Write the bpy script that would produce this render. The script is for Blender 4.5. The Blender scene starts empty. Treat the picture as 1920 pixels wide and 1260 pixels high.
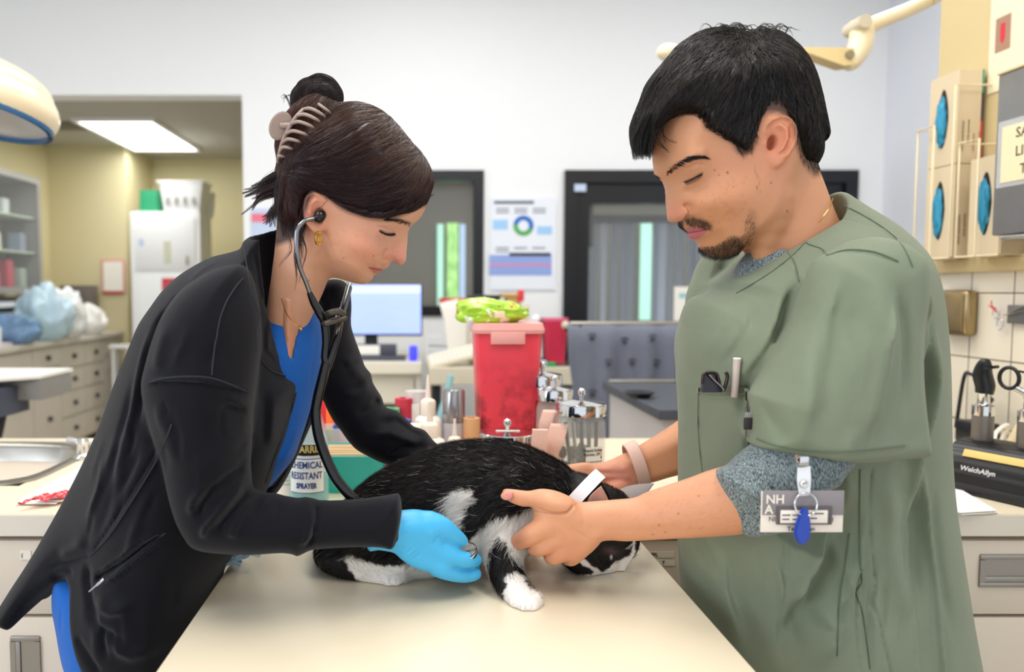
import time
import bpy, bmesh, math, random
import numpy as np
from mathutils import Vector, Matrix, Euler
R = math.radians
random.seed(7); np.random.seed(7)
S = bpy.context.scene
COL = S.collection
# ------------------------------------------------------------------ camera
CAM = (0.0, 0.0, 1.29); PITCH = R(3.45); F = 1400.0; CX = 785.0; CY = 630.0
cd = bpy.data.cameras.new('camera'); cam = bpy.data.objects.new('camera', cd); COL.objects.link(cam)
cam.location = CAM; cam.rotation_euler = (R(90) - PITCH, 0, 0)
cd.sensor_width = 36; cd.sensor_fit = 'HORIZONTAL'; cd.lens = F / 1920 * 36; cd.shift_x = (960 - CX) / 1920
cd.clip_start = 0.05; cd.clip_end = 60
cd.dof.use_dof = True; cd.dof.focus_distance = 0.98; cd.dof.aperture_fstop = 3.4; cd.dof.aperture_blades = 0
S.camera = cam
# ------------------------------------------------------------------ world, light, exposure
w = bpy.data.worlds.new('world'); S.world = w; w.use_nodes = True
w.node_tree.nodes['Background'].inputs[0].default_value = (0.86, 0.92, 1.0, 1)
w.node_tree.nodes['Background'].inputs[1].default_value = 0.95
def area(name, loc, rot, sx, sy, watts, col):
    l = bpy.data.lights.new(name, 'AREA'); l.shape = 'RECTANGLE'; l.size = sx; l.size_y = sy; l.energy = watts; l.color = col
    o = bpy.data.objects.new(name, l); COL.objects.link(o); o.location = loc; o.rotation_euler = rot; return o
# lamps of the ceiling fixtures over the work area and further back (their fixtures are built below)
LAMPS = [(-0.75, 0.35, 12, 0), (0.9, 0.3, 12, 0), (0.2, 1.7, 10, 1), (-2.0, 2.2, 12, 1), (1.9, 2.7, 12, 1), (0.0, 3.0, 10, 1)]
ZC = 3.3
for x, y, e, k in LAMPS:
    area('ceiling_lamp', (x, y, ZC - 0.07), (0, 0, 0), 0.6, 1.2, e, (1.0, 0.93, 0.83) if k == 0 else (1, 0.98, 0.95))
area('side_room_lamp', (-2.35, 6.45, 2.56), (0, 0, 0), 0.55, 1.15, 9, (1, 0.97, 0.92))
area('side_room_lamp', (-2.35, 5.1, 2.56), (0, 0, 0), 0.55, 0.6, 8, (1, 0.97, 0.92))
area('window_daylight', (-2.9, -0.9, 1.9), (R(74), 0, R(-66)), 1.6, 1.4, 34, (0.78, 0.88, 1.0))
S.view_settings.view_transform = 'Standard'; S.view_settings.look = 'None'
S.view_settings.gamma = 1; S.view_settings.use_curve_mapping = False; S.view_settings.exposure = 0.32
S.cycles.use_denoising = True; S.cycles.max_bounces = 7; S.cycles.transparent_max_bounces = 12
S.cycles.sample_clamp_indirect = 6; S.cycles.caustics_reflective = False; S.cycles.caustics_refractive = False
# ------------------------------------------------------------------ pixel <-> place
cp, sp = math.cos(PITCH), math.sin(PITCH)
def P(px, py, Y):
    u = (px - CX) / F; v = (CY - py) / F
    dy = cp + v * sp; dz = -sp + v * cp; t = Y / dy
    return Vector((u * t, Y, CAM[2] + dz * t))
def PN(pts, Y):
    a = np.asarray(pts, float); u = (a[:, 0] - CX) / F; v = (CY - a[:, 1]) / F
    t = Y / (cp + v * sp); return np.stack([u * t, np.full(len(a), 1.0) * Y, CAM[2] + (-sp + v * cp) * t], 1)
def PZ(px, py, z):      # the place a pixel shows on a level surface at height z
    u = (px - CX) / F; v = (CY - py) / F; dy = cp + v * sp; dz = -sp + v * cp; t = (z - CAM[2]) / dz
    return Vector((u * t, dy * t, z))
# ------------------------------------------------------------------ materials
def lin(h):
    if isinstance(h, str): h = h.lstrip('#'); c = [int(h[i:i+2], 16) / 255 for i in (0, 2, 4)]
    else: c = [v / 255 for v in h]
    return tuple(((v + .055) / 1.055) ** 2.4 if v > .04045 else v / 12.92 for v in c) + (1,)
MATS = {}
def mat(name, col='cccccc', rough=.5, metal=0, bump=0, bscale=200, var=0, vscale=8, sss=0, trans=0, ior=1.45, emit=0, spec=.5, attr=None,
        sheen=0, coat=0, alpha=1, weave=None, sssr=(1, .35, .2), wet=None):
    if name in MATS: return MATS[name]
    m = bpy.data.materials.new(name); m.use_nodes = True; nt = m.node_tree; N = nt.nodes; L = nt.links; b = N['Principled BSDF']
    c = lin(col) if not (isinstance(col, tuple) and len(col) == 4) else col
    b.inputs['Base Color'].default_value = c; b.inputs['Roughness'].default_value = rough; b.inputs['Metallic'].default_value = metal
    b.inputs['Specular IOR Level'].default_value = spec; b.inputs['IOR'].default_value = ior
    if sss: b.inputs['Subsurface Weight'].default_value = sss; b.inputs['Subsurface Radius'].default_value = sssr; b.inputs['Subsurface Scale'].default_value = 0.008
    if trans: b.inputs['Transmission Weight'].default_value = trans
    if emit: b.inputs['Emission Color'].default_value = c; b.inputs['Emission Strength'].default_value = emit
    if sheen: b.inputs['Sheen Weight'].default_value = sheen; b.inputs['Sheen Roughness'].default_value = .4
    if coat: b.inputs['Coat Weight'].default_value = coat; b.inputs['Coat Roughness'].default_value = .1
    if alpha < 1: b.inputs['Alpha'].default_value = alpha
    tc = N.new('ShaderNodeTexCoord'); src = None
    if attr:
        a = N.new('ShaderNodeAttribute'); a.attribute_name = attr; src = a.outputs['Color']
    if var:
        n = N.new('ShaderNodeTexNoise'); n.inputs['Scale'].default_value = vscale; n.inputs['Detail'].default_value = 6
        L.new(tc.outputs['Object'], n.inputs['Vector'])
        mr = N.new('ShaderNodeMapRange'); mr.inputs[1].default_value = .3; mr.inputs[2].default_value = .7; mr.inputs[3].default_value = 1 - var; mr.inputs[4].default_value = 1 + var
        L.new(n.outputs['Fac'], mr.inputs[0])
        mx = N.new('ShaderNodeVectorMath'); mx.operation = 'SCALE'
        if src: L.new(src, mx.inputs[0])
        else: mx.inputs[0].default_value = c[:3]
        L.new(mr.outputs[0], mx.inputs['Scale']); src = mx.outputs[0]
    if src: L.new(src, b.inputs['Base Color'])
    if bump:
        n = N.new('ShaderNodeTexNoise'); n.inputs['Scale'].default_value = bscale; n.inputs['Detail'].default_value = 4
        L.new(tc.outputs['Object'], n.inputs['Vector']); bp = N.new('ShaderNodeBump'); bp.inputs['Strength'].default_value = bump
        bp.inputs['Distance'].default_value = .002; L.new(n.outputs['Fac'], bp.inputs['Height']); L.new(bp.outputs[0], b.inputs['Normal'])
    MATS[name] = m; return m
# ------------------------------------------------------------------ mesh builder
def rotm(rx=0, ry=0, rz=0): return Euler((R(rx), R(ry), R(rz))).to_matrix().to_4x4()
def T(x, y, z): return Matrix.Translation((x, y, z))
def align(a, b):        # matrix taking the z axis to the direction a->b, origin at a
    a = Vector(a); d = Vector(b) - a; return Matrix.Translation(a) @ d.to_track_quat('Z', 'Y').to_matrix().to_4x4()
class MB:
    def __init__(s): s.v = []; s.f = []; s.m = []; s.mi = 0
    def add(s, vs, fs, M=None):
        o = len(s.v)
        for q in vs: s.v.append(tuple(M @ Vector(q)) if M is not None else tuple(q))
        for q in fs: s.f.append(tuple(i + o for i in q)); s.m.append(s.mi)
        return s
    def bm(s, b, M=None):
        b.verts.index_update(); s.add([v.co[:] for v in b.verts], [[v.index for v in f.verts] for f in b.faces], M); b.free(); return s
    def box(s, c, d, bev=0, M=None, seg=2):
        b = bmesh.new(); bmesh.ops.create_cube(b, size=1)
        for v in b.verts: v.co = Vector((v.co.x * d[0] + c[0], v.co.y * d[1] + c[1], v.co.z * d[2] + c[2]))
        if bev: bmesh.ops.bevel(b, geom=b.edges[:], offset=min(bev, min(d) * .49), segments=seg, affect='EDGES', profile=.5)
        return s.bm(b, M)
    def b2(s, lo, hi, bev=0, M=None):
        return s.box([(a + b) / 2 for a, b in zip(lo, hi)], [abs(b - a) for a, b in zip(lo, hi)], bev, M)
    def lathe(s, prof, n=32, M=None, close=True, sq=None):   # prof: (radius, z)
        vs = []; fs = []
        for r, z in prof:
            for i in range(n):
                t = 2 * math.pi * i / n; x, y = math.cos(t), math.sin(t)
                if sq: k = (abs(x) ** sq + abs(y) ** sq) ** (-1 / sq); x *= k; y *= k
                vs.append((r * x, r * y, z))
        for j in range(len(prof) - 1):
            for i in range(n): a = j * n + i; b = j * n + (i + 1) % n; fs.append((a, b, b + n, a + n))
        if close: fs.append(tuple(range(n - 1, -1, -1))); fs.append(tuple((len(prof) - 1) * n + i for i in range(n)))
        return s.add(vs, fs, M)
    def cyl(s, a, b, r, r2=None, n=20, bev=0):
        a = Vector(a); b = Vector(b); L = (b - a).length; r2 = r if r2 is None else r2
        p = [(r, 0), (r2, L)] if not bev else [(r - bev, 0), (r, bev), (r2, L - bev), (r2 - bev, L)]
        return s.lathe(p, n, align(a, b))
    def tube(s, pts, r, n=10, caps=True, smooth=0, flat=1):
        pts = [Vector(p) for p in pts]
        if smooth: pts = spline(pts, smooth)
        rs = r if isinstance(r, (list, tuple)) else [r] * len(pts)
        if len(rs) != len(pts): rs = list(np.interp(np.linspace(0, 1, len(pts)), np.linspace(0, 1, len(rs)), rs))
        vs = []; fs = []; t0 = (pts[1] - pts[0]).normalized(); up = Vector((0, 0, 1)) if abs(t0.z) < .9 else Vector((1, 0, 0))
        nx = t0.cross(up).normalized()
        for i, p in enumerate(pts):
            t = (pts[min(i + 1, len(pts) - 1)] - pts[max(i - 1, 0)])
            t = t.normalized() if t.length > 1e-9 else t0
            nx = (nx - t * nx.dot(t)); nx = nx.normalized() if nx.length > 1e-6 else t.orthogonal().normalized(); ny = t.cross(nx)
            for k in range(n): a = 2 * math.pi * k / n; vs.append(p + nx * (math.cos(a) * rs[i]) + ny * (math.sin(a) * rs[i] * flat))
        for j in range(len(pts) - 1):
            for k in range(n): a = j * n + k; b = j * n + (k + 1) % n; fs.append((a, b, b + n, a + n))
        if caps: fs.append(tuple(range(n - 1, -1, -1))); fs.append(tuple((len(pts) - 1) * n + i for i in range(n)))
        return s.add(vs, fs)
    def prism(s, poly, h, M=None):       # poly in xy, extruded 0..h in z
        n = len(poly); vs = [(x, y, 0) for x, y in poly] + [(x, y, h) for x, y in poly]
        fs = [tuple(range(n - 1, -1, -1)), tuple(range(n, 2 * n))] + [(i, (i + 1) % n, (i + 1) % n + n, i + n) for i in range(n)]
        return s.add(vs, fs, M)
    def ball(s, c, r, n=16, sc=(1, 1, 1), M=None):
        pr = [(max(1e-5, math.sin(math.pi * i / n)) * r, -math.cos(math.pi * i / n) * r) for i in range(n + 1)]
        return s.lathe(pr, n * 2, (M if M is not None else Matrix.Identity(4)) @ T(*c) @ Matrix.Diagonal((*sc, 1)))
    def build(s, name, m, parent=None, smooth=40, world=False, label=None):
        return mesh_obj(name, s.v, s.f, m, parent, smooth, world, label, s.m if max(s.m, default=0) else None)
def spline(pts, k):
    pts = [Vector(p) for p in pts]; out = []
    for i in range(len(pts) - 1):
        p0 = pts[max(i - 1, 0)]; p1 = pts[i]; p2 = pts[i + 1]; p3 = pts[min(i + 2, len(pts) - 1)]
        for j in range(k):
            t = j / k; out.append(.5 * ((2 * p1) + (p2 - p0) * t + (2 * p0 - 5 * p1 + 4 * p2 - p3) * t * t + (3 * p1 - p0 - 3 * p2 + p3) * t ** 3))
    out.append(pts[-1]); return out
ROOTM = {}
def rootM(o):
    M = Matrix.Identity(4)
    while o is not None:
        if o.name in ROOTM: return ROOTM[o.name] @ M
        M = o.matrix_basis @ M; o = o.parent
    return M
def mesh_obj(name, v, f, m, parent=None, smooth=40, world=False, label=None, mi=None, cols=None, fix=False):
    if world and parent is not None:
        Mi = np.array(rootM(parent).inverted()); v = np.asarray(v, float) @ Mi[:3, :3].T + Mi[:3, 3]
    me = bpy.data.meshes.new(name)
    me.from_pydata(v.tolist() if isinstance(v, np.ndarray) else [tuple(q) for q in v], [], f.tolist() if isinstance(f, np.ndarray) else f)
    ms = m if isinstance(m, (list, tuple)) else [m]
    for q in ms: me.materials.append(q)
    if mi: me.polygons.foreach_set('material_index', mi)
    if cols is not None:
        a = me.color_attributes.new('Col', 'FLOAT_COLOR', 'POINT'); c = np.ones((len(v), 4), np.float32); c[:, :3] = cols; a.data.foreach_set('color', c.ravel())
    if len(me.polygons) < 200000 and not isinstance(v, np.ndarray):
        b = bmesh.new(); b.from_mesh(me); bmesh.ops.recalc_face_normals(b, faces=b.faces[:]); b.to_mesh(me); b.free()
    me.polygons.foreach_set('use_smooth', [smooth > 0] * len(me.polygons))
    if 0 < smooth < 180:
        try: me.set_sharp_from_angle(angle=R(smooth))
        except Exception: pass
    o = bpy.data.objects.new(name, me); COL.objects.link(o)
    if parent is not None: o.parent = parent
    if label: o['label'] = label
    me.update(); return o
def tag(o, label=None, cat=None, group=None, kind=None):
    if label: o['label'] = label
    if cat: o['category'] = cat
    if group: o['group'] = group
    if kind: o['kind'] = kind
    return o
def thing(name, label, cat, loc=(0, 0, 0), rz=0, group=None, M=None):
    o = bpy.data.objects.new(name, None); COL.objects.link(o); o.empty_display_size = .05
    MM = M if M is not None else Matrix.Translation(Vector(loc)) @ Matrix.Rotation(R(rz), 4, 'Z')
    o.matrix_world = MM; ROOTM[o.name] = MM; return tag(o, label, cat, group)
def copy_tree(o, M, label=None):
    c = o.copy(); COL.objects.link(c); c.matrix_world = M; ROOTM[c.name] = M
    if label: c['label'] = label
    for ch in o.children:
        d = ch.copy(); COL.objects.link(d); d.parent = c
        for g in ch.children: e = g.copy(); COL.objects.link(e); e.parent = d
    return c
FONTS = {}
def glyphs(body, size, m, name, align, bold, f=None):      # lettering as real mesh
    cu = bpy.data.curves.new(name, 'FONT'); cu.body = body; cu.size = size; cu.align_x = align; cu.align_y = 'CENTER'; cu.offset = bold; cu.extrude = .0001; cu.resolution_u = 2
    o = bpy.data.objects.new(name, cu); COL.objects.link(o); dg = bpy.context.evaluated_depsgraph_get(); dg.update(); me = bpy.data.meshes.new_from_object(o.evaluated_get(dg)); bpy.data.objects.remove(o)
    if f:
        for v in me.vertices: v.co = f(v.co)
    me.materials.clear(); me.materials.append(m); o = bpy.data.objects.new(name, me); COL.objects.link(o); return o
def text(body, size, m, M, parent=None, name='lettering', bold=0, align_x='LEFT', sx=1, world=False):
    o = glyphs(body, size, m, name, align_x, bold)
    if parent is not None:
        o.parent = parent
        if world: M = rootM(parent).inverted() @ M
    o.matrix_basis = M @ Matrix.Diagonal((sx, 1, 1, 1)); return o
FACE = Matrix(((1, 0, 0, 0), (0, 0, -1, 0), (0, 1, 0, 0), (0, 0, 0, 1)))     # text plane facing the viewer (-y)
def struct(name, mb, m, smooth=0): return tag(mb.build(name, m, smooth=smooth), kind='structure')
# ================================================================== the room
def tile_mat(name, c1, mortar, w_, h_, off=0, rough=.25, axis='yz', shift=(0, 0)):
    m = mat(name, c1, rough); nt = m.node_tree; N = nt.nodes; L = nt.links; b = N['Principled BSDF']
    tc = N.new('ShaderNodeTexCoord'); mp = N.new('ShaderNodeMapping'); L.new(tc.outputs['Object'], mp.inputs[0])
    sx = N.new('ShaderNodeSeparateXYZ'); cx = N.new('ShaderNodeCombineXYZ'); L.new(mp.outputs[0], sx.inputs[0])
    L.new(sx.outputs['XYZ'.index(axis[0].upper())], cx.inputs[0]); L.new(sx.outputs['XYZ'.index(axis[1].upper())], cx.inputs[1])
    ad = N.new('ShaderNodeVectorMath'); ad.inputs[1].default_value = (shift[0], shift[1], 0); L.new(cx.outputs[0], ad.inputs[0])
    br = N.new('ShaderNodeTexBrick'); br.offset = off; br.squash = 1
    br.inputs['Color1'].default_value = lin(c1); br.inputs['Color2'].default_value = lin(c1); br.inputs['Mortar'].default_value = lin(mortar)
    br.inputs['Scale'].default_value = 1; br.inputs['Mortar Size'].default_value = .0016; br.inputs['Brick Width'].default_value = w_; br.inputs['Row Height'].default_value = h_
    L.new(ad.outputs[0], br.inputs['Vector']); L.new(br.outputs['Color'], b.inputs['Base Color'])
    bp = N.new('ShaderNodeBump'); bp.invert = True; bp.inputs['Strength'].default_value = .5; bp.inputs['Distance'].default_value = .001
    L.new(br.outputs['Fac'], bp.inputs['Height']); L.new(bp.outputs[0], b.inputs['Normal']); return m
m_white = mat('white_wall_paint', 'eef0f2', .6, bump=.06, bscale=90)
m_rwall = mat('cool_white_paint', 'e6eaf3', .6, bump=.06, bscale=90)
m_cream = mat('cream_wall_paint', 'd9cfa6', .6, bump=.06, bscale=90)
m_cream2 = mat('cream_side_wall_paint', 'd2be8e', .55, bump=.08, bscale=90)
m_ceil = mat('ceiling_tile_grey', 'b9b5ad', .8, bump=.1, bscale=60)
m_floor = mat('vinyl_floor', 'b9ae9c', .35, var=.08, vscale=5)
m_black = mat('black_frame_paint', '101218', .35)
m_glass = mat('clear_glass', 'e8eef0', .03, alpha=.07)
YB = 4.6; XR = 2.83; XL = -1.07
xw1, xw2 = P(560, 320, YB).x, P(907, 320, YB).x; zw1, zw2 = P(700, 592, YB).z, P(700, 320, YB).z
xd1, xd2 = P(1058, 320, YB).x, P(1606, 320, YB).x; zd2 = zw2
zo = P(300, 178, YB).z
f_ = MB().b2((-4.2, -2.5, -.05), (4.2, 9, 0)); struct('floor', f_, m_floor)
c_ = MB().b2((-1.2 - 2.4, -2.5, ZC), (3.6, YB + .15, ZC + .08)); struct('ceiling', c_, m_white)
b = MB()
b.b2((-3.6, YB, zo), (XL, YB + .14, ZC))                     # above the opening
b.b2((XL, YB, 0), (xw1, YB + .14, ZC)); b.b2((xw1, YB, zw2), (xw2, YB + .14, ZC)); b.b2((xw1, YB, 0), (xw2, YB + .14, zw1))
b.b2((xw2, YB, 0), (xd1, YB + .14, ZC)); b.b2((xd1, YB, zd2), (xd2, YB + .14, ZC)); b.b2((xd2, YB, 0), (XR + .1, YB + .14, ZC))
struct('wall_back', b, m_white)
struct('wall_right', MB().b2((XR, 2.3, 0), (XR + .12, YB, ZC)), m_rwall)
struct('wall_left', MB().b2((-3.62, -1.2, 0), (-3.5, YB, ZC)), m_white)
# side room seen through the opening
ZS = 2.62
struct('ceiling_side_room', MB().b2((-3.5, YB + .14, ZS), (XL + .5, 8.2, ZS + .06)), m_ceil)
struct('wall_side_room_left', MB().b2((-3.52, YB + .14, 0), (-3.4, 6.95, ZS)), m_cream)
struct('wall_side_room_back', MB().b2((-3.4, 6.92, 0), (-2.69, 7.04, ZS)), m_cream)
struct('wall_side_room_recess', MB().b2((-2.75, 7.04, 0), (-2.69, 7.7, ZS)).b2((-2.75, 7.64, 0), (XL + .5, 7.76, ZS)), m_cream)
struct('wall_side_room_right', MB().b2((XL + .38, YB + .14, 0), (XL + .5, 7.7, ZS)), m_cream)
# black framed window
m_outside = mat('corridor_wall_dark', '5a5850', .7)
def frame(x0, x1, z0, z1, t, y0, y1, name):
    return struct(name, MB().b2((x0, y0, z0), (x0 + t, y1, z1)).b2((x1 - t, y0, z0), (x1, y1, z1)).b2((x0 + t, y0, z1 - t), (x1 - t, y1, z1)).b2((x0 + t, y0, z0), (x1 - t, y1, z0 + t)), m_black)
frame(xw1, xw2, zw1, zw2, .06, YB - .02, YB + .1, 'window_1')
struct('window_2', MB().b2((xw1 + .06, YB + .04, zw1 + .06), (xw2 - .06, YB + .046, zw2 - .06)), m_glass)
d1 = MB(); t = .075
d1.b2((xd1, YB - .03, 0), (xd1 + t, YB + .1, zd2)).b2((xd2 - t, YB - .03, 0), (xd2, YB + .1, zd2)).b2((xd1 + t, YB - .03, zd2 - t), (xd2 - t, YB + .1, zd2))
d1.b2((xd1 + t, YB, zd2 - t - .12), (xd2 - t, YB + .07, zd2 - t)); d1.b2((xd1 + t, YB, 0), (xd1 + t + .08, YB + .05, zd2 - t - .12)); d1.b2((xd2 - t - .08, YB, 0), (xd2 - t, YB + .05, zd2 - t - .12))
struct('door_1', d1, m_black)
struct('door_2', MB().b2((xd1 + t + .08, YB + .02, .05), (xd2 - t - .08, YB + .026, zd2 - t - .1)), m_glass)
# corridor behind the glazing: dim wall, bright slots of garden, hanging blinds
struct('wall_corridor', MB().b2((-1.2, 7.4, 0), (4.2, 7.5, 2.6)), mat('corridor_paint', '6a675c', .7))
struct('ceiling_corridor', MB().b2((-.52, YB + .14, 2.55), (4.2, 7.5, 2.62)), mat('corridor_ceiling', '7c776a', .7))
m_green = mat('garden_glow', '7fd06a', .8, emit=.8); m_sky = mat('sky_glow', '9db8d8', .8, emit=.7); m_teal = mat('pale_green_glow', 'a0dcc8', .8, emit=.75)
def pane(px0, px1, py0, py1, Y, m, label):
    a = P(px0, py0, Y); c = P(px1, py1, Y)
    return tag(MB().b2((a.x, Y, c.z), (c.x, Y + .01, a.z)).build('lit_window', m, smooth=0), label, 'window', None, 'structure')
gm = m_green.node_tree; n_ = gm.nodes.new('ShaderNodeTexNoise'); n_.inputs['Scale'].default_value = 9; r_ = gm.nodes.new('ShaderNodeValToRGB')
r_.color_ramp.elements[0].position = .35; r_.color_ramp.elements[0].color = lin('2f6b33'); r_.color_ramp.elements[1].position = .65; r_.color_ramp.elements[1].color = lin('c8f09a')
gm.links.new(n_.outputs['Fac'], r_.inputs[0]); gm.links.new(r_.outputs[0], gm.nodes['Principled BSDF'].inputs['Emission Color'])
area('corridor_fill', (.9, 6.0, 2.5), (0, 0, 0), 1.2, .6, 20, (1, .97, .9)); area('corridor_fill', (2.6, 5.9, 2.5), (0, 0, 0), 1.2, .6, 16, (1, .97, .9))  # unseen fill lights, added to brighten the dim corridor
pane(838, 859, 418, 580, 7.3, m_green, 'narrow window slot showing green garden'); pane(820, 831, 420, 580, 7.3, m_teal, 'thin pale window slot left of the garden slot'); pane(862, 872, 420, 580, 7.3, m_sky, 'thin blue window slot right of the garden slot')
pane(1202, 1222, 415, 600, 7.3, m_teal, 'bright pale green window slot behind the blinds')
# ceiling fixtures
m_tube = mat('lit_diffuser', 'ffffff', .5, emit=3.0); m_trimw = mat('white_trim_metal', 'f2f2f0', .4)
def fixture(x, y, z, sx, sy, label, group):
    t_ = thing('ceiling_light', label, 'light', (x, y, z), 0, group)
    MB().b2((-sx / 2 - .03, -sy / 2 - .03, -.03), (-sx / 2, sy / 2 + .03, 0)).b2((sx / 2, -sy / 2 - .03, -.03), (sx / 2 + .03, sy / 2 + .03, 0)).b2((-sx / 2, -sy / 2 - .03, -.03), (sx / 2, -sy / 2, 0)).b2((-sx / 2, sy / 2, -.03), (sx / 2, sy / 2 + .03, 0)).build('frame', m_trimw, t_, 0)
    MB().b2((-sx / 2, -sy / 2, -.02), (sx / 2, sy / 2, -.005)).build('diffuser', m_tube, t_, 0)
for x, y, e, k in LAMPS: fixture(x, y, ZC, .6, 1.2, 'recessed rectangular ceiling light over the exam area', 'ceiling lights of the exam area')
fixture(-2.35, 6.45, ZS, .58, 1.2, 'bright rectangular ceiling light panel in the side room', None)

# pleated plastic strip curtain behind the door glass
m_strip = mat('grey_blue_strip', '8c98ac', .4, alpha=.75); m_strip2 = mat('pale_strip', 'b4c0d6', .4)
t_ = thing('strip_curtain', 'grey blue plastic strip curtain hanging behind the glass door', 'curtain', (0, 5.3, 0))
rg = random.Random(6); px = 1100
while px < 1570:
    w_ = rg.uniform(7, 15); a = P(px, 418, 5.3); c = P(px + w_, 418, 5.3)
    if not (1196 < px + w_ / 2 < 1228): MB().b2((a.x, rg.uniform(-.03, .03), .06), (c.x, .035, a.z)).build('strip', m_strip2 if rg.random() < .35 else m_strip, t_, 0)
    px += w_ + rg.uniform(0, 9)
MB().b2((P(1095, 418, 5.3).x, -.04, P(0, 418, 5.3).z), (P(1580, 418, 5.3).x, .05, P(0, 404, 5.3).z)).b2((1.2, 0, 1.6), (1.23, .02, 2.55)).b2((2.4, 0, 1.6), (2.43, .02, 2.55)).build('rail', m_black, t_, 0)
# ================================================================== exam table, worktop, cabinets, tiled wall
m_lam = mat('cream_laminate', 'e4d7bd', .30, var=.02, vscale=3)
m_edge = mat('laminate_edge', 'd8cfc0', .4); m_cab = mat('cabinet_laminate', 'd3c6b4', .45); m_gap = mat('shadow_gap', '3a322b', .8)
m_steel = mat('brushed_steel', 'aaa69e', .3, 1, bump=.05, bscale=600); m_chrome = mat('chrome', 'd8d8d8', .08, 1); m_hand = mat('satin_nickel', '9c9790', .35, .9)
YF, YK = 1.22, 1.86; XT0, XT1 = -.257, .33
t = thing('exam_table', 'cream laminate exam table the cat stands on, jutting out from the worktop', 'table', (0, .8, 0))
MB().b2((XT0, .18 - .8, .885), (XT1, YF - .8 - .002, .92), .004).build('tabletop', m_lam, t, 30)
MB().b2((XT0 + .03, .22 - .8, 0), (XT1 - .03, YF - .8 - .003, .884), .003).build('pedestal', m_cab, t, 30)
wt = thing('worktop', 'long cream laminate worktop running behind the cat with a steel sink set into it', 'worktop', (0, YF, 0))
X0, X1 = -1.9, 1.42; sx0, sx1, sy0, sy1 = -1.42, -.76, 1.40 - YF, 1.79 - YF; D = YK - YF
top = MB(); top.b2((X0, 0, .885), (sx0, D, .92)).b2((sx1, 0, .885), (X1, D, .92)).b2((sx0, 0, .885), (sx1, sy0, .92)).b2((sx0, sy1, .885), (sx1, D, .92))
top.build('surface', m_lam, wt, 30)
tag(MB().b2((X0, YF - .003, .884), (X1, YF - .0005, .9185)).build('trim_1', m_edge), kind='structure')
sk = thing('sink', 'stainless steel sink bowl set in the worktop at the left', 'sink', (-1.09, 1.595, .92))
b = MB(); n = 48; vs = []; fs = []
def rr(ax, ay, r, z, n=48):
    o = []
    for i in range(n):
        t_ = 2 * math.pi * i / n; k = (abs(math.cos(t_)) ** r + abs(math.sin(t_)) ** r) ** (-1 / r); o.append((ax * k * math.cos(t_), ay * k * math.sin(t_), z))
    return o
rings = [rr(.345, .205, 8, .000), rr(.345, .205, 8, .004), rr(.325, .185, 6, .004), rr(.315, .175, 5, -.006), rr(.305, .165, 5, -.10), rr(.29, .15, 5, -.165), rr(.25, .12, 4, -.185), rr(.04, .04, 2, -.19)]
for r_ in rings: vs += r_
for j in range(len(rings) - 1):
    for i in range(n): a = j * n + i; c = j * n + (i + 1) % n; fs.append((a, c, c + n, a + n))
b.add(vs, fs); b.build('bowl', m_steel, sk, 50)
MB().lathe([(.038, -.189), (.038, -.186), (.03, -.187), (.004, -.191)], 24).build('drain', m_chrome, sk)
fc = thing('faucet', 'chrome faucet spout over the sink at the left edge', 'faucet', (-1.30, 1.82, .92))
MB().cyl((0, 0, 0), (0, 0, .05), .024, .02, 24).build('base', m_chrome, fc)
MB().tube([(0, 0, .05), (0, 0, .09), (.03, -.04, .115), (.12, -.16, .10), (.245, -.30, .045), (.262, -.325, .01), (.266, -.33, -.012)], [.014, .014, .014, .013, .013, .014, .015], 16, smooth=6).build('spout', m_chrome, fc)
MB().tube([(-.02, 0, .06), (-.08, -.01, .09)], .007, 10).build('lever', m_chrome, fc)
hd = thing('sprayer_nozzle', 'small chrome sink sprayer at the right rim of the sink', 'nozzle', (-.742, 1.63, .92))
MB().lathe([(.020, 0), (.020, .006), (.012, .012), (.011, .03), (.014, .038), (.010, .046)], 20).build('body', m_chrome, hd); MB().tube([(0, 0, .036), (-.03, -.01, .045)], .007, 10).build('spout', m_chrome, hd)
# cabinets under the worktop
def cabinet(x0, x1, label, drawers, doors=()):
    c = thing('base_cabinet', label, 'cabinet', ((x0 + x1) / 2, YF, 0)); w_ = (x1 - x0) / 2
    MB().b2((-w_, .024, .10), (w_, D, .883)).b2((-w_, .07, 0), (w_, D, .10)).build('carcass', m_cab, c, 0)
    for (z0, z1, hx) in drawers:
        d = MB().b2((-w_ + .0015, .004, z0), (w_ - .0015, .023, z1), .0015).build('drawer', m_cab, c, 30)
        if hx is not None: pull(d, hx - (x0 + x1) / 2, (z0 + z1) / 2 + .012, .0, .10, .056, False)
    for (a0, a1, z0, z1, hx, hz) in doors:
        d = MB().b2((a0 - (x0 + x1) / 2 + .0015, .004, z0), (a1 - (x0 + x1) / 2 - .0015, .023, z1), .0015).build('door', m_cab, c, 30)
        if hx is not None: pull(d, hx - (x0 + x1) / 2, hz, .0, .05, .115, True)
    return c
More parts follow.
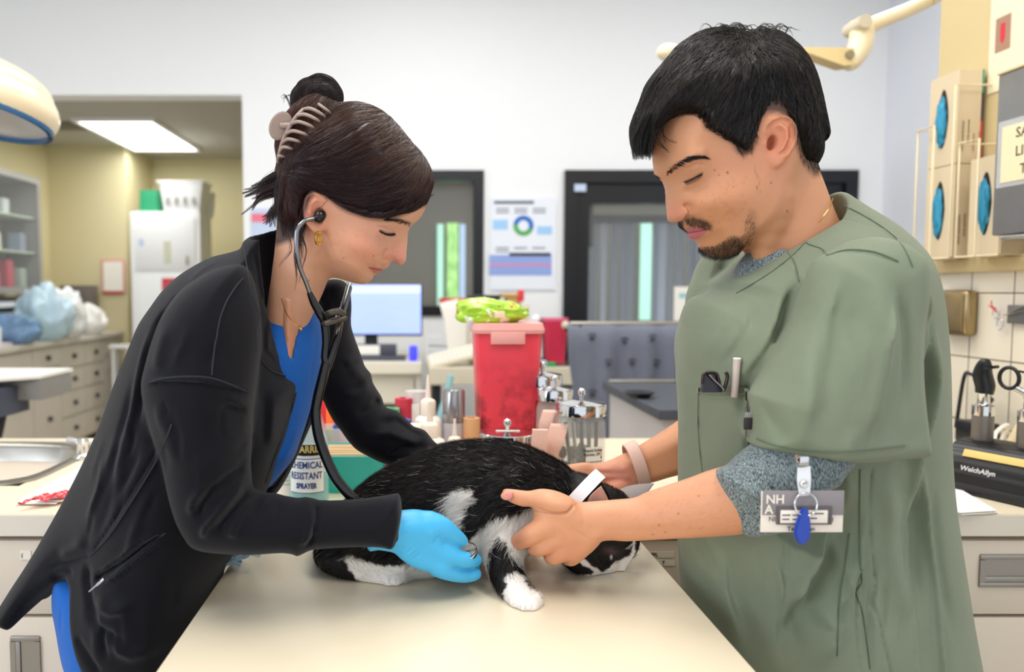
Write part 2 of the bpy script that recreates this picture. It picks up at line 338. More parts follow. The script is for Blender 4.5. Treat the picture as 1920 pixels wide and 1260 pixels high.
def pull(parent, x, z, y, w_, h_, vert):       # recessed flush pull
    m = MB(); fw = .009; r_ = .006
    M_ = T(x, y, z)
    m.b2((-w_ / 2, 0, h_ / 2 - fw), (w_ / 2, .006, h_ / 2), .002, M_).b2((-w_ / 2, 0, -h_ / 2), (w_ / 2, .006, -h_ / 2 + fw), .002, M_).b2((-w_ / 2, 0, -h_ / 2 + fw), (-w_ / 2 + fw, .006, h_ / 2 - fw), 0, M_).b2((w_ / 2 - fw, 0, -h_ / 2 + fw), (w_ / 2, .006, h_ / 2 - fw), 0, M_)
    m.b2((-w_ / 2 + fw, .0025, -h_ / 2 + fw), (w_ / 2 - fw, .0045, h_ / 2 - fw), 0, M_)
    if vert: m.b2((-w_ / 2 + fw, .0, -h_ / 2 + fw), (-w_ / 2 + fw + .008, .003, h_ / 2 - fw), .001, M_)
    else: m.b2((-w_ / 2 + fw, .0, -h_ / 2 + fw), (w_ / 2 - fw, .003, -h_ / 2 + fw + .010), .001, M_)
    return m.build('handle', m_hand, parent, 40)
zA = P(80, 1157, YF).z
c1 = cabinet(-1.30, XT0 - .01, 'beige laminate base cabinet below the sink, left of the table', [(zA + .003, .874, None)], [(-1.30, -.78, .11, zA - .003, None, 0), (-.78, XT0 - .01, .11, zA - .003, P(47, 1240, YF).x, P(47, 1240, YF).z - .015)])
c0 = cabinet(-1.9, -1.302, 'beige laminate base cabinet at the far left end of the worktop', [(zA + .003, .874, None)], [(-1.9, -1.302, .11, zA - .003, None, 0)])
c2 = cabinet(XT1 + .01, .70, 'beige laminate drawer cabinet between the table and the man', [(zA + .003, .874, None), (.42, zA - .003, None), (.11, .414, None)])
c3 = cabinet(.702, 1.415, 'beige laminate drawer cabinet at the right with a flush nickel pull', [(zA + .003, .874, P(1895, 1060, YF).x), (.42, zA - .003, None), (.11, .414, None)])
m_ink = mat('black_ink', '1a1a1c', .6); m_paper = mat('white_paper', 'f3efe6', .7); m_tape = mat('label_tape', 'e4dccb', .5)
def sticker(parent, px, py, w_, h_, s, size, wx=0):
    p = P(px, py, YF + .003); M_ = Matrix.Translation(p)
    MB().box((0, 0, 0), (w_, .0008, h_)).build('sticker', m_tape, parent, 0, True) if False else MB().b2((p.x - w_ / 2, YF + .0025, p.z - h_ / 2), (p.x + w_ / 2, YF + .0045, p.z + h_ / 2)).build('label_sticker', m_tape, parent, 0, True)
    if s: text(s, size, m_ink, Matrix.Translation((p.x - w_ / 2 + .002 + wx, YF + .0018, p.z)) @ FACE, parent, world=True, bold=.0002)
sticker(c1, 48, 1041, .018, .015, '(', .008); sticker(c2, 1235, 1040, .05, .010, 'REFL', .0085, .004); sticker(c2, 1243, 1055, .04, .010, 'T', .0085, .016); sticker(c3, 1781, 1044, .016, .011, 'G)', .008)
# tiled wall at the right
XW = 1.42; m_tile = tile_mat('cream_wall_tile', 'efe5cf', '5b3f35', .138, .165, 0, .18, 'yz', (-1.921 + .138 * 20, -.955 + .165 * 10))
struct('wall_side', MB().b2((XW, .95, 0), (XW + .45, 2.085, 1.337)), m_tile)
struct('wall_side_upper', MB().b2((XW + .004, .95, 1.337), (XW + .45, 2.085, ZC)), m_cream2)
struct('trim_2', MB().b2((XW - .022, .95, 1.337), (XW + .004, 2.085, 1.372), .002), m_cream2, 30)
# ================================================================== sculpting: implicit solids meshed with surface nets
def sseg(P_, A, B):      # distance to segment + parameter (any dimension)
    A = np.asarray(A, np.float32); B = np.asarray(B, np.float32); d = B - A; L = float(d @ d) + 1e-12
    t = np.clip(((P_ - A) @ d) / L, 0, 1); q = P_ - A - t[..., None] * d; return np.sqrt((q * q).sum(-1)), t
def smin(a, b, k):
    if k <= 0: return np.minimum(a, b)
    h = np.maximum(k - np.abs(a - b), 0) / k; return np.minimum(a, b) - h * h * k * .25
def smax(a, b, k): return -smin(-a, -b, k)
def tps(pts, X, Z, lo=None):
    pts = np.asarray(pts, float)
    if len(pts) == 1: return np.full(X.shape, pts[0, 2])
    if len(pts) < 4:
        w_ = [1 / (((X - p[0]) ** 2 + (Z - p[1]) ** 2) + 1e-6) for p in pts]; return sum(a * p[2] for a, p in zip(w_, pts)) / sum(w_)
    n = len(pts); c = pts[:, :2].mean(0); s = max(np.ptp(pts[:, 0]), np.ptp(pts[:, 1]), 1e-6); q = (pts[:, :2] - c) / s
    K = lambda r2: .5 * r2 * np.log(r2 + 1e-12)
    A = np.zeros((n + 3, n + 3)); D = ((q[:, None] - q[None]) ** 2).sum(-1); A[:n, :n] = K(D) + np.eye(n) * 1e-4
    A[:n, n] = 1; A[:n, n + 1:] = q; A[n:, :n] = A[:n, n:].T
    sol = np.linalg.solve(A, np.r_[pts[:, 2], 0, 0, 0]); x = (X - c[0]) / s; z = (Z - c[1]) / s
    o = sol[n] + sol[n + 1] * x + sol[n + 2] * z
    for i in range(n): o = o + sol[i] * K((x - q[i, 0]) ** 2 + (z - q[i, 1]) ** 2)
    m, M_ = pts[:, 2].min(), pts[:, 2].max(); e = (M_ - m) * .1; return np.clip(o, m - (min(e, m * .3) if m > 0 else e), M_ + e)
def poly_sd(poly, X, Z):     # signed distance, positive inside
    P2 = np.stack([X, Z], -1).astype(np.float32); d = np.full(X.shape, 1e9, np.float32); ins = np.zeros(X.shape, bool); n = len(poly)
    for i in range(n):
        a = poly[i]; b = poly[(i + 1) % n]; d = np.minimum(d, sseg(P2, a, b)[0])
        if a[1] != b[1]:
            cr = ((a[1] > Z) != (b[1] > Z)) & (X < (b[0] - a[0]) * (Z - a[1]) / (b[1] - a[1]) + a[0]); ins ^= cr
    return np.where(ins, d, -d)
def smooth_poly(pts, k=4):
    a = np.asarray(pts, float); n = len(a); out = []
    for i in range(n):
        p0, p1, p2, p3 = a[i - 1], a[i], a[(i + 1) % n], a[(i + 2) % n]
        for j in range(k):
            t = j / k; out.append(.5 * (2 * p1 + (p2 - p0) * t + (2 * p0 - 5 * p1 + 4 * p2 - p3) * t * t + (3 * p1 - p0 - 3 * p2 + p3) * t ** 3))
    return np.array(out)
class Relief:      # a solid of known side outline (x, z) and half-thickness (y), symmetric about a mid surface
    def __init__(s, outline, Yc, W=.05, R_=.05, bumps=(), C=0, res=.001, sub=4, Yb=None, both=True, Wb=1.0, rough=None):
        s.Yc = Yc; Yb = Yc - .05 if Yb is None else Yb; px = Yb / F
        o = np.array([P(q[0], q[1], Yc + (q[2] if len(q) > 2 else 0))[:] for q in outline])[:, [0, 2]]; o = smooth_poly(o, sub) if sub > 1 else o
        lo = o.min(0) - .03; hi = o.max(0) + .03; s.lo = lo; s.res = res
        xs = np.arange(lo[0], hi[0], res); zs = np.arange(lo[1], hi[1], res); X, Z = np.meshgrid(xs, zs, indexing='ij')
        def fld(q):
            if np.isscalar(q): return q
            w_ = PN([(a[0], a[1]) for a in q], Yb); return tps(np.c_[w_[:, 0], w_[:, 2], [a[2] for a in q]], X, Z)
        Wf = fld(W); Rf = fld(R_); s.C = fld(C) if not np.isscalar(C) else np.full(X.shape, float(C))
        d = poly_sd(o, X, Z); t = np.minimum(d / Rf, 1)
        H = Wf ** 2 * np.where(t > 0, 2 * t - t * t, 2 * t); w_ = np.sqrt(np.maximum(H, 0)); B = np.zeros(X.shape)
        for b in bumps:
            if b[0] == 'l':
                pts = PN(b[1], Yb)[:, [0, 2]]; sg = b[2] * px; m = 3.2 * sg
                i0, i1 = np.clip(((pts[:, 0].min() - m - lo[0]) / res, (pts[:, 0].max() + m - lo[0]) / res), 0, len(xs)).astype(int)
                j0, j1 = np.clip(((pts[:, 1].min() - m - lo[1]) / res, (pts[:, 1].max() + m - lo[1]) / res), 0, len(zs)).astype(int)
                if i1 <= i0 or j1 <= j0: continue
                Q = np.stack([X[i0:i1, j0:j1], Z[i0:i1, j0:j1]], -1).astype(np.float32); dd = np.full(Q.shape[:2], 1e9); tt = np.zeros(Q.shape[:2]); n = len(pts) - 1
                for k in range(n):
                    a, tk = sseg(Q, pts[k], pts[k + 1]); u = a < dd; dd = np.where(u, a, dd); tt = np.where(u, (k + tk) / n, tt)
                e = b[4] if len(b) > 4 else .25
                tp = np.clip(np.minimum(tt, 1 - tt) / e, 0, 1) if e > 0 else 1; tp = tp * tp * (3 - 2 * tp) if e > 0 else 1
                B[i0:i1, j0:j1] += b[3] * np.exp(-.5 * (dd / sg) ** 2) * tp
            elif b[0] == 'b':
                c = P(b[1], b[2], Yb); a = R(b[5]); dx = (X - c.x) / px; dz = -(Z - c.z) / px
                u = (dx * math.cos(a) + dz * math.sin(a)) / b[3]; v = (-dx * math.sin(a) + dz * math.cos(a)) / b[4]
                B += b[6] * np.exp(-.5 * (u * u + v * v))
            elif b[0] == 's':
                g = poly_sd(PN(b[1], Yb)[:, [0, 2]], X, Z) / (b[2] * px); g = np.clip(g * .5 + .5, 0, 1); B += b[3] * g * g * (3 - 2 * g)
        edge = np.clip(d / .006, 0, 1)
        def mk(wv): return np.where(H > 0, wv * np.abs(wv), H).astype(np.float32)
        s.Hf = mk(w_ + B * edge); s.Hb = mk(w_ * Wb + (B * edge if both else 0))
        s.Gf = np.sqrt(sum(g * g for g in np.gradient(s.Hf, res))).astype(np.float32); s.Gb = np.sqrt(sum(g * g for g in np.gradient(s.Hb, res))).astype(np.float32)
        s.Wm = float(np.max(Wf)); s.C = s.C.astype(np.float32)
        cm = s.C; s.bb = (np.array([o[:, 0].min(), Yc + float(cm.min()) - s.Wm * max(1, Wb) - .01, o[:, 1].min()]), np.array([o[:, 0].max(), Yc + float(cm.max()) + s.Wm * max(1, Wb) + .01, o[:, 1].max()]))
    def _b(s, A, x, z):
        n0, n1 = A.shape; u = np.clip((x - s.lo[0]) / s.res, 0, n0 - 1.001); v = np.clip((z - s.lo[1]) / s.res, 0, n1 - 1.001); i = u.astype(int); j = v.astype(int); u = u - i; v = v - j
        return (A[i, j] * (1 - u) + A[i + 1, j] * u) * (1 - v) + (A[i, j + 1] * (1 - u) + A[i + 1, j + 1] * u) * v
    def __call__(s, p):
        x, y, z = p[:, 0], p[:, 1], p[:, 2]; dy = y - s.Yc - s._b(s.C, x, z); fr = dy < 0
        H = np.where(fr, s._b(s.Hf, x, z), s._b(s.Hb, x, z)); G = np.where(fr, s._b(s.Gf, x, z), s._b(s.Gb, x, z))
        n0, n1 = s.Hf.shape      # beyond the raster
        ox = np.maximum(np.maximum(s.lo[0] - x, x - s.lo[0] - n0 * s.res), 0) + np.maximum(np.maximum(s.lo[1] - z, z - s.lo[1] - n1 * s.res), 0)
        g = dy * dy - H; q = g / np.sqrt(4 * dy * dy + G * G + 1e-6)
        return np.clip(q, -s.Wm, None) + ox
class Caps:       # chain of round cones: points with radii
    def __init__(s, pts, r, k=0, sub=0, flat=None):
        pts = [Vector(p) for p in pts]; r = list(r)
        if sub:
            r = list(np.interp(np.linspace(0, len(r) - 1, (len(pts) - 1) * sub + 1), range(len(r)), r)); pts = spline(pts, sub)
        s.p = np.array([p[:] for p in pts], np.float32); s.r = r; s.k = k; s.flat = flat
        m = max(r); s.bb = (s.p.min(0) - m, s.p.max(0) + m)
    def __call__(s, q):
        d = None
        for i in range(len(s.p) - 1):
            a, t = sseg(q, s.p[i], s.p[i + 1]); a = a - (s.r[i] + (s.r[i + 1] - s.r[i]) * t); d = a if d is None else smin(d, a, s.k)
        return d
class Ell:
    def __init__(s, c, r, rot=(0, 0, 0), M=None):
        s.c = np.array(c[:], np.float32); s.r = np.array(r, np.float32); s.M = np.array(Euler([R(a) for a in rot]).to_matrix() if M is None else M, np.float32)
        m = s.r.max(); s.bb = (s.c - m, s.c + m)
    def __call__(s, q):
        p = (q - s.c) @ s.M; k0 = np.sqrt(((p / s.r) ** 2).sum(-1)); k1 = np.sqrt(((p / (s.r ** 2)) ** 2).sum(-1)) + 1e-9; return k0 * (k0 - 1) / k1
class Box3:
    def __init__(s, c, h, rad, M=None):
        s.c = np.array(c[:], np.float32); s.h = np.array(h, np.float32) - rad; s.rad = rad; s.M = np.array(M if M is not None else np.eye(3), np.float32)
        m = float(np.linalg.norm(h)); s.bb = (s.c - m, s.c + m)
    def __call__(s, q):
        p = np.abs((q - s.c) @ s.M) - s.h; return np.sqrt((np.maximum(p, 0) ** 2).sum(-1)) + np.minimum(p.max(-1), 0) - s.rad
class Solid:       # ordered list of (operation, blend, primitive)
    def __init__(s): s.ops = []
    def add(s, pr, k=.005): s.ops.append(('+', k, pr)); return s
    def cut(s, pr, k=.003): s.ops.append(('-', k, pr)); return s
    def isect(s, pr, k=.003): s.ops.append(('&', k, pr)); return s
    def mir(s, pr, Yc, k=.005, op='+'):
        s.ops.append((op, k, pr)); f_ = lambda q: pr(np.stack([q[:, 0], 2 * Yc - q[:, 1], q[:, 2]], 1)); f_.bb = ([pr.bb[0][0], 2 * Yc - pr.bb[1][1], pr.bb[0][2]], [pr.bb[1][0], 2 * Yc - pr.bb[0][1], pr.bb[1][2]]); s.ops.append((op, k, f_)); return s
    def __call__(s, q):
        d = np.full(len(q), 1e3, np.float32)
        for op, k, pr in s.ops:
            bb = getattr(pr, 'bb', None)
            if bb is not None and op != '&':
                m = k + .03; sel = np.all((q > np.array(bb[0]) - m) & (q < np.array(bb[1]) + m), 1)
                if not sel.any():
                    if op == '+': d = np.minimum(d, np.maximum(np.maximum(np.array(bb[0], np.float32) - q, q - np.array(bb[1], np.float32)).max(1), m * .9))
                    continue
                if op == '+':
                    far = ~sel; o = np.maximum(np.maximum(np.array(bb[0], np.float32) - q[far], q[far] - np.array(bb[1], np.float32)).max(1), m * .9); d[far] = np.minimum(d[far], o)
                v = pr(q[sel]).astype(np.float32); d[sel] = smin(d[sel], v, k) if op == '+' else smax(d[sel], -v, k)
            else:
                v = pr(q).astype(np.float32); d = smin(d, v, k) if op == '+' else smax(d, -v, k) if op == '-' else smax(d, v, k)
        return d
    def bounds(s):
        b = [pr.bb for op, k, pr in s.ops if op == '+']; return np.min([x[0] for x in b], 0) - .006, np.max([x[1] for x in b], 0) + .006
def nets(fn, lo, hi, h, relax=1):
    lo = np.asarray(lo, float); n = np.ceil((np.asarray(hi) - lo) / h).astype(int) + 2; B = 8; nb = (n + B - 1) // B; n = nb * B
    Fv = np.empty(n, np.float32)
    g = [np.arange(k) for k in nb]; I, J, K = np.meshgrid(*g, indexing='ij'); C = np.stack([I, J, K], -1).reshape(-1, 3)
    cen = (lo + (C * B + (B - 1) / 2) * h).astype(np.float32); fc = fn(cen)
    Fb = Fv.reshape(nb[0], B, nb[1], B, nb[2], B); Fb[:] = fc.reshape(nb)[:, None, :, None, :, None]
    act = np.where(np.abs(fc) < h * B * 1.9 + .002)[0]
    loc = np.stack(np.meshgrid(*[np.arange(B)] * 3, indexing='ij'), -1).reshape(-1, 3)
    for c0 in range(0, len(act), 400):
        a = act[c0:c0 + 400]; q = (lo + (C[a][:, None] * B + loc[None]) * h).reshape(-1, 3).astype(np.float32); v = fn(q).reshape(len(a), B, B, B)
        for t, k in enumerate(a): i, j, l = C[k]; Fb[i, :, j, :, l, :] = v[t]
    Fv = Fb.reshape(n); Fv[0] = Fv[-1] = 1; Fv[:, 0] = 1; Fv[:, -1] = 1; Fv[:, :, 0] = 1; Fv[:, :, -1] = 1
    neg = Fv < 0; m = [k - 1 for k in n]; cnt = np.zeros(m, np.uint8)
    for dx in (0, 1):
        for dy in (0, 1):
            for dz in (0, 1): cnt += neg[dx:dx + m[0], dy:dy + m[1], dz:dz + m[2]]
    cell = (cnt > 0) & (cnt < 8); idx = np.argwhere(cell); vid = np.full(m, -1, np.int32); vid[cell] = np.arange(len(idx))
    acc = np.zeros((len(idx), 3)); num = np.zeros(len(idx)); cs = [(a, b, c) for a in (0, 1) for b in (0, 1) for c in (0, 1)]
    val = {c: Fv[idx[:, 0] + c[0], idx[:, 1] + c[1], idx[:, 2] + c[2]] for c in cs}
    for c in cs:
        for ax in range(3):
            if c[ax]: continue
            e = list(c); e[ax] = 1; e = tuple(e); va, vb = val[c], val[e]; x = (va < 0) != (vb < 0); t = np.where(x, va / np.where(x, va - vb, 1), 0)
            for k in range(3): acc[:, k] += np.where(x, c[k] + (t if k == ax else 0), 0)
            num += x
    V = lo + (idx + acc / num[:, None]) * h; Fq = []
    for ax in range(3):
        b_, c_ = [(1, 2), (2, 0), (0, 1)][ax]; sl = [slice(1, None)] * 3; sl[ax] = slice(0, m[ax])
        s0 = [slice(1, m[0]), slice(1, m[1]), slice(1, m[2])]; s0[ax] = slice(0, m[ax]); s1 = list(s0); s1[ax] = slice(1, m[ax] + 1)
        A = neg[tuple(s0)]; Bn = neg[tuple(s1)]; ch = np.argwhere(A != Bn)
        if not len(ch): continue
        off = np.array([1, 1, 1]); off[ax] = 0; ch = ch + off; fl = neg[ch[:, 0], ch[:, 1], ch[:, 2]]
        def at(db, dc): q = ch.copy(); q[:, b_] -= db; q[:, c_] -= dc; return vid[q[:, 0], q[:, 1], q[:, 2]]
        Q = np.stack([at(1, 1), at(0, 1), at(0, 0), at(1, 0)], 1); Q = np.where(fl[:, None], Q, Q[:, ::-1]); Fq.append(Q)
    Q = np.concatenate(Fq); Q = Q[(Q >= 0).all(1)]
    for _ in range(relax):
        a = np.concatenate([Q[:, [0, 1]], Q[:, [1, 2]], Q[:, [2, 3]], Q[:, [3, 0]]]); a = np.concatenate([a, a[:, ::-1]]); s_ = np.zeros_like(V); c = np.bincount(a[:, 0], minlength=len(V))
        for k in range(3): s_[:, k] = np.bincount(a[:, 0], V[a[:, 1], k], len(V))
        V = V * .45 + .55 * s_ / np.maximum(c, 1)[:, None]
    return V, Q
def carve(solid, h, relax=1):
    lo, hi = solid.bounds(); return nets(solid, lo, hi, h, relax)
def normals(V, Q):
    n = np.cross(V[Q[:, 2]] - V[Q[:, 0]], V[Q[:, 3]] - V[Q[:, 1]]); o = np.zeros_like(V)
    for k in range(4):
        for c in range(3): o[:, c] += np.bincount(Q[:, k], n[:, c], len(V))
    return o / (np.linalg.norm(o, axis=1, keepdims=True) + 1e-12)
def project(V):
    d = V - np.array(CAM); y = d[:, 1] * cp - d[:, 2] * sp; v = d[:, 1] * sp + d[:, 2] * cp; return np.stack([CX + F * d[:, 0] / y, CY - F * v / y], 1)
def merge(parts):
    vs = []; fs = []; o = 0
    for v, f in parts: vs.append(v); fs.append(f + o); o += len(v)
    return np.concatenate(vs), np.concatenate(fs)
class Paint:       # own colours plus shade painted into creases and hollows, laid on the surface
    def __init__(s, V, base, mirrorY=None):
        s.V = V; s.p = project(V); s.c = np.tile(np.array(lin(base)[:3]), (len(V), 1))
        if mirrorY is not None:
            W = V.copy(); b = W[:, 1] > mirrorY; W[b, 1] = 2 * mirrorY - W[b, 1]; s.p = project(W)
    def mix(s, m, col, a=1):
        m = np.clip(m, 0, 1)[:, None] * a; s.c = s.c * (1 - m) + np.array(lin(col)[:3]) * m; return s
    def blob(s, x, y, rx, ry, ang, col, a=1, pw=1):
        t = R(ang); dx = s.p[:, 0] - x; dy = s.p[:, 1] - y; u = (dx * math.cos(t) + dy * math.sin(t)) / rx; v = (-dx * math.sin(t) + dy * math.cos(t)) / ry
        return s.mix(np.exp(-.5 * (u * u + v * v) ** pw), col, a)
    def poly(s, pts, blur, col, a=1, mask=None, noise=0, sub=3):
        o = smooth_poly(pts, sub) if sub > 1 else np.array(pts, float); lo = o.min(0) - blur * 2 - noise; hi = o.max(0) + blur * 2 + noise
        sel = np.all((s.p > lo) & (s.p < hi), 1)
        if mask is not None: sel &= mask
        if not sel.any(): return s
        q = s.p[sel]
        if noise: q = q + noise * np.stack([np.sin(q[:, 1] * .31 + q[:, 0] * .13) + .6 * np.sin(q[:, 1] * .83 + 1), np.sin(q[:, 0] * .37 + 2) + .6 * np.sin(q[:, 0] * .91 - q[:, 1] * .4)], 1)
        d = poly_sd(o, q[:, 0], q[:, 1]); m = np.zeros(len(s.p)); m[sel] = np.clip(d / (2 * blur) + .5, 0, 1); return s.mix(m, col, a)
    def line(s, pts, wd, col, a=1, mask=None):
        d = np.full(len(s.p), 1e9)
        for i in range(len(pts) - 1): d = np.minimum(d, sseg(s.p, pts[i], pts[i + 1])[0])
        m = np.exp(-.5 * (d / wd) ** 2); m = m if mask is None else m * mask; return s.mix(m, col, a)
def strands(V0, dirs, length, r0, segs=3, bend=None, rng=None, curl=0, name='fur', m=None, parent=None, cols=None):
    # many thin tapered blades; V0 roots, dirs unit directions, bend: vector added along the blade
    n = len(V0); rng = rng or np.random.default_rng(1); t = np.linspace(0, 1, segs + 1)[None, :, None]
    L = np.broadcast_to(np.asarray(length, float), (n,))[:, None, None]; b = np.zeros((n, 3)) if bend is None else bend
    pts = V0[:, None] + dirs[:, None] * L * t + b[:, None] * L * t * t
    if curl: ph = rng.random((n, 1, 3)) * 6.28; pts = pts + curl * L * np.sin(t * 5 + ph) * t
    return blades(pts, r0, name, m, parent, cols, rng)
def blades(pts, r0, name, m, parent, cols=None, rng=None, world=True):
    # pts: (n, k, 3) centre lines -> three sided tapered blades
    n, k, _ = pts.shape; rng = rng or np.random.default_rng(1); tg = np.gradient(pts, axis=1); tg /= np.linalg.norm(tg, axis=2, keepdims=True) + 1e-9
    a = rng.normal(size=(n, 1, 3)); u = a - (a * tg).sum(-1, keepdims=True) * tg; u /= np.linalg.norm(u, axis=2, keepdims=True) + 1e-9; v = np.cross(tg, u)
    r = (np.broadcast_to(np.asarray(r0, float), (n,))[:, None] * (1 - np.linspace(0, 1, k) ** 1.5 * .85)[None])[..., None]
    ring = np.stack([pts + r * (math.cos(q) * u + math.sin(q) * v) for q in (0, 2.094, 4.189)], 2); V = ring.reshape(-1, 3)
    base = (np.arange(n) * k * 3)[:, None, None] + (np.arange(k - 1) * 3)[None, :, None] + np.arange(3)[None, None]
    nx = (np.arange(n) * k * 3)[:, None, None] + (np.arange(k - 1) * 3)[None, :, None] + np.array([1, 2, 0])[None, None]
    Q = np.stack([base, nx, nx + 3, base + 3], -1).reshape(-1, 4)
    c = None if cols is None else np.repeat(cols, k * 3, axis=0)
    return mesh_obj(name, V, Q, m, parent, 180, world, cols=c)
# ------------------------------------------------------------------ combing strands over a surface
def grad(fn, p, e=.0012):
    g = np.stack([fn(p + np.array(d, np.float32) * e) - fn(p - np.array(d, np.float32) * e) for d in ((1, 0, 0), (0, 1, 0), (0, 0, 1))], 1)
    return g / (np.linalg.norm(g, axis=1, keepdims=True) + 1e-9)
def comb(fn, p0, field, step, n, lift0=.0005, lift1=.002, wob=.15, rng=None, free=None, gravity=0):
    rng = rng or np.random.default_rng(3); p = p0.astype(np.float32).copy(); out = [p.copy()]; w_ = rng.normal(size=p.shape) * wob; step = np.broadcast_to(np.asarray(step, float), (len(p),))[:, None]
    for k in range(n):
        g = grad(fn, p); d = field(p) + w_; d[:, 2] -= gravity; 
        d = d - g * (g * d).sum(1, keepdims=True); d /= np.linalg.norm(d, axis=1, keepdims=True) + 1e-9
        q = p + d * step; L_ = lift0 + (lift1 - lift0) * (k + 1) / n; s = fn(q)[:, None] - L_
        q = q - grad(fn, q) * np.clip(s, -.004, .004)
        if free is not None: f_ = free(p, k)[:, None]; q = np.where(f_, p + (p - out[-2] if len(out) > 1 else d * step) * .97 + np.array([0, 0, -.0006]), q)
        p = q.astype(np.float32); out.append(p.copy())
    out = np.stack(out, 1); j = np.abs(np.diff(out, axis=1)).max((1, 2)) > .02; out[j] = out[j][:, :1]; return out
def pxdir(f):     # a direction given in the picture's plane -> world
    def g(p):
        q = project(p.astype(float)); d = f(q); return np.stack([d[:, 0], np.zeros(len(d)), -d[:, 1]], 1).astype(np.float32)
    return g
def region(V, N, poly, n, rng, mirrorY=None, front=.0, weight=None):
    W = V.copy(); M_ = N.copy()
    if mirrorY is not None: b = W[:, 1] > mirrorY; W[b, 1] = 2 * mirrorY - W[b, 1]; M_[b, 1] *= -1
    q = project(W); d = poly_sd(np.array(poly, float), q[:, 0], q[:, 1]); ok = (d > 0) & (M_[:, 1] < front); i = np.where(ok)[0]
    return rng.choice(i, n, replace=len(i) < n), d
def lock(pts, r, n, rr, rng, k=10, tipr=.15, frizz=.0):      # a bundle of strands following one path
    c = np.array([q[:] for q in spline(pts, max(2, k // (len(pts) - 1)))]); m = len(c); t = np.linspace(0, 1, m)[None, :, None]
    o = rng.normal(size=(n, 1, 3)) * r * (1 - (1 - tipr) * t); o = o + frizz * np.sin(t * rng.uniform(3, 9, (n, 1, 1)) + rng.random((n, 1, 3)) * 6) * t
    return c[None] + o
def snap(fn, pts, lift):      # lay short hairs on the surface, tips a little raised
    n, k, _ = pts.shape; q = pts.reshape(-1, 3).astype(np.float32)
    for it in range(2): q = q - grad(fn, q) * np.clip(fn(q)[:, None] - np.tile(lift, n)[:, None], -.006, .006)
    return q.reshape(n, k, 3)
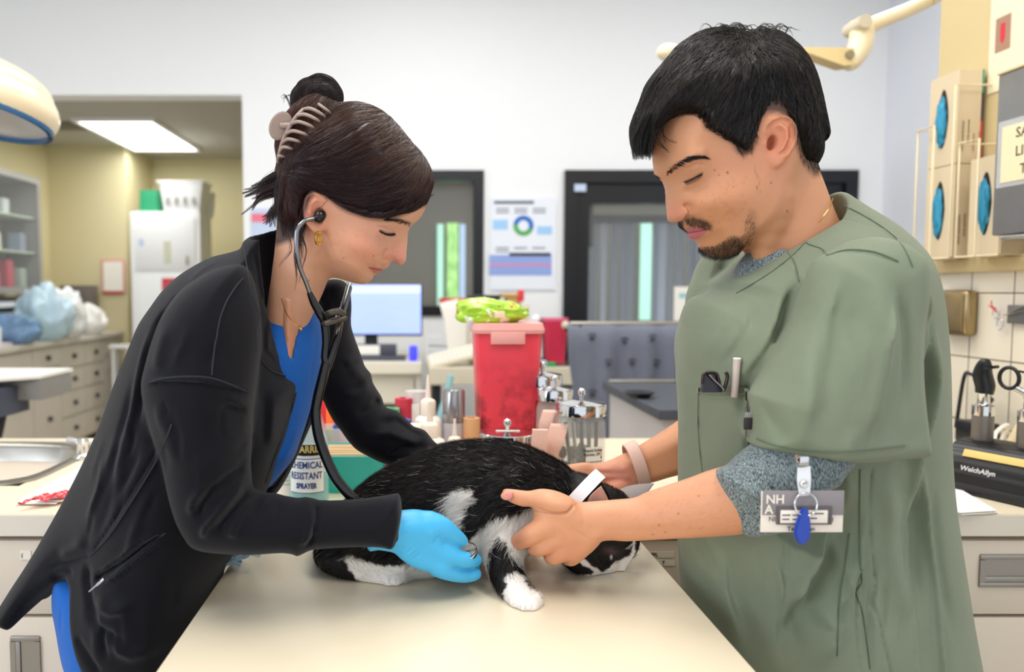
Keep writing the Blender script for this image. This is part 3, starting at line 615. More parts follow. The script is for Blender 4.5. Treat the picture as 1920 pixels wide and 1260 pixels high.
# ================================================================== the man
YM = .96
m_skin = mat('skin', 'ffffff', .46, attr='Col', sss=.12, bump=.14, bscale=900, spec=.45)
m_hair = mat('hair', '0d0b0c', .33, attr='Col', spec=.42)
def head_man():
    face = [(1228, 250), (1226, 275), (1229, 301), (1236, 322), (1246, 334), (1252, 342), (1254.5, 352), (1254.8, 372), (1254.3, 396), (1255, 408), (1258.5, 415), (1266, 417.2), (1274, 415.5), (1278.5, 411.5), (1282, 413), (1284, 419), (1287, 425), (1294, 431), (1297, 434.5), (1295.5, 437), (1296.5, 443), (1302, 448.8), (1309, 451), (1313, 455), (1316, 465), (1323, 474), (1334, 481), (1352, 483.5), (1371, 480), (1392, 467), (1416, 450), (1440, 424), (1458, 388), (1476, 350), (1500, 316), (1520, 265), (1524, 200), (1503, 135), (1435, 92), (1350, 88), (1280, 125), (1243, 190)]
    W = [(1253, 345, .011), (1256, 380, .009), (1262, 404, .012), (1275, 388, .014), (1288, 394, .0195), (1265, 356, .013), (1283, 362, .0265), (1290, 342, .034), (1300, 334, .043), (1318, 332, .052), (1255, 318, .037), (1232, 300, .028), (1245, 270, .045), (1280, 300, .056), (1305, 384, .045), (1303, 400, .036), (1296, 434, .016), (1310, 432, .028), (1322, 428, .036), (1337, 418, .046),
         (1312, 458, .022), (1330, 470, .029), (1360, 465, .044), (1350, 400, .060), (1340, 360, .063), (1400, 380, .068), (1420, 420, .062), (1390, 440, .056), (1400, 300, .072), (1330, 270, .066), (1300, 200, .066), (1440, 300, .073), (1450, 200, .077), (1380, 150, .074), (1500, 250, .068), (1450, 120, .06), (1300, 318, .0555)]
    Rr = [(1253, 345, .010), (1255, 380, .009), (1260, 408, .011), (1277, 413, .006), (1287, 427, .010), (1298, 436, .013), (1310, 455, .018), (1330, 478, .028), (1370, 478, .034), (1228, 290, .036), (1240, 200, .06), (1400, 95, .075), (1520, 200, .075), (1490, 330, .05), (1420, 440, .03)]
    bm_ = [('b', 1285, 397, 9, 8, 20, .0060), ('l', [(1290, 378), (1299, 385), (1303, 397), (1296, 408)], 2.8, -.0085, .2), ('b', 1301, 336, 14, 8, -28, .006), ('l', [(1276, 331), (1284, 318), (1300, 311), (1320, 314)], 2.2, -.0022), ('l', [(1283, 341), (1298, 337), (1316, 325)], 1.2, -.003, .15),
           ('l', [(1283, 347), (1298, 345), (1313, 336)], 1.8, .0016), ('l', [(1286, 357), (1302, 357), (1322, 345)], 3.0, -.0014), ('l', [(1250, 320), (1272, 303), (1296, 293), (1320, 294)], 7, .0036), ('l', [(1295, 435.5), (1310, 433.5), (1329, 429)], 1.2, -.0045, .15), ('l', [(1299, 445), (1309, 444), (1324, 436)], 3.2, .0038), ('l', [(1291, 430), (1303, 428), (1318, 426)], 2.4, .0018),
           ('b', 1345, 382, 28, 16, -10, .002), ('l', [(1302, 404), (1318, 416), (1332, 434)], 3.5, -.0012), ('b', 1318, 452, 9, 5, -10, -.0028), ('b', 1276, 326, 8, 6, -20, -.002), ('b', 1380, 330, 24, 18, 0, -.002), ('b', 1331, 428, 4, 6, 0, -.0025),
           ('b', 1275, 411, 5, 2.6, 10, -.004)]
    s = Solid(); s.add(Relief(face, YM, W, Rr, bm_, Yb=YM - .045, res=.0007), 0)
    neck = [P(1460, 310, YM), P(1470, 370, YM), P(1482, 430, YM), P(1494, 490, YM + .005), P(1505, 580, YM + .01)]
    s.add(Caps(neck, [.036, .044, .049, .058, .075], .01, 3), .02)
    s.add(Caps([P(1460, 372, YM - .048), P(1440, 450, YM - .034), P(1426, 520, YM - .012)], [.010, .010, .010], .005, 3), .018)
    ye = YM - .073
    ear = [(1453, 216), (1436, 222), (1427, 236), (1422, 252), (1424, 270), (1431, 284), (1437, 300), (1444, 312), (1454, 316), (1463, 310), (1474, 296), (1483, 276), (1485, 255), (1481, 237), (1469, 221)]
    eb = [('l', [(1430, 262), (1429, 242), (1440, 227), (1456, 221), (1471, 229), (1479, 246), (1479, 270), (1469, 292), (1460, 304)], 2.8, .0052, .1), ('l', [(1471, 262), (1466, 282), (1456, 296)], 2.2, -.002, .3), ('l', [(1443, 240), (1455, 238), (1464, 248), (1465, 266), (1459, 282), (1449, 291)], 2.4, .0038, .2), ('b', 1447, 264, 7.5, 13, 12, -.0085), ('b', 1440, 240, 6, 3.5, -30, -.0045), ('b', 1433, 272, 4.0, 6, 10, .0045), ('b', 1443, 279, 4, 5, 0, -.004), ('l', [(1470, 236), (1474, 252), (1472, 268)], 2, -.0032)]
    s.mir(Relief(ear, ye, .0062, .005, eb, C=[(1421, 262, .009), (1484, 262, -.011), (1452, 218, -.003), (1455, 315, .001), (1452, 262, -.001)], res=.0004, Yb=ye), YM, .004)
    s.mir(Ell(P(1446, 268, ye + .001), (.0052, .010, .0085), (0, 12, 0)), YM, .003, '-')
    return s
def paint_man(V):
    c = Paint(V, 'c98e69', YM)
    c.blob(1350, 395, 45, 30, -10, 'cb8660', .5); c.blob(1268, 400, 14, 14, 0, 'cf826c', .7); c.blob(1240, 290, 20, 30, 0, 'cf9671', .5); c.blob(1345, 420, 30, 60, 0, 'cc8f60', .35)
    c.blob(1380, 300, 40, 30, 0, 'd08f72', .5)
    c.blob(1390, 465, 50, 30, -20, 'b98055', .45); c.blob(1455, 265, 22, 38, 0, 'd98c6e', .8); c.blob(1444, 266, 6, 15, 5, 'ad6248', .55); c.blob(1480, 250, 5, 25, 0, 'd9745c', .35)  # shade in the ear hollow is part of the colour
    c.poly([(1289, 428), (1303, 427), (1329, 428.5), (1322, 438), (1312, 446), (1303, 450), (1296, 446), (1294, 437)], 1.4, 'bd5a68', .85); c.line([(1296, 435.5), (1310, 433.5), (1329, 429)], .9, '4a201e', .85)
    c.line([(1284, 341), (1298, 338), (1316, 326)], 1.6, '2a1b18', .85); c.poly([(1285, 343), (1300, 340), (1315, 329), (1313, 335), (1300, 343), (1288, 347)], 1.2, '30201c', .7)
    c.blob(1300, 328, 16, 7, -25, 'b98666', .5); c.blob(1298, 354, 18, 5, -12, 'b5805e', .35)
    c.poly([(1316, 462), (1322, 474), (1345, 487), (1380, 490), (1402, 470), (1410, 440), (1404, 400), (1414, 395), (1420, 420), (1412, 458), (1385, 494), (1340, 495), (1316, 482)], 7, '6b4b35', .35)
    c.poly([(1318, 466), (1345, 462), (1370, 444), (1385, 447), (1394, 460), (1375, 486), (1345, 490), (1322, 484)], 5, '3d2a20', .55)
    c.poly([(1282, 410), (1300, 406), (1320, 411), (1336, 422), (1332, 430), (1312, 425), (1290, 422)], 3.5, '4a342a', .5)
    c.poly([(1180, 230), (1250, 222), (1275, 204), (1315, 212), (1322, 238), (1345, 246), (1372, 262), (1384, 284), (1410, 280), (1420, 240), (1440, 212), (1485, 226), (1494, 270), (1510, 305), (1540, 325), (1600, 200), (1450, 20), (1180, 60)], 8, '2a211e', .88)
    for x, y, r in [(1340, 319, 1.0), (1364, 323.5, 1.5), (1348, 328, .9), (1446, 343, 1.1), (1476, 396, 1.2), (1316, 379, .7), (1375, 350, .8)]: c.blob(x, y, r, r, 0, '4b2a20', .9)
    for i in range(60):
        r_ = random.Random(i); c.blob(r_.uniform(1320, 1400), r_.uniform(330, 420), r_.uniform(1, 3), r_.uniform(1, 3), 0, 'a9664a', .22)
    return c.c
def hair_man(root, fn, V, N):
    rng = np.random.default_rng(11)
    out = [(1189, 240), (1192, 262), (1202, 278), (1216, 284), (1226, 272, -.03), (1236, 248, -.05), (1254, 228, -.06), (1276, 210, -.065), (1306, 214, -.07), (1326, 238, -.07), (1350, 256, -.07), (1382, 276, -.07), (1402, 282, -.07), (1416, 262, -.07), (1432, 232, -.07), (1450, 220, -.07), (1474, 224, -.07), (1488, 252, -.065), (1496, 284, -.06), (1512, 308, -.05), (1527, 314, -.02), (1533, 292), (1537, 262), (1544, 262), (1548, 250), (1543, 222), (1536, 187), (1524, 143), (1504, 104), (1472, 72), (1438, 56), (1406, 59), (1374, 56), (1322, 58), (1276, 84), (1258, 104), (1218, 153), (1206, 184), (1190, 226)]
    W = [(1200, 262, .048), (1215, 275, .046), (1245, 222, .060), (1280, 215, .067), (1290, 190, .074), (1330, 240, .0735), (1360, 262, .0755), (1395, 275, .0775), (1420, 245, .0795), (1440, 222, .081), (1460, 200, .083), (1500, 240, .079), (1495, 280, .075), (1520, 305, .065), (1450, 140, .08), (1380, 130, .08), (1380, 90, .06), (1300, 110, .062), (1500, 140, .07), (1540, 220, .055), (1250, 150, .06)]
    Rr = [(1198, 250, .04), (1228, 262, .02), (1254, 232, .010), (1276, 216, .008), (1310, 225, .008), (1355, 262, .007), (1400, 282, .007), (1430, 235, .007), (1450, 222, .007), (1474, 226, .007), (1490, 265, .008), (1500, 295, .012), (1520, 312, .02), (1545, 240, .05), (1300, 150, .05), (1400, 170, .05), (1480, 170, .05), (1380, 60, .075), (1250, 110, .07), (1500, 100, .07)]
    bm_ = []
    for i in range(46):
        x = rng.uniform(1200, 1530); y = rng.uniform(70, 230); dx = (x - 1415) / 160; L_ = rng.uniform(25, 60)
        bm_.append(('l', [(x, y), (x + dx * L_ * .5, y + L_ * .5), (x + dx * L_ * .9 - 6, y + L_)], rng.uniform(1.8, 4), rng.choice([-1, 1]) * rng.uniform(.0012, .003), .4))
    cap = Relief(out, YM, W, Rr, bm_, Yb=YM - .06, res=.0009, sub=3); s = Solid().add(cap, 0)
    HV, HQ = carve(s, .0016); HN = normals(HV, HQ); hair = mesh_obj('hair', HV, HQ, m_hair, root, 180, True, cols=np.tile(np.array([.0045, .0038, .0042]), (len(HV), 1)))
    def fld(q):
        x, y = q[:, 0], q[:, 1]; dx = (x - 1425) / 120 + .12 * np.sin(x * .05 + y * .11) + .1 * np.sin(y * .19 + x * .23); dx = np.where(x > 1480, dx * .35, dx); dx = np.where(x < 1300, -.35 - (1300 - x) / 300, dx); return np.stack([np.clip(dx, -1.3, .8), np.where(y < 75, .5, 1.0)], 1)
    n = 15000; i = rng.integers(0, len(HV), n); keep = (HN[i, 1] < .35); i = i[keep]; n = len(i); q0 = project(HV[i])
    pts = comb(s, HV[i], pxdir(fld), rng.uniform(.0025, .0065, n), 7, .0006, .0028, .22, rng)
    k = rng.random(n); base = np.array([.0045, .0036, .004]); col = base + (k[:, None] ** 5) * np.array([.06, .036, .025])
    blades(pts, rng.uniform(.00022, .0005, n), 'hair_strands', m_hair, hair, col, rng)
    # fade at the hairline, stray fringe, crown tufts
    for poly, num, ln, d, lift, cc, rad in [
        ([(1300, 205), (1326, 225), (1345, 246), (1372, 262), (1388, 288), (1408, 282), (1420, 250), (1400, 235), (1330, 205)], 1500, .010, (.35, 1), .25, .012, .00016),
        ([(1484, 222), (1492, 262), (1503, 300), (1528, 326), (1540, 310), (1520, 240)], 700, .010, (.25, 1), .25, .01, .00016),
        ([(1316, 462), (1345, 458), (1370, 440), (1388, 444), (1398, 460), (1378, 484), (1345, 487), (1322, 480)], 1500, .008, (-.3, 1), .6, .012, .00014),
        ([(1398, 405), (1406, 396), (1418, 420), (1412, 455), (1385, 470), (1376, 452), (1396, 435)], 420, .007, (-.25, 1), .35, .02, .00012),
        ([(1283, 411), (1300, 406), (1320, 411), (1337, 424), (1334, 431), (1312, 425), (1292, 423)], 420, .0075, (.35, 1), .4, .014, .00014),
        ([(1405, 290), (1412, 300), (1428, 345), (1424, 365), (1414, 340)], 26, .007, (.1, 1), .15, .05, .00012)]:
        idx, dd = region(V, N, poly, num, rng, YM, .5); rg = rng.normal(size=(num, 3)) * .18; dv = np.array([d[0], 0, -d[1]]); dv = dv / np.linalg.norm(dv) + rg
        nn = N[idx]; dv = dv - nn * (nn * dv).sum(1, keepdims=True) + nn * lift; dv /= np.linalg.norm(dv, axis=1, keepdims=True)
        strands(V[idx], dv, rng.uniform(.5, 1.1, num) * ln, rad, 2, -nn * .15, rng, 0, 'beard_strands' if poly[0][1] > 350 else 'hair_strands', m_hair, hair, np.full((num, 3), cc) * np.array([1, .75, .6]))
    # eyebrows and lashes
    bp, bc, lp = [], [], []
    for side in (0, 1):
        cen = [(1249, 326), (1258, 317), (1272, 306), (1286, 298), (1300, 294), (1322, 295)]
        for j in range(520):
            t = rng.random() ** .9; u = t * 5; a = min(int(u), 4); f_ = u - a; x = cen[a][0] * (1 - f_) + cen[a + 1][0] * f_; y = cen[a][1] * (1 - f_) + cen[a + 1][1] * f_ + rng.normal() * (2.9 - 1.7 * t)
            p = on_surface(fn, x, y, YM, side); d = Vector((1, 0, .75 - 1.2 * t)).normalized() * rng.uniform(.005, .009)
            bp.append([p + d * k_ / 3 + Vector((0, (-1 if side else 1) * (-.0010 - .0004 * k_), 0)) for k_ in range(4)])
        for j in range(52):
            t = j / 51; x = 1284 + 32 * t; y = 341 - 2 * math.sin(t * 3) - 15 * t ** 1.4; p = on_surface(fn, x, y, YM, side); sgn = 1 if side else -1
            d = Vector((-.55 + .3 * t, sgn * 1.0, -.9)).normalized() * rng.uniform(.006, .0105); lp.append([p + d * k_ / 3 + Vector((0, 0, .0006 * k_ * k_ / 3)) for k_ in range(4)])
    b = np.concatenate([snap(fn, np.array([[q[:] for q in a] for a in bp]), [-.0002, .0005, .0010, .0014]), np.array([[q[:] for q in a] for a in lp])]); blades(b, .00019, 'eyebrow_and_lash_hair', m_hair, hair, np.full((len(b), 3), .008), rng)
    # loose locks: fringe ends, nape ends, crown
    L_ = []
    for a in [[(1240, 190), (1222, 235), (1230, 268), (1262, 284)], [(1244, 200), (1234, 240), (1240, 270), (1262, 292)], [(1250, 200), (1240, 235), (1252, 262), (1290, 270)], [(1235, 210), (1226, 250), (1243, 275), (1256, 288)], [(1246, 215), (1243, 250), (1248, 268)]]:
        L_.append((a, .0007, 7, YM - .045))
    for k_ in range(90):
        x = rng.uniform(1186, 1222); L_.append(([(x + 22, 215), (x + 5, 250), (x, 275), (x + rng.uniform(-4, 8), 292 + rng.uniform(-8, 18))], .0016, 16, YM - rng.uniform(-.03, .045)))
    for k_ in range(36):
        x = rng.uniform(1515, 1546); L_.append(([(x - 12, 190), (x - 3, 225), (x + 2, 250), (x + rng.uniform(-3, 7), 268 + rng.uniform(-8, 16))], .0016, 14, YM - rng.uniform(-.03, .04)))
    for k_ in range(26):
        x = rng.uniform(1500, 1532); L_.append(([(x - 4, 250), (x, 280), (x + 1, 300), (x + rng.uniform(-4, 4), 314 + rng.uniform(-6, 12))], .0016, 12, YM - rng.uniform(-.02, .045)))
    for k_ in range(34):
        x = rng.uniform(1340, 1470); s_ = rng.choice([-1, 1]); L_.append(([(x, 72), (x + s_ * 8, 52 - rng.uniform(0, 5)), (x + s_ * 22, 50 + rng.uniform(-8, 10)), (x + s_ * 34, 62 + rng.uniform(-6, 12))], .0007, 6, YM - rng.uniform(-.02, .03)))
    for k_ in range(60):
        x = rng.uniform(1230, 1330); y = 130 - (x - 1230) * .6; L_.append(([(x + 20, y), (x, y + 12), (x - 18, y + 38), (x - 30, y + 70)], .0012, 8, YM - rng.uniform(-.02, .03)))
    pts = []
    for a, r, n, yy in L_: pts.append(lock([P(x, y, yy) for x, y in a], r, n, 0, rng, 9, .25, .0008)[:, :10])
    m_ = min(p.shape[1] for p in pts); pts = np.concatenate([p[:, :m_] for p in pts]); k = rng.random(len(pts)); col = base + (k[:, None] ** 5) * np.array([.05, .03, .022])
    blades(pts, .00026, 'loose_hair', m_hair, hair, col, rng)
    return hair
def on_surface(fn, x, y, Yc, far=0):      # the near (or, mirrored, the far) surface point under a pixel
    Ys = np.linspace(Yc - .11, Yc, 111); q = np.array([P(x, y, t)[:] for t in Ys], np.float32); v = fn(q); k = np.where(v < 0)[0]
    k = max(1, k[0]) if len(k) else 110; t = v[k - 1] / (v[k - 1] - v[k] + 1e-9); p = Vector((q[k - 1] * (1 - t) + q[k] * t).tolist())
    if far: p.y = 2 * Yc - p.y
    return p
def cloth_mat(name, col, rough=.8, sheen=.3, scale=1400, bump=.25, var=.05):
    return mat(name, col, rough, bump=bump, bscale=scale, var=var, vscale=14, sheen=sheen, spec=.25)
m_green_cloth = cloth_mat('sage_green_cotton', '7a836e', .72, .12)
m_heather = mat('grey_heather_jersey', '6f7d80', .85, bump=.4, bscale=900, sheen=.2, spec=.2)
def _heather(m):
    nt = m.node_tree; N = nt.nodes; L = nt.links; tc = N.new('ShaderNodeTexCoord'); mp = N.new('ShaderNodeMapping'); mp.inputs['Rotation'].default_value = (0, R(20), 0); mp.inputs['Scale'].default_value = (1500, 500, 260)
    n = N.new('ShaderNodeTexNoise'); n.inputs['Scale'].default_value = 1; n.inputs['Detail'].default_value = 3; r = N.new('ShaderNodeValToRGB'); r.color_ramp.elements[0].position = .4; r.color_ramp.elements[0].color = lin('39434a'); r.color_ramp.elements[1].position = .6; r.color_ramp.elements[1].color = lin('95a1a1')
    L.new(tc.outputs['Object'], mp.inputs[0]); L.new(mp.outputs[0], n.inputs['Vector']); L.new(n.outputs['Fac'], r.inputs[0]); L.new(r.outputs[0], N['Principled BSDF'].inputs['Base Color'])
_heather(m_heather)
man = thing('person', 'man with short black hair and goatee in sage green scrubs holding the cat', 'person', (.50, .97, 0))
def near_arm_man():
    o = [(944, 928), (947, 923), (955, 921), (975, 922), (994, 922.5), (1016, 917.5), (1042, 920), (1068, 930), (1086, 940.5), (1120, 938), (1152, 933), (1184, 926.5), (1216, 921.5, -.02), (1260, 911, -.035), (1300, 899, -.045), (1345, 884, -.055), (1400, 872, -.065), (1440, 875, -.07), (1460, 910, -.07), (1450, 960, -.07), (1425, 990, -.07), (1397, 1004, -.065), (1340, 1010, -.055), (1290, 1013, -.045), (1230, 1011.5, -.025), (1168, 1007.5), (1144, 1008), (1126, 1011), (1120, 1018), (1109, 1031), (1095, 1043), (1078, 1051), (1059, 1054), (1041, 1051.5), (1030, 1045), (1022, 1036), (1010, 1026), (1001, 1010), (1003, 985), (1001, 968), (1000, 956), (994, 951.5), (980, 952), (962, 947), (948, 938)]
    W = [(950, 928, .0085), (975, 935, .010), (1005, 938, .013), (1035, 945, .020), (1070, 960, .022), (1050, 1000, .0195), (1040, 1035, .016), (1090, 1000, .021), (1120, 970, .0235), (1160, 968, .025), (1230, 965, .029), (1300, 955, .034), (1380, 940, .038), (1460, 930, .040), (1010, 975, .014), (1075, 1045, .015)]
    Rr = [(950, 928, .008), (985, 937, .010), (1030, 925, .020), (1040, 1048, .014), (1010, 990, .012), (1100, 1035, .018), (1150, 940, .028), (1200, 1000, .03), (1300, 960, .034), (1450, 930, .04)]
    C = [(945, 930, .012), (1000, 938, .004), (1050, 960, -.002), (1030, 1030, .004), (1120, 970, -.004), (1200, 965, -.018), (1300, 950, -.042), (1400, 935, -.062), (1480, 930, -.075)]
    b = [('l', [(1003, 957), (1022, 961.5), (1045, 962.5), (1062, 960), (1072, 952), (1080, 944)], 2.0, -.0032, .15), ('b', 1045, 942, 26, 10, 5, .004), ('b', 1005, 930, 9, 7, 0, .0014), ('l', [(1068, 985), (1078, 996), (1092, 1004), (1108, 1008)], 2, -.0009), ('l', [(1092, 950), (1094, 975), (1090, 990)], 2.5, -.0009), ('l', [(1020, 990), (1040, 1012), (1056, 1034)], 4, .0014), ('l', [(1035, 975), (1062, 1000), (1084, 1024)], 5, .0013), ('l', [(1014, 1024), (1030, 1015), (1048, 1012)], 2.5, -.0008), ('b', 1138, 948, 16, 10, 0, .0022), ('l', [(1140, 985), (1220, 980), (1320, 975)], 9, -.0012), ('b', 1120, 1004, 10, 8, 0, .002)]
    s = Solid(); Yh = .885; s.add(Relief(o, Yh, W, Rr, b, C=C, res=.0006, Yb=.865), 0)
    # thumb nail side, index finger and the three fingers closing under the cat's jaw
    Pt = lambda *a: [P(x, y, Y) for x, y, Y in a]
    s.add(Caps(Pt((1026, 985, .878), (1000, 1000, .880), (982, 1011, .893), (969, 1017, .908)), [.0125, .0112, .0098, .0078], .004, 3), .006)
    s.add(Caps(Pt((1036, 1012, .880), (1016, 1024, .884), (1004, 1028, .905), (1004, 1018, .93)), [.0115, .0100, .0092, .0078], .004, 3), .003)
    s.add(Caps(Pt((1056, 1030, .882), (1040, 1042, .890), (1034, 1042, .912), (1036, 1030, .935)), [.0112, .0098, .0090, .0076], .004, 3), .003)
    s.add(Caps(Pt((1084, 1032, .884), (1072, 1045, .895), (1066, 1045, .915), (1066, 1034, .933)), [.0105, .0090, .0082, .0070], .004, 3), .003)
    s.add(Ell(P(951, 929, .883), (.0082, .0035, .0058), (0, -8, 0)), .0012)
    return s
def far_arm_man():
    o = [(1070, 876), (1098, 871), (1131, 867), (1150, 861), (1158, 857), (1187, 843), (1212, 829), (1238, 814), (1260, 800), (1300, 775), (1350, 760), (1370, 820), (1330, 868), (1281, 885), (1250, 894), (1222, 903), (1204, 907), (1190, 918), (1172, 926), (1149, 922), (1110, 915), (1085, 905), (1068, 895)]
    W = [(1080, 888, .013), (1120, 890, .015), (1165, 890, .018), (1200, 870, .020), (1250, 850, .027), (1330, 810, .035)]
    b = [('b', 1168, 880, 6, 5, 0, .0022), ('b', 1173, 895, 6, 5, 0, .0025), ('b', 1150, 872, 9, 4, 0, .0015), ('l', [(1100, 880), (1130, 882), (1165, 880)], 3, .0014), ('l', [(1110, 893), (1140, 896), (1172, 895)], 3, .0014), ('b', 1185, 865, 8, 6, -30, .002), ('l', [(1115, 887), (1150, 889)], 2, -.0012)]
    s = Solid(); Yf = 1.07; s.add(Relief(o, Yf, W, .018, b, res=.0008, Yb=1.05), 0)
    Pt = lambda *a: [P(x, y, Y) for x, y, Y in a]
    for k, (y, dy) in enumerate([(880, 0), (888, -.004), (897, -.008), (905, -.010)]): s.add(Caps(Pt((1100, y, 1.07), (1068, y + 4, 1.075 + dy), (1050, y + 14, 1.065 + dy), (1042, y + 26, 1.05 + dy)), [.0100, .0092, .0085, .0072], .003, 3), .003)
    s.add(Caps(Pt((1165, 915, 1.055), (1140, 925, 1.045), (1115, 935, 1.035)), [.0125, .0110, .0090], .004, 3), .005)
    return s
def build_man():
    hs = head_man(); V1, Q1 = carve(hs, .0012); c1 = paint_man(V1); N1 = normals(V1, Q1)
    na = near_arm_man(); V2, Q2 = carve(na, .0012)
    p2 = Paint(V2, 'd0936f'); p2.poly([(944, 928), (948, 922), (962, 922), (961, 935), (957, 941), (947, 936)], 1.2, 'd98f8c', .8); p2.line([(962, 923), (961.5, 932), (957, 941)], 1.0, 'a9694f', .6); p2.line([(1003, 957), (1022, 961.5), (1045, 962.5), (1062, 960), (1072, 952), (1080, 944)], 1.2, 'a5664a', .5); p2.blob(972, 1016, 12, 10, 0, '9c5a44', .55); p2.blob(1060, 1035, 40, 14, 0, 'c57f62', .4); p2.blob(985, 936, 8, 6, 0, 'b9775a', .3); p2.blob(1000, 934, 6, 10, 0, 'c98a68', .3)  # shade along the thumb crease is painted in
    for x, y in [(1272, 963), (1236, 985), (1247, 998), (1310, 930), (1224, 1002)]: p2.blob(x, y, 1.2, 1.2, 0, '7a4434', .8)
    fa = far_arm_man(); V3, Q3 = carve(fa, .0016); p3 = Paint(V3, 'cf9068'); p3.blob(1150, 892, 35, 16, 10, 'd6847a', .6); p3.blob(1170, 888, 12, 12, 0, 'da8c7c', .5)
    core = Solid().add(Caps([P(1510, 590, .99), P(1520, 700, .98), P(1530, 900, .98), P(1540, 1100, .98)], [.055, .075, .075, .09], .02, 2), 0)
    core.add(Caps([P(1540, 620, .96), P(1600, 580, .88), P(1590, 700, .83), P(1520, 830, .815), P(1445, 928, .815)], [.06, .035, .034, .030, .030], .02, 2), .01).add(Caps([P(1500, 620, 1.0), P(1430, 600, 1.09), P(1420, 700, 1.11), P(1390, 780, 1.09), P(1330, 815, 1.07)], [.05, .035, .042, .038, .034], .02, 2), .03)
    for sx, Y in ((0, .93), (.02, 1.05)): core.add(Caps([Vector((.50, Y, .95)), Vector((.50 + sx, Y, .5)), Vector((.52 + sx, Y, .08)), Vector((.44 + sx, Y - .01, .035))], [.085, .055, .035, .03], .02, 2), .03)
    V4, Q4 = carve(core, .005); p4 = Paint(V4, 'd39a76')
    V, Q = merge([(V1, Q1), (V2, Q2), (V3, Q3), (V4, Q4)]); cols = np.concatenate([c1, p2.c, p3.c, p4.c])
    body = mesh_obj('body', V, Q, m_skin, man, 180, True, cols=cols)
    hair_man(man, hs, V1, N1)
    # thin arm hair on the near forearm
    rng = np.random.default_rng(5); N2 = normals(V2, Q2); idx, d = region(V2, N2, [(1140, 940), (1340, 890), (1390, 990), (1150, 1000)], 260, rng, None, .3)
    dv = rng.normal(size=(260, 3)) * .3 + np.array([-1, 0, -.5]); nn = N2[idx]; dv = dv - nn * (nn * dv).sum(1, keepdims=True) + nn * .25; dv /= np.linalg.norm(dv, axis=1, keepdims=True)
    strands(V2[idx], dv, rng.uniform(.003, .006, 260), .00005, 2, None, rng, 0, 'arm_hair', m_hair, body, np.full((260, 3), .10))
FG = 1.0
def FL(pts, w_, a, e=.25):
    if FG < 0: return ('l', pts, w_ * (1.25 if w_ > 2.5 else 1.1), a * 1.15, max(e, .1))
    return ('l', pts, w_, a * (FG if w_ > 2.5 else 1.2), e)
def onto(fn_, x, y, Y0=.70, Y1=1.2):
    Ys = np.linspace(Y0, Y1, 260); q = np.array([P(x, y, t)[:] for t in Ys], np.float32); v = fn_(q); k = np.where(v < 0)[0]; k = k[0] if len(k) else 0; return float(Ys[k] - (Ys[1] - Ys[0]) * v[k] / (v[k] - v[k - 1] - 1e-9)) if k > 0 else Y1
def rnd_folds(seed, n, x0, x1, y0, y1, dx, L0, L1, amp, w0=3, w1=8):
    rg = random.Random(seed); o = []
    for k in range(n):
        x = rg.uniform(x0, x1); y = rg.uniform(y0, y1); L_ = rg.uniform(L0, L1); d = dx + rg.uniform(-.12, .12); c = rg.uniform(-8, 8); o.append(('l', [(x, y), (x + d * L_ * .5 + c, y + L_ * .5), (x + d * L_, y + L_)], rg.uniform(w0, w1), rg.choice([-1, 1]) * rg.uniform(.4, 1) * amp, .4))
    return o
def seam(fn, lines, r, m, name, parent, off=.0009):
    b = MB()
    for ln in lines:
        p = [P(x, y, 1) for x, y in ln]; q = spline([Vector((x, y, 0)) for x, y in ln], 6); b.tube([P(v.x, v.y, onto(fn, v.x, v.y) - off) for v in q], r, 6)
    return tag(b.build(name, m, parent, 60, True), kind='stuff')
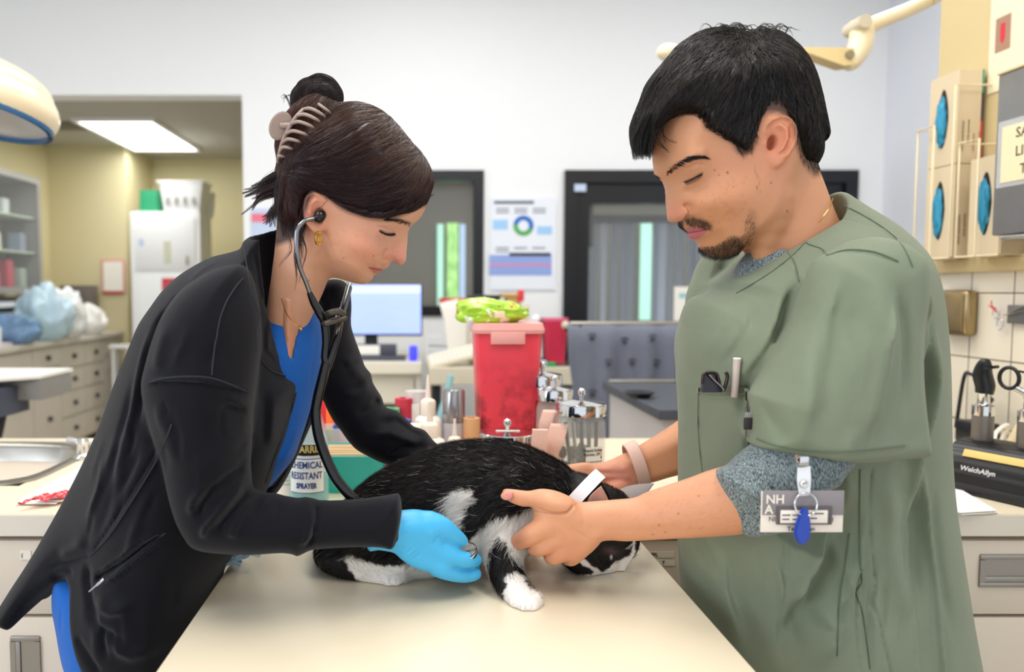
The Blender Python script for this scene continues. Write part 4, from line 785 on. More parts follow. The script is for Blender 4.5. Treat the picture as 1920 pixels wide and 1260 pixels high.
def scrubs_man():
    global FG; FG = 1.5
    s = Solid(); Yc = .97
    o = [(1563, 371, -.03), (1549, 394, -.045), (1524, 418, -.06), (1499, 443, -.07), (1475, 468, -.075), (1429, 505, -.07), (1396, 526, -.06), (1376, 542, -.04), (1340, 550, -.02), (1300, 560), (1287, 600), (1281, 683), (1282, 780), (1282, 860), (1283, 932), (1287, 1047), (1292, 1110), (1290, 1200), (1288, 1290), (1300, 1400), (1420, 1420), (1600, 1420), (1770, 1400), (1796, 1290), (1787, 1200), (1777, 1100), (1767, 1000), (1757, 900), (1753, 800), (1751, 700), (1746, 600), (1738, 530), (1722, 480), (1697, 447), (1660, 415), (1610, 385), (1585, 368), (1570, 360)]
    W = [(1563, 385, .050), (1500, 450, .085), (1430, 512, .075), (1385, 545, .045), (1640, 440, .12), (1590, 420, .10), (1700, 520, .12), (1560, 520, .135), (1450, 600, .115), (1330, 620, .09), (1300, 800, .085), (1450, 800, .125), (1600, 800, .14), (1720, 800, .12), (1320, 1000, .10), (1500, 1000, .135), (1700, 1000, .12), (1340, 1250, .13), (1550, 1250, .16), (1750, 1250, .14)]
    Rr = [(1563, 380, .012), (1500, 448, .010), (1430, 508, .010), (1385, 540, .012), (1290, 600, .06), (1283, 800, .06), (1290, 1100, .08), (1500, 800, .09), (1745, 700, .10), (1780, 1100, .10), (1690, 450, .10), (1620, 400, .05)]
    b = [FL([(1578, 385), (1560, 412), (1534, 440), (1508, 466), (1482, 492), (1440, 524), (1404, 546), (1378, 560)], 1.3, -.0022, .05), FL([(1500, 443), (1518, 458), (1545, 470), (1552, 482)], 1.2, .0022, .1), FL([(1474, 468), (1490, 485), (1496, 505), (1499, 530)], 1.3, .003, .2), FL([(1578, 380), (1592, 392), (1620, 404), (1660, 430), (1690, 455), (1712, 490), (1722, 530)], 1.3, -.002, .1),
         FL([(1345, 560), (1343, 640), (1334, 760), (1330, 860)], 1.2, -.002, .15), FL([(1300, 600), (1306, 700), (1300, 850)], 6, .006, .3), FL([(1322, 590), (1325, 700), (1316, 850), (1320, 1000)], 7, -.007, .3), FL([(1352, 620), (1348, 720)], 8, .005, .4), FL([(1500, 520), (1470, 590), (1440, 660), (1410, 740), (1400, 800)], 8, -.012, .2), FL([(1480, 530), (1440, 610), (1400, 680), (1375, 740)], 7, .007, .3), FL([(1440, 560), (1400, 640), (1372, 700)], 6, -.004, .3),
         FL([(1300, 900), (1310, 1000), (1330, 1100), (1360, 1230)], 7, .008, .25), FL([(1325, 920), (1340, 1020), (1370, 1120)], 7, -.009, .3), FL([(1350, 1010), (1370, 1090), (1380, 1150), (1400, 1260)], 8, .008, .3), FL([(1400, 1030), (1390, 1120), (1420, 1210)], 9, -.006, .3),
         FL([(1580, 900), (1560, 980), (1510, 1080), (1470, 1160), (1440, 1240)], 14, -.012, .3), FL([(1540, 960), (1500, 1050), (1450, 1130)], 11, .010, .3), FL([(1480, 1080), (1530, 1150), (1490, 1230)], 12, .008, .4), FL([(1600, 1010), (1560, 1060), (1530, 1140)], 9, .007, .3),
         FL([(1613, 860), (1612, 930), (1611, 1000), (1618, 1080), (1606, 1110), (1618, 1150), (1628, 1220), (1634, 1270)], 1.4, -.0035, .03), FL([(1592, 1000), (1584, 1060), (1575, 1100), (1572, 1160), (1570, 1240)], 1.2, -.003, .1), FL([(1600, 980), (1590, 1050), (1580, 1110), (1578, 1180)], 1.2, .002, .2),
         FL([(1742, 560), (1735, 640), (1722, 700), (1716, 760)], 5, -.009, .25), FL([(1728, 500), (1738, 600), (1726, 690)], 5, .007, .3), FL([(1750, 600), (1752, 680), (1740, 760), (1712, 850), (1690, 940), (1672, 1000)], 7, .008, .3), FL([(1738, 640), (1730, 720), (1700, 820), (1670, 900)], 6, -.008, .3), FL([(1720, 860), (1730, 960), (1738, 1080), (1734, 1200), (1730, 1260)], 4, .006, .2), FL([(1700, 900), (1712, 1000), (1700, 1150)], 10, -.007, .3), FL([(1748, 900), (1757, 1050), (1766, 1200)], 8, -.004, .3), FL([(1660, 880), (1650, 1000), (1670, 1150)], 14, .007, .3)]
    b += rnd_folds(3, 16, 1310, 1560, 960, 1130, .02, 80, 200, .0045) + rnd_folds(4, 14, 1580, 1740, 900, 1100, -.15, 100, 260, .0045) + rnd_folds(5, 12, 1300, 1400, 560, 800, -.1, 60, 160, .003) + rnd_folds(6, 10, 1400, 1480, 540, 640, -.5, 50, 120, .003, 2.5, 5)
    s.add(Relief(o, Yc, W, Rr, b, Yb=.86, res=.0012, sub=3), 0)
    # far shoulder and front panel beyond the neck opening
    o2 = [(1410, 458), (1380, 462), (1345, 466), (1322, 478), (1307, 515), (1295, 555), (1290, 600), (1276, 650), (1274, 672), (1281, 690), (1290, 760), (1400, 760), (1420, 620), (1402, 560), (1384, 545), (1388, 520), (1402, 482)]
    b2 = [FL([(1396, 470), (1378, 520), (1366, 545)], 1.5, -.002, .1), FL([(1370, 470), (1350, 530), (1330, 600), (1322, 690)], 6, -.006, .2), FL([(1345, 475), (1325, 530), (1312, 600), (1306, 690)], 6, .006, .2), FL([(1330, 480), (1308, 540), (1298, 600)], 3, -.003, .2), FL([(1330, 487), (1350, 480), (1372, 476)], 1.3, -.002, .2)]
    s.add(Relief(o2, 1.08, [(1400, 480, .03), (1340, 490, .045), (1310, 600, .05), (1340, 700, .06)], .03, b2, Yb=1.04, res=.0012, sub=3), .012)
    o3 = [(1300, 560), (1278, 622), (1272, 650), (1274, 690), (1280, 720), (1300, 735), (1340, 720), (1340, 600)]
    s.add(Relief(o3, 1.14, .05, .03, [FL([(1284, 625), (1280, 660), (1281, 700)], 1.3, -.003, .1)], Yb=1.11, res=.0012), .02)
    # near sleeve
    o4 = [(1560, 470), (1530, 490), (1512, 540), (1496, 600), (1468, 655), (1440, 702), (1416, 736), (1412, 745), (1414, 790), (1411, 828), (1414, 836), (1450, 846), (1490, 857), (1530, 863), (1580, 862), (1640, 857), (1700, 851), (1709, 846), (1709, 790), (1707, 700), (1712, 620), (1722, 560), (1722, 500), (1700, 465), (1650, 445), (1600, 450)]
    b4 = [FL([(1418, 828), (1490, 848), (1580, 852), (1700, 841)], 1.1, -.0018, .04), FL([(1553, 478), (1590, 468), (1640, 472), (1690, 492)], 1.1, -.0025, .1), FL([(1570, 500), (1545, 580), (1520, 660), (1500, 760), (1494, 840)], 14, .008, .3), FL([(1600, 500), (1590, 600), (1560, 700), (1540, 800)], 14, -.006, .35), FL([(1640, 500), (1650, 620), (1620, 760), (1600, 850)], 16, .006, .35), FL([(1690, 520), (1694, 640), (1690, 800)], 9, -.005, .3), FL([(1420, 745), (1450, 770), (1470, 800), (1482, 850)], 8, -.007, .3), FL([(1412, 740), (1440, 745), (1470, 735)], 6, .005, .3), FL([(1440, 700), (1470, 690), (1500, 650)], 7, .004, .4), FL([(1515, 540), (1500, 600), (1470, 660)], 4, -.004, .3)]
    b4 += rnd_folds(7, 12, 1480, 1690, 500, 620, -.25, 90, 240, .0038) + rnd_folds(8, 6, 1430, 1680, 740, 800, -.1, 50, 90, .003)
    s.add(Relief(o4, .815, [(1560, 480, .035), (1650, 470, .045), (1580, 600, .058), (1500, 700, .055), (1430, 760, .042), (1430, 830, .045), (1560, 850, .062), (1690, 840, .055), (1690, 600, .055)], [(1560, 480, .04), (1430, 760, .03), (1560, 860, .022), (1420, 835, .02), (1700, 840, .022), (1700, 600, .05), (1600, 600, .06)], b4, Yb=.765, res=.001, sub=3), .012)
    # neck opening and the hollow of the sleeve around the arm
    s.cut(Caps([P(1478, 330, YM), P(1490, 430, YM), P(1488, 500, YM)], [.054, .058, .064], .01, 3), .003)
    s.cut(Caps([P(1500, 760, .815), P(1520, 880, .815), P(1530, 960, .815)], [.046, .052, .056], 0, 2), .003)
    V, Q = carve(s, .0022); top = mesh_obj('scrub_top', V, Q, m_green_cloth, man, 180, True)
    # chest pocket with stitched edge
    pk = Solid(); po = [(1308, 724), (1316, 728), (1360, 729), (1414, 724), (1416, 800), (1412, 880), (1405, 960), (1360, 955), (1325, 930), (1312, 860), (1307, 780)]
    fn = s
    gx = np.linspace(0, 1, 15); rows = []
    left = [(1309, 727), (1308, 790), (1312, 850), (1320, 905), (1332, 935)]; right = [(1404, 726), (1404, 790), (1402, 850), (1400, 905), (1394, 940)]
    pm = MB(); vs = []; nr = 17
    for j in range(nr):
        t = j / (nr - 1) * 4; a = min(int(t), 3); f_ = t - a; l_ = [left[a][i] * (1 - f_) + left[a + 1][i] * f_ for i in (0, 1)]; r_ = [right[a][i] * (1 - f_) + right[a + 1][i] * f_ for i in (0, 1)]
        for i in gx: x = l_[0] * (1 - i) + r_[0] * i; y = l_[1] * (1 - i) + r_[1] * i + 3 * math.sin(i * 3.14) * (j == 0); Y = onto(fn, x, y) - .0045 * math.sin(max(.15, min(1, min(i, 1 - i) * 7)) * 1.57) * (1.5 - .6 * j / nr); vs.append(P(x, y, Y))
    m0 = 15; vs2 = [v + Vector((0, .004, 0)) for v in vs]; n0 = len(vs); fs = [(j * m0 + i, j * m0 + i + 1, (j + 1) * m0 + i + 1, (j + 1) * m0 + i) for j in range(nr - 1) for i in range(m0 - 1)]
    fb = [tuple(n0 + q for q in f_[::-1]) for f_ in fs]; edge = [i for i in range(m0)] + [j * m0 + m0 - 1 for j in range(1, nr)] + [(nr - 1) * m0 + i for i in range(m0 - 2, -1, -1)] + [j * m0 for j in range(nr - 2, 0, -1)]
    fe = [(edge[k], edge[(k + 1) % len(edge)], n0 + edge[(k + 1) % len(edge)], n0 + edge[k]) for k in range(len(edge))]
    pm.add(vs + vs2, fs + fb + fe); pm.build('chest_pocket', m_green_cloth, top, 180, True)
    st = MB(); m_st = cloth_mat('green_thread', '5d6a55')
    st.tube([P(x, y, onto(fn, x, y) - .010) for x, y in [(1309, 736), (1340, 741), (1380, 741), (1402, 737)]], .0006, 5, smooth=5); st.build('pocket_stitching', m_st, top, 60, True)
    seam(s, [[(1552, 400), (1534, 430), (1508, 456), (1482, 482), (1440, 514), (1404, 536), (1380, 550)], [(1499, 446), (1518, 458), (1540, 466), (1551, 478)], [(1475, 470), (1488, 488), (1494, 508), (1498, 528)], [(1552, 478), (1590, 468), (1640, 472), (1685, 490)], [(1582, 385), (1620, 404), (1660, 430), (1692, 460), (1712, 500)], [(1418, 822), (1450, 834), (1500, 845), (1560, 848), (1620, 845), (1698, 836)], [(1613, 880), (1612, 960), (1612, 1040), (1616, 1090), (1606, 1112), (1618, 1150), (1628, 1220), (1632, 1255)], [(1592, 1000), (1584, 1060), (1575, 1110), (1572, 1170), (1570, 1230)]], .00075, m_st, 'seams', top)
    # undershirt: sleeve at the elbow and collar in the neck opening
    u = Solid(); uo = [(1347, 884), (1372, 872), (1402, 846), (1440, 820), (1540, 800), (1610, 820), (1590, 862), (1572, 884), (1556, 908), (1530, 925), (1500, 975), (1450, 996), (1399, 1003), (1380, 985), (1362, 945), (1350, 912)]
    ub = []
    rg = random.Random(4)
    for k in range(26):
        x = rg.uniform(1380, 1540); y = rg.uniform(850, 935); L_ = rg.uniform(20, 45); a = rg.uniform(.3, .9); ub.append(FL([(x, y), (x + L_ * .6, y + L_ * a * .5), (x + L_, y + L_ * a)], rg.uniform(1.5, 3.5), rg.choice([-1, 1]) * rg.uniform(.0012, .003), .4))
    ub.append(FL([(1354, 890), (1366, 935), (1385, 978), (1402, 1000)], 1.2, -.0012, .05))
    u.add(Relief(uo, .815, [(1350, 890, .036), (1395, 990, .036), (1400, 920, .043), (1470, 900, .046), (1560, 870, .046)], .034, ub, C=[(1370, 930, -.004), (1470, 900, 0), (1560, 870, 0), (1400, 990, -.002)], Yb=.772, res=.0008, sub=3), 0)
    u.add(Caps([P(1494, 515, YM), P(1488, 535, YM - .004), P(1470, 570, YM - .005)], [.060, .066, .07], .01, 3), .01); u.cut(Caps([P(1486, 430, YM), P(1494, 490, YM), P(1496, 520, YM)], [.0515, .0600, .062], .005, 2), .002)
    V, Q = carve(u, .0018); mesh_obj('undershirt', V, Q, m_heather, man, 180, True, label='grey heather undershirt')
    # trousers and shoes below the table edge
    p = Solid()
    for sx, Y in ((0, .92), (.02, 1.05)): p.add(Caps([Vector((.50, Y + .03, .86)), Vector((.50 + sx, Y, .5)), Vector((.52 + sx, Y, .10))], [.075, .075, .065], .02, 2), .03)
    V, Q = carve(p, .006); mesh_obj('trousers', V, Q, m_green_cloth, man, 180, True)
    sh = Solid()
    for sx, Y in ((0, .92), (.02, 1.05)): sh.add(Ell((.45 + sx, Y, .045), (.14, .048, .045)), 0).add(Ell((.51 + sx, Y, .07), (.055, .045, .055)), .02)
    sh.isect(Box3((.5, 1, .1), (.4, .4, .1), 0)); V, Q = carve(sh, .005); mesh_obj('shoes', V, Q, mat('black_rubber', '18181a', .5), man, 180, True)
    return s
def wrist_band(name, cx, cy, Y, ax, rx, ry, wd, th, m, parent, tilt):
    # an oval band; ax: direction of the forearm (unit vector)
    ax = Vector(ax).normalized(); v = Vector((0, 1, 0)); v = (v - ax * v.dot(ax)).normalized(); u = ax.cross(v); c = P(cx, cy, Y); vs = []; fs = []; n = 64
    prof = [(-wd / 2, 0), (-wd / 2 + .001, th), (wd / 2 - .001, th), (wd / 2, 0)]
    for i in range(n):
        t = 6.28318 * i / n
        for a, h in prof: vs.append(c + ax * (a + tilt * math.cos(t)) + u * (rx + h) * math.cos(t) + v * (ry + h) * math.sin(t))
    for i in range(n):
        for j in range(4): a = i * 4 + j; b = i * 4 + (j + 1) % 4; c2 = ((i + 1) % n) * 4; fs.append((a, b, c2 + (j + 1) % 4, c2 + j))
    mb = MB(); mb.add(vs, fs); return mb.build(name, m, parent, 50, True)
build_man(); scrub_fn = scrubs_man()
wrist_band('wristband', 1193, 873, 1.07, (.78, 0, .36), .0335, .0255, .019, .0018, mat('pale_pink_silicone', 'dcb3a2', .45), man, .004)
nk = MB(); nk.tube([P(1562, 372, YM - .03), P(1556, 388, YM - .048), P(1545, 404, YM - .056), P(1534, 418, YM - .058)], .0005, 5, smooth=6); nk.build('necklace', mat('gold', 'd9a548', .18, 1), man, 60, True)
# ================================================================== the woman
YW = .95
def head_woman():
    face = [(797, 345), (801, 362), (801, 374), (799.5, 386), (794, 399), (786, 411), (775, 420), (768, 428), (765, 438), (764, 454), (762.5, 472), (761.5, 486), (758.5, 493), (753, 497), (747, 497), (741.5, 492.8), (737, 490.2), (733, 492), (730, 497), (726, 502), (719.5, 504.8), (716.5, 506.2), (715, 509), (711, 512.6), (706, 514.8), (701.5, 516), (699.5, 519.5), (697.5, 524), (692, 529.2), (684, 532), (674, 532.3), (663, 530), (651, 527), (632, 520), (612, 503), (598, 470), (585, 440), (565, 430), (540, 420), (526, 370), (528, 310), (560, 250), (610, 217), (680, 209), (740, 240), (783, 292)]
    W = [(765, 434, .011), (763, 460, .008), (757, 484, .010), (745, 472, .0135), (728, 480, .0175), (752, 446, .0125), (738, 450, .024), (735, 437, .032), (724, 434, .043), (708, 433, .051), (764, 416, .034), (790, 390, .026), (778, 370, .044), (745, 375, .054), (715, 470, .042), (715, 490, .030), (716, 506, .014), (704, 505, .025), (692, 501, .034), (678, 490, .046),
         (699, 521, .018), (684, 524, .025), (660, 515, .041), (672, 470, .058), (690, 440, .058), (640, 450, .062), (625, 480, .057), (640, 500, .048), (620, 400, .067), (690, 350, .062), (720, 300, .062), (590, 400, .068), (580, 330, .073), (650, 260, .068), (545, 350, .062), (610, 240, .058), (722, 415, .0535)]
    Rr = [(765, 434, .010), (763, 460, .008), (755, 492, .010), (738, 492, .006), (728, 499, .009), (714, 509, .011), (699, 520, .014), (685, 527, .024), (660, 526, .03), (799, 380, .034), (780, 310, .05), (660, 220, .07), (535, 330, .07), (560, 420, .045), (620, 500, .03)]
    bm_ = [('b', 733, 476, 8, 7, 0, .0050), ('l', [(727, 464), (720, 471), (718, 482), (725, 489)], 2.5, -.0070, .2), ('b', 724, 435, 12, 6.5, 18, .006), ('l', [(706, 426), (716, 423), (728, 425), (740, 431)], 1.7, -.0022), ('l', [(712, 432), (724, 438), (740, 438)], 1.1, -.0028, .15), ('l', [(714, 438), (726, 443), (738, 442)], 1.8, .0013), ('l', [(706, 444), (722, 451), (736, 450)], 2.6, -.0012),
           ('l', [(728, 412), (748, 412), (768, 420)], 6, .002), ('l', [(717, 506.5), (706, 505), (692, 501.5)], 1.1, -.0040, .15), ('l', [(712, 511), (705, 510), (697, 506)], 2.6, .003), ('l', [(719, 502), (710, 501), (698, 499)], 2.2, .0015), ('b', 689, 500, 3.5, 5, 0, -.0025), ('l', [(716, 486), (704, 492), (692, 500)], 3.5, -.0009), ('b', 700, 516.5, 8, 3, 10, -.002), ('b', 680, 462, 24, 14, 10, .0015), ('b', 741, 432, 7, 5, 10, -.0018), ('b', 740, 490.5, 4.5, 2.2, 20, -.004)]
    s = Solid(); s.add(Relief(face, YW, W, Rr, bm_, Yb=YW - .045, res=.0007), 0)
    s.add(Caps([P(578, 400, YW), P(574, 450, YW), P(564, 510, YW), P(549, 562, YW), P(534, 610, YW)], [.033, .034, .032, .027, .022], .01, 3), .018)
    s.add(Caps([P(585, 440, YW - .04), P(570, 515, YW - .028), P(556, 570, YW - .016)], [.009, .009, .008], .005, 3), .018)
    ye = YW - .068
    ear = [(571, 388), (575, 370), (588, 358), (605, 361), (616, 374), (619, 386), (612, 400), (610, 414), (607, 428), (602, 436), (595, 440), (587, 434), (576, 420), (571, 405)]
    eb = [('l', [(616, 380), (604, 368), (590, 364), (578, 373), (574, 392), (577, 408), (586, 424)], 2.6, .005, .1), ('l', [(606, 380), (594, 376), (585, 386), (584, 402), (592, 416)], 2.2, .0032, .2), ('b', 599, 404, 6.5, 10, -10, -.008), ('b', 609, 408, 3, 5, 0, .0035)]
    s.mir(Relief(ear, ye, .006, .005, eb, C=[(620, 390, .009), (571, 395, -.010), (590, 361, -.002), (597, 440, 0), (594, 400, -.001)], res=.0004, Yb=ye), YW, .004)
    s.mir(Ell(P(599, 405, ye + .001), (.0050, .010, .0080)), YW, .003, '-')
    return s
def paint_woman(V):
    c = Paint(V, 'dba486', YW)
    c.blob(672, 462, 32, 26, 10, 'e08f76', .75); c.blob(745, 480, 14, 14, 0, 'dd8f80', .7); c.blob(640, 430, 50, 40, 0, 'e0a283', .4); c.blob(600, 480, 50, 50, 0, 'd6a07c', .45); c.blob(590, 400, 22, 40, 0, 'e39477', .7); c.blob(578, 385, 5, 20, 0, 'd9705c', .35)
    c.blob(690, 515, 20, 8, 0, 'd8a384', .4); c.blob(724, 432, 16, 6, 15, 'd3978c', .5); c.blob(722, 449, 16, 4, 10, 'cf9f94', .5)
    c.poly([(717, 503.5), (708, 502), (692, 501), (697, 508), (706, 514), (711, 513.5), (716, 509)], 1.1, 'c46a6a', .85); c.line([(717, 507), (706, 505.3), (692, 501.5)], .7, '5a2a28', .8)
    c.line([(712, 432.5), (724, 438.5), (740, 438.5)], 1.2, '2a1b1a', .85)
    c.line([(728, 412), (748, 412.5), (768, 419.5)], 2.6, '5b3a30', .7)
    c.poly([(500, 440), (560, 440), (574, 400), (590, 362), (615, 372), (640, 392), (670, 404), (700, 412), (735, 412), (790, 388), (830, 370), (820, 200), (480, 180)], 5, '24161a', .9)
    for x, y, r in [(644, 484, 1.0), (700, 480, .9), (578, 526, 1.1), (640, 470, .6), (711, 461, .6)]: c.blob(x, y, r, r, 0, '7a4030', .85)
    for i in range(50):
        r_ = random.Random(i + 500); c.blob(r_.uniform(620, 720), r_.uniform(430, 500), r_.uniform(1, 3), r_.uniform(1, 3), 0, 'cf7a62', .18)
    return c.c
def hair_woman(root, fn, V, N):
    rng = np.random.default_rng(21)
    out = [(809, 356), (802, 374, -.02), (788, 388, -.035), (768, 399, -.05), (727, 411, -.06), (693, 411, -.065), (659, 400, -.068), (632, 385, -.068), (615, 376, -.068), (600, 371, -.068), (586, 370, -.068), (574, 386, -.068), (566, 424, -.066), (553, 436, -.05), (535, 428), (521, 398), (517, 350), (523, 300), (548, 258), (582, 223), (630, 198), (672, 193), (710, 205), (738, 225), (768, 262), (795, 292), (809, 321), (813, 342)]
    W = [(805, 350, .030), (795, 375, .030), (770, 385, .052), (727, 400, .062), (693, 402, .066), (659, 392, .069), (632, 378, .073), (600, 365, .078), (575, 390, .076), (555, 420, .066), (640, 320, .080), (720, 330, .070), (770, 320, .055), (580, 300, .081), (660, 240, .07), (540, 340, .07), (760, 260, .05), (600, 230, .06)]
    Rr = [(808, 350, .02), (795, 380, .012), (760, 398, .009), (727, 410, .008), (693, 410, .007), (659, 400, .007), (620, 380, .006), (590, 372, .006), (570, 400, .007), (555, 430, .012), (520, 350, .06), (560, 250, .06), (670, 195, .07), (760, 250, .065), (800, 310, .045), (650, 300, .04), (720, 340, .035)]
    bm_ = []
    A = np.array([520., 325.])
    def flow(x, y): d = np.stack([A[0] - x, A[1] - y], -1); d = d / (np.linalg.norm(d, axis=-1, keepdims=True) + 1e-6); e = np.clip((x - 610) / 170, -.2, 1) * .75; return d + np.stack([e * 0, e], -1)
    for i in range(60):
        p = np.array([rng.uniform(560, 800), rng.uniform(205, 400)]); q = [tuple(p)]
        for j in range(5): f_ = flow(p[0], p[1]); p = p + f_ / np.linalg.norm(f_) * rng.uniform(12, 18); q.append(tuple(p))
        bm_.append(('l', q, rng.uniform(1.2, 3), rng.choice([-1, 1]) * rng.uniform(.0005, .0014), .4))
    s = Solid().add(Relief(out, YW, W, Rr, bm_, Yb=YW - .06, res=.0009, sub=3), 0).add(Caps([P(606, 196, YW - .02), P(580, 214, YW - .03), P(556, 240, YW - .03), P(537, 275, YW - .02)], [.014, .018, .018, .013], .005, 3), .012)
    HV, HQ = carve(s, .0016); HN = normals(HV, HQ); hair = mesh_obj('hair', HV, HQ, m_hair, root, 180, True, cols=np.tile(np.array([.010, .003, .0045]), (len(HV), 1)))
    n = 17000; i = rng.integers(0, len(HV), n); i = i[HN[i, 1] < .35]; n = len(i)
    pts = comb(s, HV[i], pxdir(lambda q: flow(q[:, 0], q[:, 1])), rng.uniform(.004, .010, n), 8, .0004, .0014, .07, rng)
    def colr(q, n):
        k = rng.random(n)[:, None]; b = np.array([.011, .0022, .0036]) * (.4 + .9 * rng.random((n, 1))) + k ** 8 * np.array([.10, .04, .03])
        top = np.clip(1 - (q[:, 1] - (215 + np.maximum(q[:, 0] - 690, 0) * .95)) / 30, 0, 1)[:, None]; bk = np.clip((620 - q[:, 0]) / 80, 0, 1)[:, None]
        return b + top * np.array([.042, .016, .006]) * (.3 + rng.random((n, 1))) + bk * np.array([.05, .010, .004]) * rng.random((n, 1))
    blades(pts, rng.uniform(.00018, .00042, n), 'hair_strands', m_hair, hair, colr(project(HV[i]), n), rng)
    # twisted bun held by the clip, loose ends, wisps at the neck
    b = Solid(); c0 = (594, 186)
    for k, (r, y) in enumerate([(25, .010), (20, -.014), (27, .0), (11, -.022), (30, -.006)]):
        b.add(Caps([P(c0[0] + (r + 4 + 5 * math.sin(t * 2 + k)) * math.cos(t) * .95, c0[1] + (r + 3 * math.cos(t * 3 + k)) * math.sin(t), YW + y) for t in np.linspace(.3 + k, 6.1 + k, 12)], [.006, .008, .009, .008, .009, .008, .007, .009, .008, .007, .006, .005], .004, 2), .004)
    b.add(Ell(P(592, 202, YW), (.018, .024, .018)), .004)
    BV, BQ = carve(b, .0016); BN = normals(BV, BQ); bun = mesh_obj('hair_bun', BV, BQ, m_hair, hair, 180, True, cols=np.tile(np.array([.010, .004, .005]), (len(BV), 1)))
    n = 3600; i = rng.integers(0, len(BV), n)
    def bf(q): d = q - np.array(c0); return np.stack([-d[:, 1], d[:, 0]], 1) / 30
    bp_ = comb(b, BV[i], pxdir(bf), rng.uniform(.003, .006, n), 7, .0004, .0016, .15, rng); blades(bp_, .0003, 'hair_strands', m_hair, bun, np.array([.012, .0055, .005]) * (.5 + rng.random((n, 1)) ** 3 * 4), rng)
    L_ = []
    for k_ in range(16):
        t = k_ / 15; L_.append(([(548 - 10 * t, 300 + 60 * t), (520 - 8 * t, 322 + 44 * t), (495 - 6 * t, 335 + 40 * t), (462 + rng.uniform(-10, 26), 352 + 40 * t + rng.uniform(-12, 12))], .0030, 34, YW + rng.uniform(-.045, .03), .10))
    for k_ in range(14): L_.append(([(560, 350), (535, 375), (520 + rng.uniform(-12, 4), 395), (512 + rng.uniform(-22, 6), 412 + rng.uniform(-14, 14))], .0036, 30, YW + rng.uniform(-.055, .02), .12))
    for k_ in range(18): x = rng.uniform(520, 560); L_.append(([(x + 10, 330), (x, 370), (x - 2, 405), (x + rng.uniform(-4, 10), 436 + rng.uniform(-8, 16))], .0042, 34, YW + rng.uniform(-.062, .0), .3))
    for k_ in range(12): x = rng.uniform(560, 574); L_.append(([(572, 380), (x, 410), (x - 6, 440), (x - 8 + rng.uniform(-8, 10), 470 + rng.uniform(-14, 50))], .0018, 14, YW - .062, .3))
    for a in ([(560, 440), (552, 480), (556, 515), (552, 545)], [(566, 440), (575, 470), (568, 500), (560, 530)], [(540, 440), (545, 470), (528, 492), (522, 500)], [(612, 372), (602, 384), (590, 392), (582, 404)]): L_.append((a, .0008, 6, YW - .070, .6))
    for k_ in range(20): x = rng.uniform(545, 640); L_.append(([(x, 208), (x - 8, 190), (x - 14, 178), (x - 20 + rng.uniform(-10, 10), 190 + rng.uniform(-12, 10))], .0008, 5, YW + rng.uniform(-.03, .03), .5))
    for k_ in range(14): L_.append(([(556, 222), (552, 196), (560, 170), (585 + rng.uniform(-6, 6), 152 + rng.uniform(-3, 4)), (620, 158), (634, 180)], .0012, 6, YW + rng.uniform(-.02, .02), .8))
    for k_ in range(60):      # soft lower edge over the brow and temple
        x = rng.uniform(636, 792); e = lambda x: float(np.interp(x, [600, 632, 659, 693, 727, 768, 800], [364, 381, 397, 408, 408, 397, 374])); yy = YW - .03 - .042 * min(1, (800 - x) / 90)
        L_.append(([(x + 22, e(x + 22) - 9), (x + 6, e(x + 6) - 3), (x - 12, e(x - 12) - 1), (x - 30, e(x - 30) - 4)], .0008, 6, yy, .6))
    pts = [lock([P(x, y, yy) for x, y in a], r, n, 0, rng, 12, tr, .0006) for a, r, n, yy, tr in L_]; m_ = min(p.shape[1] for p in pts)
    pts = [p[:, np.linspace(0, p.shape[1] - 1, m_).astype(int)] for p in pts]; pts = np.concatenate(pts)
    blades(pts, .00026, 'loose_hair', m_hair, hair, np.array([.016, .006, .006]) * (.5 + rng.random((len(pts), 1)) ** 3 * 5), rng)
    bp, lp = [], []
    for side in (0, 1):
        for j in range(220):
            t = rng.random(); x = 726 + 43 * t; y = 412 + 7.5 * t ** 2 + rng.normal() * (1.0 + 1.3 * t); p = on_surface(fn, x, y, YW, side); d = Vector((-1, 0, -.05 + .4 * t)).normalized() * rng.uniform(.004, .006); bp.append([p + d * k_ / 3 + Vector((0, (1 if side else -1) * (.0008 + .0003 * k_), 0)) for k_ in range(4)])
        for j in range(90):
            t = j / 89; x = 712 + 28 * t; y = 432.5 + 6.5 * math.sin(t * 2.2); p = on_surface(fn, x, y, YW, side); sgn = 1 if side else -1
            d = Vector((.15 + .3 * t, sgn * 1.0, -.75)).normalized() * rng.uniform(.006, .010); lp.append([p + d * k_ / 3 + Vector((0, 0, .0005 * k_ * k_ / 3)) for k_ in range(4)])
    b_ = np.concatenate([snap(fn, np.array([[q[:] for q in a] for a in bp]), [-.0002, .0004, .0007, .0010]), np.array([[q[:] for q in a] for a in lp])]); blades(b_, .00017, 'eyebrow_and_lash_hair', m_hair, hair, np.full((len(b_), 3), .012), rng)
    # claw clip
    mc = mat('taupe_plastic', '9d877c', .42); clip = MB(); yc = YW - .052
    lp = spline([P(584, 192, YW - .02), P(566, 208, yc), P(549, 228, yc - .006), P(534, 256, yc - .006), P(526, 280, yc), P(521, 304, YW - .04)], 6); rp = spline([P(615, 206, YW - .045), P(600, 216, yc - .016), P(584, 232, yc - .024), P(566, 254, yc - .026), P(547, 274, yc - .02), P(530, 296, YW - .05)], 6)
    clip.tube(lp, .0024, 8); mid = len(lp)
    for k in range(8):
        j = int(1 + k * (mid - 3) / 7); a, c_ = lp[j], rp[j]; m_ = (a + c_) / 2 + Vector((-.001, -.006, .002)); clip.tube([a, m_, c_, c_ + (c_ - m_) * .25 + Vector((0, .008, 0))], [.0022, .0021, .0018, .001], 8, smooth=4)
    cl = clip.build('hair_claw_clip', mc, root, 60, True, 'taupe plastic claw clip')
